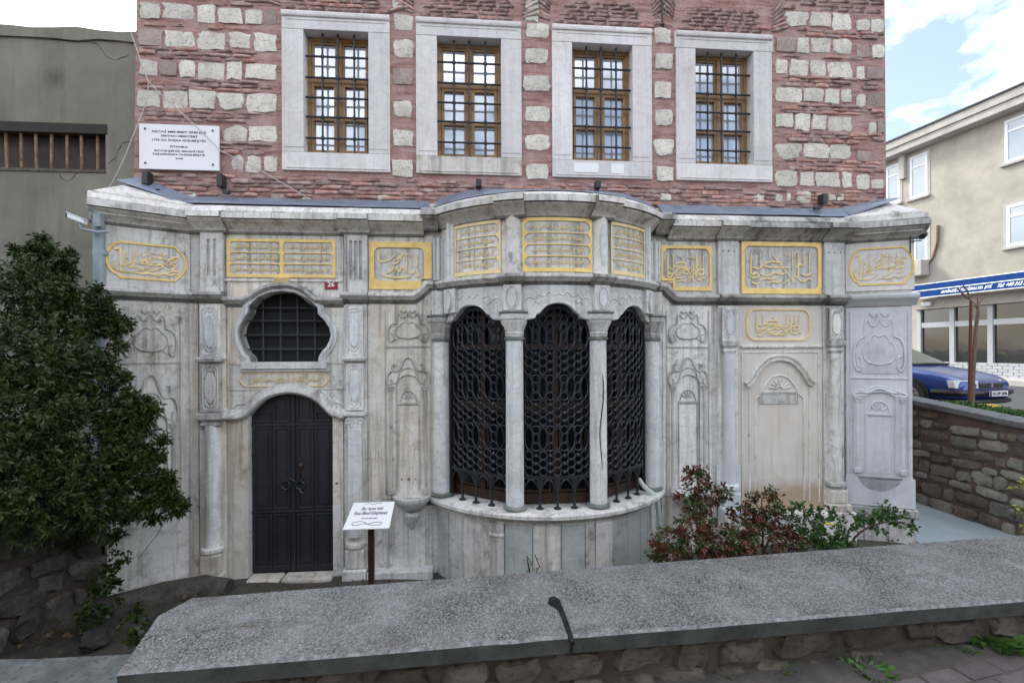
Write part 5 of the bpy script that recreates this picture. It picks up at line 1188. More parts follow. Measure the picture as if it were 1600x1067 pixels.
# ================================================================== small things fixed on the building
def flat_sign(name, label, cat, M, u0, u1, z0, z1, o, t, mat): 
    p = M((u0 + u1) / 2, o, z0); T = thing(name, label, cat, p); mb = MB(M); mb.box(u0, u1, o, o + t, z0, z1); mb.build('board', mat, T, bevel=.003); return T
u0, u1, z0, z1 = -4.0, -3.08, 4.955, 5.50
T = flat_sign('plaque', 'white rectangular plaque with black Turkish lettering on the brick wall, top left', 'plaque', UPW, u0, u1, z0, z1, .03, .03, M_WHITE)
for s_, z, w_, h in (('RECAİ MEHMET EFENDİ', 5.415, .62, .034), ('SIBYAN MEKTEBİ', 5.365, .42, .032), ('1775 DA İNŞAA EDİLMİŞTİR', 5.31, .62, .038), ('İSTANBUL', 5.235, .21, .030), ('BÜYÜKŞEHİR BELEDİYESİ', 5.18, .57, .034), ('TARAFINDAN ONARILMIŞTIR.', 5.135, .62, .032), ('2008', 5.09, .085, .018)):
    mb = MB(UPW); put_text(mb, s_, (u0 + u1) / 2, z, w_, h, .0605, UPW, .002, .012); mb.build('lettering', M_INK, T)
for x in (u0 + .07, u1 - .07):
    for z in (z0 + .07, z1 - .06): mb = MB(UPW); mb.lathe(x, .062, [(.010, z - .01), (.010, z + .01)], seg=8); mb.build('screw', M_GRID, T)
x, z = at(518, 445, -.01)
T = flat_sign('house_number_plate', 'small dark red plate with the white number 26 above the door', 'number plate', MAIN, -1.815, -1.66, 3.51, 3.63, .006, .008, M_RED)
mb = MB(MAIN); put_text(mb, '26', -1.7375, 3.57, .085, .06, .0145, MAIN, .002, .02); mb.build('lettering', M_WHITE, T)
for px0, px1, py0, py1, lab in ((897, 935, 254, 270, 'larger blank white paper stuck on the sill of the third upper window'), (955, 975, 256, 272, 'smaller blank white paper stuck on the sill of the third upper window')):
    a, zt = UPW.uz(px0, py0, .034); b, zl = UPW.uz(px1, py1, .034); mb = MB(UPW); mb.box(a, b, .0345, .037, zl, zt); tag(mb.build('paper_notice', M_PAPER), lab, 'paper notice', 'paper notices on the window sill')
def flood(px, py, tilt, lab, dz=.16):
    x, z = at(px, py, -.02); T = thing('floodlight', lab, 'floodlight', (x, -.02, z - dz / 2), 'black floodlights above the cornice')
    mb = MB(IDM); mb.box(x - .035, x + .035, -.06, .05, z - dz / 2, z + dz / 2); o = mb.build('lamp_body', M_BLACKP, T, bevel=.01)
    mb = MB(IDM); mb.tube([(x, -.0, z - dz / 2 + .02), (x + tilt * .06, -.03, z - dz / 2 - .06), (x + tilt * .16, -.05, z - dz / 2 - .075)], .022, 6); mb.build('bracket', M_BLACKP, T, smooth=True)
flood(229, 279, 1, 'black floodlight below the left end of the white plaque'); flood(345, 283, .7, 'black floodlight below the right end of the white plaque')
flood(748, 287, 0, 'black floodlight above the bow, below the second upper window', .1); flood(934, 289, 0, 'black floodlight above the bow, below the third upper window', .1); flood(1287, 311, -1, 'black floodlight tilted left above the right end of the cornice', .13)
# cables
def cable(name, pts, lab, r=.006, Y=.04, mat=M_CABLE):
    P = [(*at(px, py, Y), Y) for px, py in pts]; mb = MB(IDM); mb.tube([(x, y, z) for x, z, y in P], r, 5); tag(mb.build(name, mat, smooth=True), lab, 'cable', 'cables on the brick wall')
cable('cable', [(205, 52), (218, 90), (231, 126), (245, 142), (290, 182), (345, 236), (410, 268), (485, 312)], 'long pale cable sagging across the plaque down to the cornice', .006, .0)
cable('cable', [(232, 130), (230, 155), (221, 180), (208, 212), (193, 250), (176, 285), (160, 305)], 'short pale cable hanging from the brick corner down to the drainpipe', .006, -.02)
x, z = at(1034, 10, .06); mb = MB(IDM); mb.tube([(x, .05, z + .5), (x, .05, at(1034, 34, .05)[1])], .014, 6); tag(mb.build('iron_rod', M_IRON), 'short black iron rod hanging above the gap between third and fourth upper windows', 'rod')
mb = MB(UPW); x, z = at(1035, 41, .1); mb.box(x - .02, x + .02, -.01, .012, z - .02, z + .02); mb.build('putlog_hole', M_DARK, B)
# drainpipe at the left end
x0 = at(158, 400, -.42)[0]
T = thing('drainpipe', 'grey blue drainpipe running down the left edge of the marble front', 'drainpipe', (x0, -.40, 1.2))
mb = MB(IDM); mb.tube([(x0 + .16, .02, 4.70), (x0 + .04, -.16, 4.62), (x0 - .03, -.36, 4.50), (x0 - .03, -.47, 4.36), (x0, -.45, 4.15), (x0, -.43, 1.0)], .055, 14); mb.build('pipe', M_PIPE, T, smooth=True)
mb = MB(IDM); mb.lathe(x0, -.43, [(.072, 3.82), (.072, 3.87)], seg=14); mb.build('collar', M_PIPE, T)
# cameras
x, z = at(128, 345, -.55); T = thing('security_camera', 'white tubular security camera on a bracket at the left end of the cornice', 'security camera', (x, -.55, z), 'security cameras')
MC = lambda a, b, c: Vector((x + a * .93 + b * .2, -.6 + b * .93 - a * .2, z + c - a * -.35 * 1.0))
MC = lambda a, b, c: Vector((x + a * .75, -.6 + b * .75, z + c * .75 - a * .3))
mb = MB(MC); mb.box(-.12, .10, -.045, .045, -.035, .035); mb.build('camera_body', M_WHITE, T, bevel=.012)
mb = MB(MC); mb.box(-.14, -.121, -.04, .04, -.03, .03); mb.build('lens_glass', M_BLACKP, T)
mb = MB(MC); mb.box(-.13, .11, -.05, .05, .037, .045); mb.build('sun_shield', M_WHITE, T)
mb = MB(IDM); mb.tube([(x + .02, -.6, z - .04), (x + .03, -.59, z - .10), (x + .16, -.55, z - .12), (x + .24, -.5, z - .10)], .016, 8); mb.box(x + .12, x + .19, -.56, -.5, z - .06, z + .08); mb.build('bracket', M_PIPE, T)
x, z = at(1440, 365, -.35); T = thing('security_camera', 'dark dome security camera on a short arm at the right end of the cornice', 'security camera', (x, -.35, z), 'security cameras')
mb = MB(IDM); mb.lathe(x, -.35, [(.0, z - .075), (.03, z - .07), (.055, z - .04), (.06, z - .01), (.062, z)], seg=16); mb.build('dome', M_BLACKP, T, smooth=True)
mb = MB(IDM); mb.lathe(x, -.35, [(.068, z), (.065, z + .04), (.03, z + .06), (.0, z + .062)], seg=16); mb.build('housing', M_WHITE, T, smooth=True)
mb = MB(IDM); mb.tube([(x - .0, -.35, z - .09), (x - .14, -.33, z - .10)], .008, 6); mb.tube([(x - .14, -.33, z - .25), (x - .14, -.33, z + .1)], .008, 6); mb.build('arm', M_BLACKP, T)
# hose from the bow
ps = [(998, 748, -.05), (1004, 757, -.12), (1012, 765, -.18), (1022, 773, -.22), (1028, 790, -.22), (1030, 815, -.2), (1034, 850, -.15), (1036, 880, -.12)]
mb = MB(IDM); mb.tube(spline([(at(a, b, Y)[0], Y, at(a, b, Y)[1]) for a, b, Y in ps], 4), .030, 8); tag(mb.build('hose', M_HOSE, smooth=True), 'thick pale hose hanging out over the right end of the bow sill', 'hose')

# ================================================================== neighbouring left building
T = thing('plaster_building', 'grey green plastered building with a barred window at the left edge', 'building', (-6, .4, 1))
mb = MB(Plane((0, .35), (1, .35))); zr = 6.72
wa, wb_, wz0, wz1 = -6.3, -4.60, 5.02, 5.60
mb.prism([(-12, .5), (-4.13, .5), (-4.13, 6.66), (-12, 6.66)], -.3, 0, holes=[[(wa, wz0), (wb_, wz0), (wb_, wz1), (wa, wz1)]])
mb.box(-12, -4.13, -5, -.31, .5, 6.6); mb.build('wall', M_PLAS, T)
mb = MB(Plane((0, .35), (1, .35))); n = 30; top_ = [(-12 + 7.87 * i / n, 6.79 + .014 * math.sin(i * 1.7) + random.uniform(-.01, .01)) for i in range(n + 1)]; bot = [(u, 6.66 + random.uniform(-.03, .02)) for u, z in reversed(top_)]
mb.prism(top_ + bot, -.31, .03); mb.build('parapet_band', M_PLAS, T, bevel=.01)
PLm = Plane((0, .35), (1, .35))
bw = put('barred_window', None, T, (0, 0, 0)); mb = MB(PLm); mb.box(wa, wb_, -.2, -.16, wz0, wz1 - .1); mb.build('boarding', simple('brown grey board', (.085, .06, .052), .9, nscale=5, col2=(.05, .038, .034)), bw)
mb = MB(PLm); mb.box(wa - .01, wb_ + .02, -.12, .01, wz1 - .11, wz1 + .01); mb.build('lintel', simple('charred lintel', (.03, .026, .022), .9), bw)
mb = MB(PLm); mb.box(wa, wb_, -.1, .015, wz0 - .02, wz0 + .015); mb.build('sill', M_STONEL, bw)
for px in (5, 28, 52, 75, 100, 123, 148):
    x = at(px, 230, .35)[0]; mb = MB(PLm); mb.tube([(x, -.05, wz0), (x + random.uniform(-.015, .015), -.05, wz1 - .1)], .017, 6); mb.build('bar', M_RUST, bw)
for pts in ([(140, 66), (155, 72), (162, 82), (172, 92), (185, 94), (202, 86)], [(206, 222), (190, 226), (184, 240), (176, 250), (168, 258)], [(0, 55), (30, 58), (60, 60), (100, 64), (140, 66)], [(92, 272), (100, 282), (112, 280), (120, 270)]):
    mb = MB(PLm); mb.tube([(at(a, b, .35)[0] + random.uniform(-.012, .012), -.0005, at(a, b, .35)[1] + random.uniform(-.012, .012)) for a, b in spline(pts, 3)], [.0045 * random.uniform(.4, 1.4) for _ in range(3 * len(pts) - 2)], 4); mb.build('crack', M_DARK, T)
# rubble wall below, running from the left wing towards the street
RL = thing('left_rubble_wall', 'dark rubble retaining wall under the big shrub at the left', 'wall', (-4.4, -2, 0))
WLm = Plane((-4.62, -3.9), (-4.12, -.3))       # face towards the yard
class WLp:
    def __call__(s, u, o, z): return Vector((-4.62 + .14 * u, -3.9 + u, z)) + Vector((.99, -.14, 0)) * o
WL = WLp()
mb = MB(WL); mb.box(0, 3.75, -.4, 0, -.3, 1.35, n=3); mb.build('wall_core', M_RMORT, RL)
rkl = rocks(M_STONEL, 8, 300, .32)
z = 0.0
while z < 1.3:
    h = random.uniform(.16, .30); u = random.uniform(-.1, .1)
    while u < 3.7:
        w_ = random.uniform(.18, .5); p = WL(u + w_ / 2, -.055 + random.uniform(0, .04), z + h / 2 + random.uniform(-.03, .03))
        put('stone', random.choice(rkl), RL, p, (random.uniform(-.2, .2), random.uniform(-.1, .1), math.atan2(1, .14) + random.uniform(-.1, .1)), (w_ * .95, .2, h * random.uniform(.75, 1.0))); u += w_
    z += h

# ================================================================== right retaining wall
RR = thing('right_retaining_wall', 'rubble stone retaining wall with a concrete coping beside the side street', 'wall', (7.75, 0, 0))
class WRp:                                     # face towards the lane (-X)
    def __call__(s, u, o, z): return Vector((7.72 - o, -2.6 + u, z))
WR = WRp()
def wrt(u): return 1.40 + .085 * u
mb = MB(IDM)
mb.add([(7.72, -2.6, -.2), (7.72, 9.4, -.2), (7.72, 9.4, wrt(12)), (7.72, -2.6, wrt(0)), (8.0, -2.6, -.2), (8.0, 9.4, -.2), (8.0, 9.4, wrt(12)), (8.0, -2.6, wrt(0))], [(0, 1, 2, 3), (4, 7, 6, 5), (3, 2, 6, 7), (0, 3, 7, 4), (1, 5, 6, 2)])
mb.build('wall_core', M_RMORT2, RR)
for i in range(8):
    a, b = i * 1.5, (i + 1) * 1.5 - .008; mb = MB(IDM); za, zb_ = wrt(a), wrt(b); xs = (7.64, 8.06)
    mb.add([(xs[0], -2.6 + a, za), (xs[1], -2.6 + a, za), (xs[1], -2.6 + b, zb_), (xs[0], -2.6 + b, zb_)] + [(xs[0], -2.6 + a, za + .09), (xs[1], -2.6 + a, za + .09), (xs[1], -2.6 + b, zb_ + .09), (xs[0], -2.6 + b, zb_ + .09)], [(3, 2, 1, 0), (4, 5, 6, 7), (0, 1, 5, 4), (1, 2, 6, 5), (2, 3, 7, 6), (3, 0, 4, 7)]); mb.build('coping_stone', M_KERB, RR, bevel=.012)
rkr = rocks(M_STONEM, 5, 400, .2) + rocks(M_STONEG, 9, 420, .2)
z = .04; row = 0
while z < 2.2:
    h = random.uniform(.13, .26); u = random.uniform(-.1, .1)
    while u < 9.5:
        w_ = random.uniform(.18, .52); zc = z + h / 2 + random.uniform(-.02, .02)
        if zc + h / 2 < wrt(u) - .0: put('stone', random.choice(rkr), RR, WR(u + w_ / 2, -.05 + random.uniform(0, .03), zc), (random.uniform(-.06, .06), random.uniform(-.1, .1), math.pi / 2), (w_ * .93, .16, h * random.uniform(.72, .95)))
        u += w_
    z += h

# ================================================================== front wall
FW = thing('front_wall', 'low street wall with a broad rough concrete coping across the foreground', 'wall', (0, -3.9, 1.1))
ZT = 1.47
cf = [atz(182, 1051, ZT), atz(900, 1002, ZT), atz(1600, 936, ZT)]; cb = [atz(301, 933, ZT), atz(900, 884, ZT), atz(1600, 835, ZT)]; cm = atz(247, 966, ZT)
def linefit(pts, x): (x0, y0), (x1, y1) = pts[0], pts[-1]; return y0 + (y1 - y0) * (x - x0) / (x1 - x0)
xr = 9.0; yF = lambda x: linefit(cf, x); yB = lambda x: linefit(cb, x)
stations = [.52, 3.1, 5.6, 7.64]
def coping(xs0, xs1, first=False):
    mb = MB(IDM); n = 14; vs = []; fs = []
    for i in range(n + 1):
        t = i / n; xf = xs0[0] + (xs1[0] - xs0[0]) * t; xb = xs0[1] + (xs1[1] - xs0[1]) * t
        j = lambda s_: noise.noise(Vector((xf * 9, s_, 0))) * .007
        F0 = (xf, yF(xf) + j(1)); B0 = (xb, yB(xb) + j(3)); Rr = (F0[0] * .38 + B0[0] * .62, F0[1] * .38 + B0[1] * .62)
        if first and i == 0: Rr = (cm[0], cm[1])
        vs += [(F0[0], F0[1] + .01, ZT - .085), (F0[0], F0[1], ZT - .012), (F0[0] + .004, F0[1] + .012, ZT + j(7) * .3), (Rr[0], Rr[1], ZT + .012), (B0[0], B0[1], ZT - .003), (B0[0], B0[1], ZT - .085)]
    for i in range(n):
        for k in range(6): fs.append((6 * i + k, 6 * i + (k + 1) % 6, 6 * i + 6 + (k + 1) % 6, 6 * i + 6 + k))
    fs += [tuple(reversed(range(6))), tuple(range(6 * n, 6 * n + 6))]
    mb.add(vs, fs); o = mb.build('coping_slab', M_COP, FW); o.data.materials.append(M_COPF); o.data.materials.append(M_COPE)
    for p_ in o.data.polygons:
        if p_.normal.y < -.8 or p_.normal.x < -.8 or p_.normal.z < -.5: p_.material_index = 1
        elif p_.normal.y < -.2 and p_.area < .05: p_.material_index = 2
    return o
jf, jb = atz(896, 1001, ZT)[0], atz(858, 888, ZT)[0]
coping((cf[0][0], cb[0][0]), (jf, jb), True); coping((jf + .0015, jb + .0015), (3.3, 3.35)); coping((3.304, 3.354), (7.9, 7.9))
# tar patch and drip over the joint
mb = MB(IDM)
tar = [atz(x, y, ZT + .01) for x, y in ((858, 934), (866, 932), (874, 937), (879, 950), (886, 966), (893, 984), (898, 1000), (893, 1002), (886, 986), (879, 968), (872, 952), (863, 946), (856, 942))]
me_pts = [(x, y, ZT + .0135 - (.010 if y < -3.95 else (.004 if y < -3.8 else 0))) for x, y in tar]
bmv = [(x, y, z) for x, y, z in me_pts] + [(x, y, z - .014) for x, y, z in me_pts]; k = len(me_pts)
mb.add(bmv, [tuple(range(k))] + [(i, (i + 1) % k, k + (i + 1) % k, k + i) for i in range(k)])
xx, yy = atz(896, 1001, ZT); mb.box(xx - .006, xx + .006, yF(xx) - .003, yF(xx) + .006, ZT - .085, ZT - .01); mb.build('tar_patch', M_TAR, FW)
mb = MB(IDM)
mb.add([(cf[0][0] + .08, cf[0][1] + .09, .1), (7.7, yF(7.7) + .07, .1), (7.7, yB(7.7) - .06, .1), (cb[0][0] + .05, cb[0][1] - .06, .1)] + [(cf[0][0] + .08, cf[0][1] + .09, ZT - .086), (7.7, yF(7.7) + .07, ZT - .086), (7.7, yB(7.7) - .06, ZT - .086), (cb[0][0] + .05, cb[0][1] - .06, ZT - .086)],
       [(3, 2, 1, 0), (4, 5, 6, 7), (0, 1, 5, 4), (1, 2, 6, 5), (2, 3, 7, 6), (3, 0, 4, 7)]); mb.build('wall_core', M_RMORT, FW)
rkf = rocks(M_STONEF, 8, 500, .24); x = -1.2; slope = (cf[2][1] - cf[0][1]) / (cf[2][0] - cf[0][0])
for row in range(2):
    x = -1.25 + row * .13
    while x < 4.2:
        w_ = random.uniform(.14, .34); h = random.uniform(.10, .15) if row == 0 else random.uniform(.05, .10); zc = 1.30 if row == 0 else 1.195
        put('stone', random.choice(rkf), FW, (x + w_ / 2, yF(x + w_ / 2) + .10, zc + random.uniform(-.015, .015)), (0, random.uniform(-.08, .08), math.atan(slope)), (w_ * .92, .10, h * .95)); x += w_ + random.uniform(.01, .05)
# lower kerb ledge at the bottom left
mb = MB(IDM); n = 16; vs = []; fs = []
for i in range(n + 1):
    x = -4.9 + (cf[0][0] + .05 + 4.9) * i / n; yb_ = -3.39 + .02 * noise.noise(Vector((x * 5, 0, 3))) - .02 * (x + 3)
    vs += [(x, -4.3, 1.0), (x, -4.3, 1.15), (x, yb_ + .0, 1.155 + .006 * noise.noise(Vector((x * 4, 1, 3)))), (x, yb_ + .02, 1.0)]
for i in range(n):
    for k in range(4): fs.append((4 * i + k, 4 * i + (k + 1) % 4, 4 * i + 4 + (k + 1) % 4, 4 * i + 4 + k))
mb.add(vs, fs); tag(mb.build('low_ledge', stone_mat('rough grey ledge stone', (.13, .145, .145), (.075, .082, .082), (.03, .032, .03), pamt=.8), smooth=False), 'low worn grey stone ledge in the bottom left corner beside the coping', 'ledge')
mb = MB(IDM); mb.box(-4.9, -1.35, -3.50, -3.46, -.2, 1.0); mb.build('ledge_face', M_RMORT, FW)

# litter and weeds at the foot of the wall
def leaves_obj(name, pos, dirs, size, mat, parent=None, width=.42, droop=.15, smooth=False):
    n = len(pos); pos = np.asarray(pos, float); d = np.asarray(dirs, float); d /= (np.linalg.norm(d, axis=1, keepdims=True) + 1e-9); size = np.asarray(size, float).reshape(-1, 1)
    r = RNG.normal(size=(n, 3)); r[:, 2] *= .5; side = np.cross(d, r); side /= (np.linalg.norm(side, axis=1, keepdims=True) + 1e-9); nor = np.cross(side, d)
    b = pos; t = pos + d * size - np.array([0, 0, 1]) * size * droop; mid = pos + d * size * .5
    l = mid + side * size * width * .5 + nor * size * .10; rr = mid - side * size * width * .5 + nor * size * .10
    t1 = pos + d * size * .8
    V = np.stack([b, l, t, rr], 1).reshape(-1, 3); me = bpy.data.meshes.new(name); idx = np.arange(n) * 4
    tri = np.stack([idx, idx + 1, idx + 2, idx, idx + 2, idx + 3], 1).reshape(-1)
    me.vertices.add(len(V)); me.vertices.foreach_set('co', V.astype(np.float32).ravel()); me.loops.add(len(tri)); me.loops.foreach_set('vertex_index', tri.astype(np.int32))
    me.polygons.add(n * 2); me.polygons.foreach_set('loop_start', (np.arange(n * 2) * 3).astype(np.int32)); me.update(calc_edges=True); me.materials.append(mat)
    return put(name, me, parent)
def tuft(name, c, rad, n, size, mat, label, cat, up_=.8, width=.15, kind=None, group=None):
    pos = []; dr = []
    for i in range(n):
        a = random.uniform(0, 6.28); q = random.random() ** .5 * rad; pos.append((c[0] + q * math.cos(a), c[1] + q * math.sin(a), c[2])); dr.append((math.cos(a) * .7, math.sin(a) * .7, up_ + random.random() * .5))
    o = leaves_obj(name, pos, dr, [size * random.uniform(.5, 1.1) for _ in range(n)], mat, width=width, droop=.2); tag(o, label, cat, group, kind); return o
WEEDS = [(888, 1056, .06, 60, .08, 'small weed under the tar patch at the foot of the front wall'), (1087, 1056, .04, 40, .06, 'tiny weed at the foot of the front wall, left of centre litter'), (1136, 1058, .05, 50, .07, 'low weed right of the tiny one at the wall foot'),
         (1212, 1045, .07, 80, .08, 'leafy weed beside white litter at the wall foot'), (1362, 1055, .08, 90, .08, 'yellow green weed at the bottom edge, right of the litter'), (1448, 1014, .05, 50, .08, 'small weed against the wall stones at lower right'), (1492, 1018, .06, 70, .08, 'middle weed of the three at lower right wall foot'), (1545, 1008, .12, 150, .14, 'largest grassy weed at the lower right wall foot')]
for (px, py, rad, n, sz, lab) in WEEDS:
    x, y = atz(px, py, 1.16 + .02 * max(0, (px - 1100) / 300)); tuft('weed', (x, y, 1.15 + .03 * max(0, (px - 1100) / 300)), rad, n, sz, M_GRASS, lab, 'weed', group='weeds at the foot of the front wall', width=.35)
for i, (px, py) in enumerate(((1186, 1052), (1243, 1055), (1265, 1052), (1302, 1056), (1299, 1063), (1395, 1032), (1240, 1062), (1330, 1043))):
    z = 1.165 + .03 * max(0, (px - 1100) / 300); x, y = atz(px, py, z); mb = MB(IDM); a = random.uniform(0, 3); c, s_ = math.cos(a), math.sin(a); L_, w_ = random.uniform(.015, .035), .006
    lab = ['leftmost scrap of white litter under the front wall', 'white scrap left of the dark weed', 'second white scrap from the left cluster', 'bent white scrap in the middle of the litter', 'lowest white scrap at the bottom edge', 'upright white scrap near the lower right weeds', 'flat white scrap at the picture bottom', 'single white scrap above the others'][i]
    mb.add([(x + c * p - s_ * q, y + s_ * p + c * q, z + h) for h in (0, .006) for p, q in ((-L_, -w_), (L_, -w_ * 1.4), (L_ * .8, w_), (-L_, w_))], [(3, 2, 1, 0), (4, 5, 6, 7), (0, 1, 5, 4), (1, 2, 6, 5), (2, 3, 7, 6), (3, 0, 4, 7)])
    tag(mb.build('litter_scrap', M_LITTER), lab, 'litter', 'scraps of white litter')

# ================================================================== information sign
sx, sy = at(580, 805, -.85)[0], -.85
T = thing('information_sign', 'white lectern sign with curly black lettering on a dark brown post beside the door', 'sign', (sx, sy, 0))
mb = MB(IDM); mb.box(sx - .03, sx + .03, sy - .03, sy + .03, -.05, .90); mb.build('post', M_BRWD, T, bevel=.004)
bl = Vector((at(535, 827, sy - .22)[0], sy - .22, at(535, 827, sy - .22)[1])); br = Vector((at(608, 827, sy - .22)[0], sy - .22, bl.z)); tl = Vector((at(553, 785, sy + .22)[0], sy + .22, at(553, 785, sy + .22)[1])); tr = Vector((at(617, 785, sy + .22)[0], sy + .22, tl.z))
eu = (br - bl); ev = (tl - bl); en = eu.cross(ev).normalized(); W_, H_ = eu.length, ev.length
SG = lambda u, o, v: bl + (tl - bl) * v + ((br - bl) * (1 - v) + (tr - tl) * v) * u + en * o
mb = MB(SG); mb.box(0, 1, -.012, 0, 0, 1); mb.build('board', M_WHITE, T, bevel=.002)
for s_, v, w_, h in (('İlim Yayma Vakfı', .74, .52, .17), ('Recai Efendi Kütüphanesi', .55, .78, .17), ('(SIBYAN MEKTEBİ)', .37, .36, .07)):
    mb = MB(SG); vs, fs, tw, th = text_shape(s_, .002, .012, shear=.45); mb.add([(.5 + a * w_ / tw, .0012 + c * .3, v + b * h / th) for a, b, c in vs], fs); mb.build('lettering', M_INK, T)
mb = MB(SG); mb.tube([(x, .001, y) for x, y in spline([(.30, .92), (.38, .95), (.5, .90), (.62, .95), (.70, .92)], 4)], .0025, 4); mb.tube([(x, .001, y) for x, y in spline([(.5, .16), (.36, .26), (.2, .24), (.16, .16), (.26, .12), (.42, .18), (.6, .12), (.78, .12), (.80, .2), (.66, .22), (.5, .16)], 4)], .003, 4); mb.build('flourish', M_GRID, T)
x, y = at(680, 895, -.45)[0], -.45; mb = MB(IDM); mb.tube([(x - .0, y, -.2), (x + .0, y, .03), (x + .05, y, .06)], .014, 6); mb.tube([(x, y, .05), (x + .22, y + .1, -.02)], .006, 5); tag(mb.build('rusty_rod', M_RUST), 'bent rusty rod standing by the foot of the bow, right of the sign', 'rod')

# ================================================================== vegetation
def shrub(name, blobs, n_per, size, mat, label, cat, base, stems=(), width=.42, parent_mat=M_TWIG, tn=14, group=None, clr=.55):
    """blobs: (x,y,z,r); leaves gathered in small whorls at twig ends through each blob's outer part"""
    T = thing(name, label, cat, base, group); pos = []; dr = []; sz = []
    for (bx, by, bz, br_, dens) in blobs:
        k = int(n_per * dens)
        for i in range(k):
            v = RNG.normal(size=3); v /= np.linalg.norm(v); q = br_ * (clr + (1 - clr) * RNG.random() ** .5) * (.86 + .28 * noise.noise(Vector((v[0] * 2 + bx * 5, v[1] * 2, v[2] * 2 + bz * 3))))
            c = np.array((bx, by, bz)) + v * q * np.array((1, 1, .92)); ax = v * .8 + RNG.normal(size=3) * .35 + np.array((0, 0, .35)); ax /= np.linalg.norm(ax)
            for j in range(tn):
                s_ = RNG.normal(size=3); s_ -= ax * s_.dot(ax); s_ /= np.linalg.norm(s_) + 1e-9; f_ = RNG.random()
                pos.append(c + ax * size * 1.6 * (f_ - .5)); dr.append(ax * (.35 + .5 * f_) + s_ * .8); sz.append(size * RNG.uniform(.6, 1.15))
    leaves_obj('foliage', pos, dr, sz, mat, T, width=width)
    for st in stems:
        mb = MB(IDM); n = len(st); mb.tube(spline(st, 3) if n > 2 else st, [.014 * (1 - .6 * i / max(1, (3 * (n - 1) if n > 2 else 1))) for i in range((3 * (n - 1) + 1) if n > 2 else 2)], 6); mb.build('branch', parent_mat, T, smooth=True)
    return T
def pb(px, py, rpx, depth, dens=1.0):
    d = ray(px, py); p = CP + d * depth; return (p.x, p.y, p.z, rpx * depth / F, dens)
blobs = [pb(45, 455, 62, 4.6), pb(120, 490, 52, 4.9), pb(75, 430, 35, 4.8, .5), pb(62, 395, 14, 4.8, .25), pb(100, 408, 12, 4.8, .15), pb(60, 560, 95, 4.5, 1.6), pb(130, 590, 60, 4.9), pb(20, 650, 100, 4.2, 1.6), pb(130, 690, 85, 4.7, 1.5), pb(195, 660, 46, 4.9, .8),
         pb(215, 640, 24, 5.0, .35), pb(200, 735, 42, 4.8, .7), pb(248, 758, 22, 4.9, .3), pb(268, 782, 14, 4.9, .2), pb(236, 712, 16, 4.9, .15), pb(60, 770, 95, 4.3, 1.5), pb(150, 790, 55, 4.6, .8), pb(-40, 560, 110, 4.2), pb(-40, 740, 110, 4.0), pb(-130, 620, 100, 4.3), pb(-120, 760, 100, 4.2), pb(178, 510, 22, 5.0, .3), pb(225, 790, 20, 4.8, .25)] + [pb(a_, b_, 8, 4.9, .06) for a_, b_ in ((62, 376), (84, 392), (150, 455), (30, 392), (112, 402), (186, 545), (196, 590), (240, 640), (252, 690), (262, 745), (284, 790), (276, 800), (240, 810), (200, 812), (168, 480), (204, 615), (120, 845), (40, 862), (180, 838))]
shrub('laurel_shrub', blobs, 300, .060, M_LEAF, 'huge dark evergreen shrub filling the left side of the picture', 'shrub', (-5.2, -1.6, 1.05),
      [[(-5.2, -1.6, 1.0), (-5.1, -1.6, 1.7), (-4.9, -1.5, 2.4), (-5.0, -1.5, 3.2)], [(-5.2, -1.6, 1.0), (-4.7, -1.5, 1.7), (-4.2, -1.4, 2.0)], [(-5.0, -1.5, 1.1), (-4.3, -1.3, 1.2), (-3.7, -1.25, 1.25)]], tn=12, clr=.35, width=.36)
# ivy at the foot of the left wall
shrub('ivy', [pb(168, 905, 22, 5.0), pb(160, 940, 26, 4.9), pb(185, 872, 14, 5.1, .5), pb(140, 965, 22, 4.7), pb(205, 960, 14, 4.7, .5), pb(220, 990, 20, 4.3, .7)], 26, .05, M_LEAF, 'dark ivy creeping at the foot of the left rubble wall', 'ivy', (-3.9, -1.2, 0), tn=9, width=.7)
# red tinged shrubs, roses
def rs(lab, blobs, base, stems, mat=M_LEAFR, n=60, name='red_shrub', sz=.058, w_=.40, tn=10, cat='shrub', group='shrubs in the yard bed'):
    return shrub(name, blobs, n, sz, mat, lab, cat, base, stems, width=w_, tn=tn, group=group)
def P3(px, py, depth): d = ray(px, py); p = CP + d * depth; return (p.x, p.y, p.z)
rs('tall slender red tipped shrub rising before the right basin', [pb(1088, 745, 16, 5.3, .5), pb(1075, 772, 18, 5.3, .4), pb(1108, 775, 22, 5.3, .6), pb(1090, 790, 22, 5.3, .5), pb(1085, 820, 26, 5.2, .5), pb(1130, 772, 12, 5.3, .2)], P3(1095, 900, 5.3), [[P3(1095, 900, 5.3), P3(1092, 840, 5.3), P3(1094, 790, 5.3), P3(1088, 735, 5.3)], [P3(1094, 800, 5.3), P3(1115, 778, 5.3), P3(1130, 768, 5.3)]], sz=.062)
rs('bushy red tipped shrub in front of the blind niche', [pb(1190, 790, 26, 5.3, .8), pb(1165, 815, 30, 5.3), pb(1215, 815, 28, 5.3), pb(1190, 845, 40, 5.2, 1.3), pb(1240, 850, 22, 5.2, .6), pb(1208, 772, 9, 5.3, .15)], P3(1190, 900, 5.3), [[P3(1190, 900, 5.3), P3(1192, 840, 5.3), P3(1190, 780, 5.3)], [P3(1190, 870, 5.3), P3(1210, 820, 5.3), P3(1212, 775, 5.3)]])
rs('low spreading red shrub at the foot of the bow', [pb(1050, 850, 30, 4.9), pb(1085, 845, 34, 5.0, 1.2), pb(1120, 840, 34, 5.0, 1.2), pb(1030, 862, 16, 4.9, .5), pb(1150, 850, 26, 5.0, .8)], P3(1085, 905, 5.0), [[P3(1085, 905, 5.0), P3(1080, 850, 5.0)]])
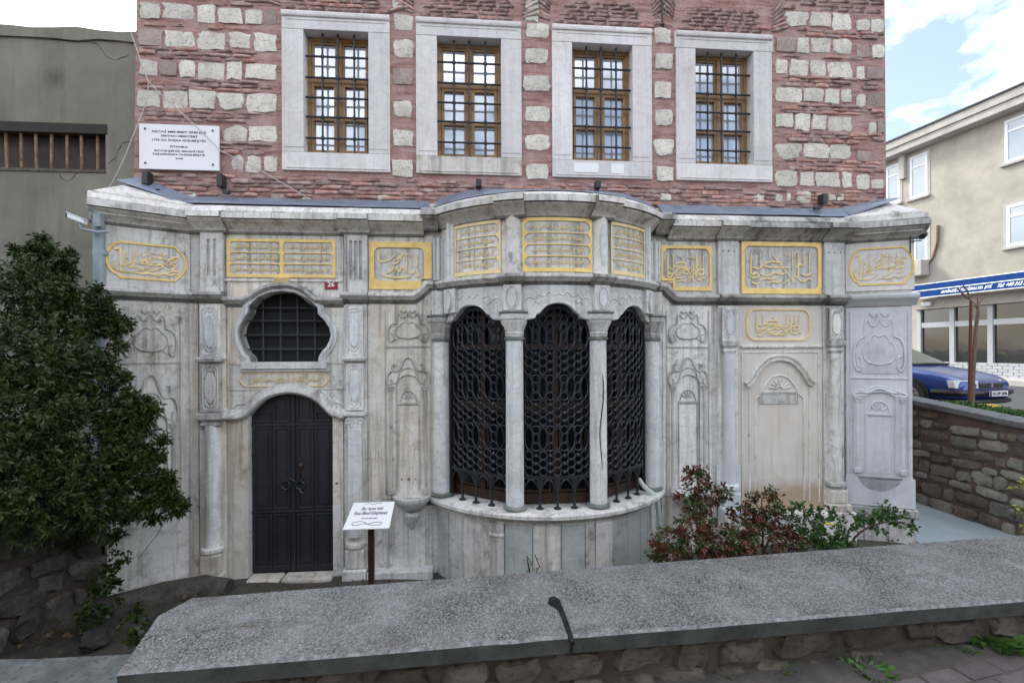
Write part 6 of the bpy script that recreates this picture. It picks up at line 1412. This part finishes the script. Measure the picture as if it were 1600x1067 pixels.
rs('green rose bush against the marble plinth with one long bare arm', [pb(1250, 800, 16, 5.4, .5), pb(1262, 830, 24, 5.3, .9), pb(1290, 805, 16, 5.4, .5), pb(1295, 835, 30, 5.3, 1.1), pb(1310, 855, 26, 5.2, .9), pb(1330, 815, 16, 5.3, .4), pb(1355, 808, 14, 5.2, .3), pb(1382, 798, 13, 5.1, .35), pb(1405, 812, 13, 5.0, .35), pb(1425, 822, 9, 5.0, .2), pb(1372, 822, 10, 5.1, .2), pb(1278, 860, 24, 5.2, .7)], P3(1300, 900, 5.3),
   [[P3(1328, 870, 5.2), P3(1335, 840, 5.2), P3(1365, 820, 5.1), P3(1400, 815, 5.0), P3(1425, 825, 5.0)], [P3(1300, 900, 5.3), P3(1290, 850, 5.3), P3(1255, 800, 5.4)], [P3(1328, 870, 5.2), P3(1325, 830, 5.3), P3(1355, 800, 5.2)]], M_LEAFG, 44, 'rose_bush', .05, .6, 9)
for i, (px, py, lab) in enumerate(((1293, 818, 'left one of two small yellow blooms on the rose bush'), (1300, 819, 'right one of two small yellow blooms on the rose bush'))):
    p = P3(px, py, 5.05); mb = MB(IDM); mb.lathe(p[0], p[1], [(.0, p[2] - .02), (.016, p[2] - .008), (.02, p[2] + .006), (.008, p[2] + .014)], seg=7); tag(mb.build('rose_bloom', simple('yellow petal %d' % i, (.6, .5, .03), .6)), lab, 'flower', 'yellow blooms')
# thin twigs by the drum, yellow-green branch at right edge
p0 = P3(838, 893, 5.0); mb = MB(IDM); mb.tube([p0, P3(843, 885, 5.0), P3(838, 872, 5.0), P3(836, 866, 5.0)], .006, 5); T2 = tag(mb.build('twig', M_TWIG), 'thin bare twig sprouting before the drum of the bow', 'twig')
shrub('sprout', [pb(824, 875, 5, 5.0, .5), pb(832, 893, 6, 5.0, .5)], 6, .035, M_LEAFG, 'tiny leafy sprout beside the bare twig before the bow', 'plant', P3(830, 905, 5.0), [[P3(830, 905, 5.0), P3(826, 885, 5.0), P3(823, 868, 5.0)]], tn=4)
shrub('yellow_leaved_plant', [pb(1602, 760, 10, 4.4, .5), pb(1605, 800, 12, 4.4, .5), pb(1600, 822, 9, 4.4, .3)], 14, .05, M_YLEAF, 'yellow leaved plant poking in at the right edge', 'plant', P3(1615, 860, 4.4), [[P3(1615, 880, 4.4), P3(1608, 800, 4.4), P3(1602, 755, 4.4)]], tn=6)
# grass on the verge behind the right retaining wall
pos = []; dr = []; sz = []
for i in range(6000):
    x = 8.07 + random.random() * 1.3; y = -.2 + random.random() * 4.2; pos.append((x, y, 1.47 + .2 * math.exp(-((x - 8.6) ** 2 + (y - 1.8) ** 2) * .9))); dr.append((random.uniform(-.5, .5), random.uniform(-.5, .5), 1)); sz.append(random.uniform(.07, .17) * (1.3 if (x - 8.6) ** 2 + (y - 1.8) ** 2 < 1.2 else .8))
tag(leaves_obj('grass', pos, dr, sz, M_GRASS, width=.14, droop=.25), 'bright green grass verge behind the right retaining wall', 'grass', kind='stuff')
# sapling with stake and yellow stone
dS = 9.0; b0 = P3(1518, 648, dS)
T = thing('sapling', 'thin bare sapling behind the retaining wall in front of the blue car', 'tree', b0)
mb = MB(IDM); pts = [P3(1517, 655, dS), P3(1519, 600, dS), P3(1522, 545, dS), P3(1526, 500, dS), P3(1528, 480, dS), P3(1527, 465, dS)]; mb.tube(pts, [.05, .042, .036, .028, .018, .01], 8); mb.build('trunk', M_BARK, T, smooth=True)
for pts in ([(1527, 505), (1530, 488), (1524, 475), (1512, 466)], [(1524, 480), (1533, 470), (1538, 462)], [(1522, 555), (1526, 545), (1524, 535)], [(1512, 466), (1503, 458), (1496, 450)], [(1515, 468), (1512, 455), (1505, 446)]):
    mb = MB(IDM); mb.tube([P3(a, b, dS) for a, b in pts], [.022, .017, .012, .006][:len(pts)], 5); mb.build('branch', M_BARK, T)
mb = MB(IDM); q0 = P3(1514, 655, dS - .1); mb.tube([q0, P3(1517, 470, dS - .1)], .024, 8); tag(mb.build('stake', M_RPOLE, smooth=True), 'reddish brown stake tied beside the bare sapling', 'stake')
p = P3(1541, 646, 8.5); me = rock_mesh(777, rough=.12); me.materials.append(M_YEL); o = put('painted_stone', me, None, p, None, (.34, .34, .34)); tag(o, 'rounded stone painted yellow in the grass beside the sapling', 'stone')

# ================================================================== right building
d1 = Vector((-.213, 1)).normalized(); 
def camxz(xc, dc): return CP.x + CR.x * xc + f0.x * dc, CP.y + CR.y * xc + f0.y * dc
A = camxz(19.2 + .213 * 14, 4.0); Bp = camxz(19.2 - .213 * 30, 48.0)
# the plane runs from far (u=0) to near so that its outward side faces the street
RB = Plane(Bp, A)
T = thing('beige_building', 'beige rendered three storey building with white windows across the side street', 'building', (RB(20, -2, 1.5)))
uend = RB.len
mb = MB(RB); mb.box(0, uend, -8, 0, 1.3, 12.0); mb.build('wall', M_BUILDP, T)
ztop = RB.uz(1600, 140)[1]; zl_ = RB.uz(1385, 270)[1]
mb = MB(RB); mb.box(-.3, uend + .3, -8.2, .55, 11.72, 12.02); mb.box(-.35, uend + .35, -8.3, .62, 12.021, 12.35); mb.build('eaves', M_CONC, T, bevel=.02)
mb = MB(RB); mb.box(-.4, uend + .4, -8.35, .68, 12.352, 12.42); mb.build('roof_edge', M_GRID, T)
WPX = [((1570, 190), (1612, 257), 2.1), ((1573, 322), (1614, 387), 2.1), ((1422, 247), (1450, 304), None), ((1385, 262), (1407, 316), None), ((1428, 354), (1450, 408), None)]
def rwin(u0, u1, z0, z1):
    W = put('window', None, T, (0, 0, 0)); mb = MB(RB); mb.frame(u0, u1, z0, z1, .11, -.02, .03); zt = z1 - (z1 - z0) * .27
    mb.box(u0 + .11, u1 - .11, -.02, .028, zt - .05, zt + .05); 
    if u1 - u0 > 1.6: mb.box((u0 + u1) / 2 - .05, (u0 + u1) / 2 + .05, -.02, .027, z0 + .11, zt - .05)
    mb.build('window_frame', M_UPVC, W, bevel=.01)
    mb = MB(RB); mb.box(u0 + .11, u1 - .11, -.01, .004, zt + .05, z1 - .11); mb.build('pane', M_GLASSR, W); mb = MB(RB); mb.box(u0 + .11, u1 - .11, -.01, .004, z0 + .11, zt - .05); mb.build('pane', M_GLASSR, W)
    mb = MB(RB); mb.box(u0 - .12, u1 + .12, 0, .12, z0 - .10, z0); mb.build('sill', M_CONC, W, bevel=.01); mb = MB(RB); mb.box(u0 - .10, u0 - .005, 0, .02, z0, z1 + .1); mb.box(u1 + .005, u1 + .1, 0, .02, z0, z1 + .1); mb.box(u0 - .005, u1 + .005, 0, .02, z1 + .005, z1 + .1); mb.build('surround', M_CONC, W)
for (a, b, w_) in WPX:
    u0, z1 = RB.uz(*a); u1, z0 = RB.uz(*b)
    if w_: z0 = RB.uz(a[0], b[1])[1]; z1 = RB.uz(a[0], a[1] )[1]; u1 = u0 + 2.1
    rwin(u0, u1, z0 + 0, z1)
uu = RB.uz(1420, 300)[0]; rwin(uu - 6.5, uu - 4.9, 8.7, 10.4)
# shop front
Ufar = RB.uz(1436, 520)[0]; zaw0 = RB.uz(1600, 453)[1]; zaw1 = RB.uz(1600, 426)[1]
mb = MB(RB); us0 = Ufar; us1 = uend - 1
mb.box(us0, us1, .0, .35, zaw0 - .45, zaw0 - .02); mb.build('awning_soffit', M_BUILDP, T)
AW = thing('awning', 'blue shop awning with white stripes and lettering on the beige building', 'awning', RB(us0 + 5, .5, zaw0))
hA = zaw1 - zaw0
class AWp:
    def __call__(s, u, o, z): return RB(u, .9 + o - (z - zaw0) / hA * .55, z)
AWM = AWp()
mb = MB(AWM); mb.box(us0, us1, -.03, 0, zaw0, zaw1); mb.build('cloth', M_AWN, AW)
for a, b in ((0, .04), (.51, .56), (.985, 1.03)): mb = MB(AWM); mb.box(us0, us1, 0, .012, zaw0 + hA * a, zaw0 + hA * b); mb.build('stripe', M_AWNW, AW)
ut0 = RB.uz(1470, 455, .8)[0]; ut1 = RB.uz(1549, 450, .8)[0]; ut2 = RB.uz(1557, 448, .8)[0]; ut3 = RB.uz(1602, 445, .8)[0]
mb = MB(AWM); put_text(mb, 'BOĞAZİÇİ TURİZM.LTD. ŞTİ.', (ut0 + ut1) / 2, zaw0 + hA * .29, ut1 - ut0, hA * .28, .004, AWM, .01, .02); mb.build('lettering', M_AWNW, AW)
mb = MB(AWM); put_text(mb, 'Tel: +90 212 5', (ut2 + ut3) / 2, zaw0 + hA * .29, ut3 - ut2, hA * .24, .004, AWM, .01, .02); mb.build('lettering', M_AWNW, AW)
SF = put('shopfront', None, T, (0, 0, 0)); zs0 = RB.uz(1600, 568)[1]; zs1 = RB.uz(1600, 472)[1]; ztr = RB.uz(1600, 501)[1]
mb = MB(RB); mb.box(us0, us1, .0, .03, zs0, zs1); mb.build('pane', M_GLASSD, SF)
ub = [RB.uz(px, 520)[0] for px in (1439, 1491, 1551)]; step = ub[2] - ub[1]; ub += [ub[2] + step * 1.0 * k for k in (1, 2, 3)]
for u in ub: mb = MB(RB); mb.box(u - .09, u + .09, .03, .14, zs0, zs1 + .1); mb.build('tiled_mullion', M_TILE, SF)
mb = MB(RB); mb.box(us0, us1, .03, .12, ztr - .11, ztr + .11); mb.build('tiled_transom', M_TILE, SF); mb = MB(RB); mb.box(us0, us1, .03, .12, zs1, zs1 + .12); mb.build('tiled_head', M_TILE, SF)
zp0 = RB.uz(1600, 592)[1]; mb = MB(RB); mb.box(us0, us1, .0, .16, zp0, zs0); mb.build('parapet', M_CONC, SF)
mt = MB(IDM); mt.box(-.5, .5, -.5, .5, -.5, .5); tile_me = mt.mesh('tile'); tile_me.materials.append(M_TILE)
nt_ = 0; rws = 5; th = (zs0 - zp0) / rws; tw = .34; u = ub[0] + .1; angz = math.atan2(RB.d.y, RB.d.x)
while u < ub[2] + step * .9 and nt_ < 290:
    for r in range(rws): put('tile', tile_me, SF, RB(u + (tw / 2 if r % 2 else 0), .17, zp0 + th * (r + .5)), (0, 0, angz), (tw * .9, .03, th * .86)); nt_ += 1
    u += tw
mb = MB(RB); mb.box(us0 - .2, us1, .0, .18, 1.45, zp0); mb.build('skirting', M_RPOLE, SF)
mb = MB(RB); mb.box(-2, uend + 2, 0, 1.6, 1.3, 1.62); struct(mb.build('sidewalk', M_CONC, bevel=.03))
ua = RB.uz(1437, 420)[0]; mb = MB(RB); z0 = RB.uz(1440, 432)[1]; z1 = RB.uz(1440, 408)[1]; mb.box(ua - .5, ua + .45, .05, .5, z0, z1); AC = tag(mb.build('air_conditioner', M_CONC, bevel=.03), 'air conditioner box below the lowest window of the beige building', 'air conditioner')
mb = MB(RB); PTS = [(1467, 352), (1466, 380), (1460, 400), (1450, 415), (1440, 432)]; mb.tube([(RB.uz(a, b)[0], .06, RB.uz(a, b)[1]) for a, b in PTS], .05, 6); mb.build('wall_pipe', M_RUST, T)
mb = MB(RB); u_, z_ = RB.uz(1413, 240); mb.box(u_ - .12, u_ + .12, 0, .2, z_ - 1.2, z_ + .3); mb.build('downpipe', M_CONC, T)
u_, z_ = RB.uz(1460, 475); mb = MB(RB); mb.box(u_ - .2, u_ + .2, .36, .5, z_ - .1, z_ + .1); mb.build('shop_lamp', M_UPVC, T, bevel=.05)

# ================================================================== blue car
hd = Vector((.27, -.96)).normalized(); F1 = Vector((8.95, 9.6)); wv = Vector((-hd.y, hd.x)); wv = wv if wv.y > 0 or wv.x > 0 else -wv
Cw = 1.70; GZ = 1.45
def carP(l, s_, z):                              # l back from the nose, s_ across from our side, z up from the street
    q = F1 - hd * l + wv * s_; x, y = camxz(q.x, q.y); return Vector((x, y, GZ + z))
CAR = thing('blue_car', 'blue hatchback car parked across the retaining wall, nose to the right', 'car', carP(2.1, Cw / 2, 0))
CM = lambda l, s_, z: carP(l, s_, z * .98)
# lofted sections: (l, z bottom, z shoulder, z top, half width at bottom/shoulder, half width at top)
secs = [(-.02, .34, .50, .60, .60, .50), (.04, .22, .56, .66, .74, .62), (.16, .20, .62, .73, .82, .72), (.45, .19, .72, .83, .85, .74), (.85, .18, .80, .90, .85, .72), (1.15, .18, .84, .95, .85, .70), (1.30, .18, .86, 1.02, .85, .66), (1.70, .18, .88, 1.28, .85, .60), (2.0, .18, .89, 1.37, .85, .58),
        (2.8, .18, .90, 1.39, .85, .57), (3.4, .18, .92, 1.32, .85, .56), (3.8, .2, .92, 1.05, .83, .60), (4.1, .28, .80, .90, .76, .60)]
vs = []; fs = []; ring = 14
for (l, zb_, zs_, zt, hw, ht) in secs:
    pts = [(-hw * .94, zb_), (-hw, zb_ + .12), (-hw * 1.0, (zb_ + zs_) / 2), (-hw * .985, zs_ - .04), (-hw * .93, zs_ + .01), (-(hw * .3 + ht * .7), zs_ + (zt - zs_) * .55), (-ht * .86, zt - .01)]
    pts = pts + [(-a, b) for a, b in reversed(pts)]
    vs += [(l, Cw / 2 + a, b) for a, b in pts]
for i in range(len(secs) - 1):
    for j in range(ring): fs.append((i * ring + j, i * ring + (j + 1) % ring, (i + 1) * ring + (j + 1) % ring, (i + 1) * ring + j))
fs += [tuple(range(ring)), tuple(reversed(range((len(secs) - 1) * ring, len(secs) * ring)))]
mb = MB(CM); mb.add(vs, fs); cb_ = mb.build('body', M_CARP, CAR, smooth=True); cb_.data.set_sharp_from_angle(angle=R_(60)); sm = cb_.modifiers.new('s', 'SUBSURF'); sm.levels = 2; sm.render_levels = 2
cy = Cw / 2
def quad(name, pts, mat, t=.0): mb = MB(CM); mb.add(pts, [tuple(range(len(pts)))]); return mb.build(name, mat, CAR)
quad('windscreen', [(1.20, cy - .66, .985), (1.20, cy + .66, .985), (1.93, cy + .52, 1.375), (1.93, cy - .52, 1.375)], M_SCREEN)
mb = MB(CM); mb.tube([(1.17, cy - .70, .955), (1.13, cy, .97), (1.17, cy + .70, .955)], .03, 6); mb.build('scuttle', M_BLACKP, CAR)
quad('side_window', [(1.45, cy - .835, .93), (2.25, cy - .85, .95), (2.25, cy - .63, 1.30), (1.85, cy - .64, 1.26)], M_SCREEN); quad('side_window', [(2.33, cy - .85, .95), (3.2, cy - .85, .96), (3.1, cy - .63, 1.27), (2.33, cy - .63, 1.30)], M_SCREEN)
for l in (.92, 3.35):
    W = put('wheel', None, CAR, (0, 0, 0)); mb = MB(IDM); c = CM(l, -.01, .30); ax = (CM(l, 1, .3) - CM(l, 0, .3)).normalized(); up_ = Vector((0, 0, 1)); sd_ = ax.cross(up_)
    def disc(name, r0_, r1_, d0, d1, mat, seg=24):
        mb = MB(IDM); vs = []
        for d_ in (d0, d1):
            for r_ in (r0_, r1_): vs += [tuple(c + ax * d_ + (up_ * math.sin(2 * math.pi * i / seg) + sd_ * math.cos(2 * math.pi * i / seg)) * r_) for i in range(seg)]
        fs = []
        for i in range(seg):
            j = (i + 1) % seg; fs += [(i, j, seg + j, seg + i), (2 * seg + i, 3 * seg + i, 3 * seg + j, 2 * seg + j), (seg + i, seg + j, 3 * seg + j, 3 * seg + i), (i, 2 * seg + i, 2 * seg + j, j)]
        mb.add(vs, fs); mb.build(name, mat, W)
    disc('wheel_arch', .0, .37, -.012, .2, M_BLACKP); disc('tyre', .19, .30, -.03, .15, M_TYRE); disc('rim', .0, .195, -.022, .12, M_RIM)
    mb = MB(IDM)
    for k in range(8): q = 2 * math.pi * k / 8; cc = c + (up_ * math.sin(q) + sd_ * math.cos(q)) * .12 + ax * -.026; mb.add([tuple(cc + (up_ * math.sin(t) + sd_ * math.cos(t)) * .022) for t in [math.pi * i / 3 for i in range(6)]], [(0, 1, 2, 3, 4, 5)])
    mb.build('rim_holes', M_BLACKP, W)
def nose(l0, s0, z0, s1, z1, l1=None, mat=M_LAMP, name='headlight', t=.03):
    l1 = l0 if l1 is None else l1; mb = MB(CM)
    mb.add([(l0, s0, z0), (l1, s1, z0), (l1 + .03, s1, z1), (l0 + .03, s0, z1)] + [(l0 + .12, s0, z0), (l1 + .12, s1, z0), (l1 + .15, s1, z1), (l0 + .15, s0, z1)], [(0, 1, 2, 3), (7, 6, 5, 4), (0, 4, 5, 1), (3, 2, 6, 7), (0, 3, 7, 4), (1, 5, 6, 2)]); return mb.build(name, mat, CAR, bevel=.01)
nose(.10, .03, .50, .52, .66, -.03, M_LAMP); nose(.0, cy + .39, .53, Cw - .06, .66, .14, M_LAMP)
mb = MB(CM); mb.box(-.045, .0, cy - .34, cy + .34, .50, .60); mb.build('grille', M_BLACKP, CAR, bevel=.01)
mb = MB(CM); mb.prism; mb.add([(-.052, cy - .03, .53), (-.052, cy, .50), (-.052, cy + .03, .53), (-.052, cy + .025, .60), (-.052, cy - .025, .60)], [(0, 1, 2, 3, 4)]); mb.build('badge', M_RIM, CAR)
mb = MB(CM)
mb.tube([(.5, -.0, .40), (.25, .02, .40), (.06, .10, .40), (-.05, .40, .40), (-.07, cy, .40), (-.05, Cw - .4, .40), (.06, Cw - .10, .40), (.25, Cw, .40)], .06, 8); mb.build('bumper', M_BLACKP, CAR, smooth=True)
mb = MB(CM); mb.tube([(.4, .04, .22), (.08, .12, .22), (-.02, .45, .22), (-.03, cy, .22), (-.02, Cw - .45, .22), (.08, Cw - .12, .22)], .05, 8); mb.build('air_dam', M_BLACKP, CAR, smooth=True)
PLT = put('licence_plate', None, CAR, (0, 0, 0)); mb = MB(CM); mb.box(-.165, -.15, cy - .26, cy + .26, .34, .45); mb.build('plate', M_WHITE, PLT); mb = MB(CM); mb.box(-.167, -.1655, cy - .26, cy - .215, .34, .45); mb.build('blue_strip', M_AWN, PLT)
vs, fs, tw_, th_ = text_shape('34 DP 2496', .002, .02); mb = MB(CM); mb.add([(-.168 - c, cy + .02 + a * .42 / tw_, .395 + b * .07 / th_) for a, b, c in vs], fs); mb.build('plate_number', M_INK, PLT)

# ================================================================== added houses behind the camera, unseen, blocking low sky to deepen shade
M_ROOFT = simple('terracotta roof', (.26, .11, .07), .9, nscale=4, col2=(.18, .08, .055), bmp=.5)
for i, (xa, xb, hh, mat_, lab) in enumerate(((-24, -11.5, 7.2, M_BUILDP, 'added unseen two storey beige house behind the camera on the left, blocks low sky, tiled roof'), (-11.3, 2.0, 8.4, M_CONC, 'added unseen taller pale house behind the camera in the middle, blocks low sky, tiled roof'), (2.2, 15.5, 7.6, M_PLAS, 'added unseen grey green house behind the camera on the right, blocks low sky, tiled roof'))):
    T = thing('sky_blocking_house', lab, 'house', ((xa + xb) / 2, -19, 1.2), 'added houses behind the camera that block low sky')
    mb = MB(IDM); mb.box(xa, xb, -27, -17.5, 1.0, 1.2 + hh); mb.build('wall', mat_, T)
    mb = MB(IDM); mb.add([(xa - .4, -17.1, 1.2 + hh), (xb + .4, -17.1, 1.2 + hh), (xb + .4, -27.4, 1.2 + hh), (xa - .4, -27.4, 1.2 + hh), (xa + 3, -22.2, 3.0 + hh), (xb - 3, -22.2, 3.0 + hh)], [(0, 1, 5, 4), (1, 2, 5), (2, 3, 4, 5), (3, 0, 4), (3, 2, 1, 0)]); mb.build('roof', M_ROOFT, T)
    for fl in range(2):
        for k in range(5):
            u = xa + 1.3 + k * (xb - xa - 2.6) / 4; z = 2.4 + fl * 3.1
            mb = MB(IDM); mb.box(u - .5, u + .5, -17.5, -17.44, z, z + 1.5); W = mb.build('window', M_UPVC, T); mb = MB(IDM); mb.box(u - .42, u + .42, -17.44, -17.42, z + .08, z + 1.42); mb.build('pane', M_GLASSD, W)
# dead leaves and small rubble on the soil of the yard
pos = []; dr = []; sz = []
for i in range(1500):
    x = random.uniform(-4.4, 5.6); y = random.uniform(-3.2, -.3) if random.random() < .7 else random.uniform(-1.4, -.35)
    pos.append((x, y, .04 + .25 * max(0, min(1, (x - 2.4) / 1.2)))); dr.append((random.uniform(-1, 1), random.uniform(-1, 1), random.uniform(.0, .4))); sz.append(random.uniform(.03, .07))
tag(leaves_obj('dead_leaves', pos, dr, sz, leafm('dry leaf', (.16, .10, .05), (.07, .05, .03), gloss=.8), width=.6), 'scattered dry leaves on the dark soil of the sunken yard', 'leaves', kind='stuff')
rkd = rocks(M_STONEL, 3, 640, .25)
for i, (px, py, sc_, lab) in enumerate(((262, 962, .16, 'small grey stone lying on the soil by the chamfered coping end'), (215, 985, .10, 'smallest loose stone on the soil near the lower left ledge'), (150, 995, .20, 'flat loose stone on the soil below the ivy'))):
    x, y = atz(px, py, .05); o = put('loose_stone', rkd[i], None, (x, y, .04), (0, 0, i), (sc_ * 1.4, sc_, sc_ * .6)); tag(o, lab, 'stone', 'loose stones in the yard')
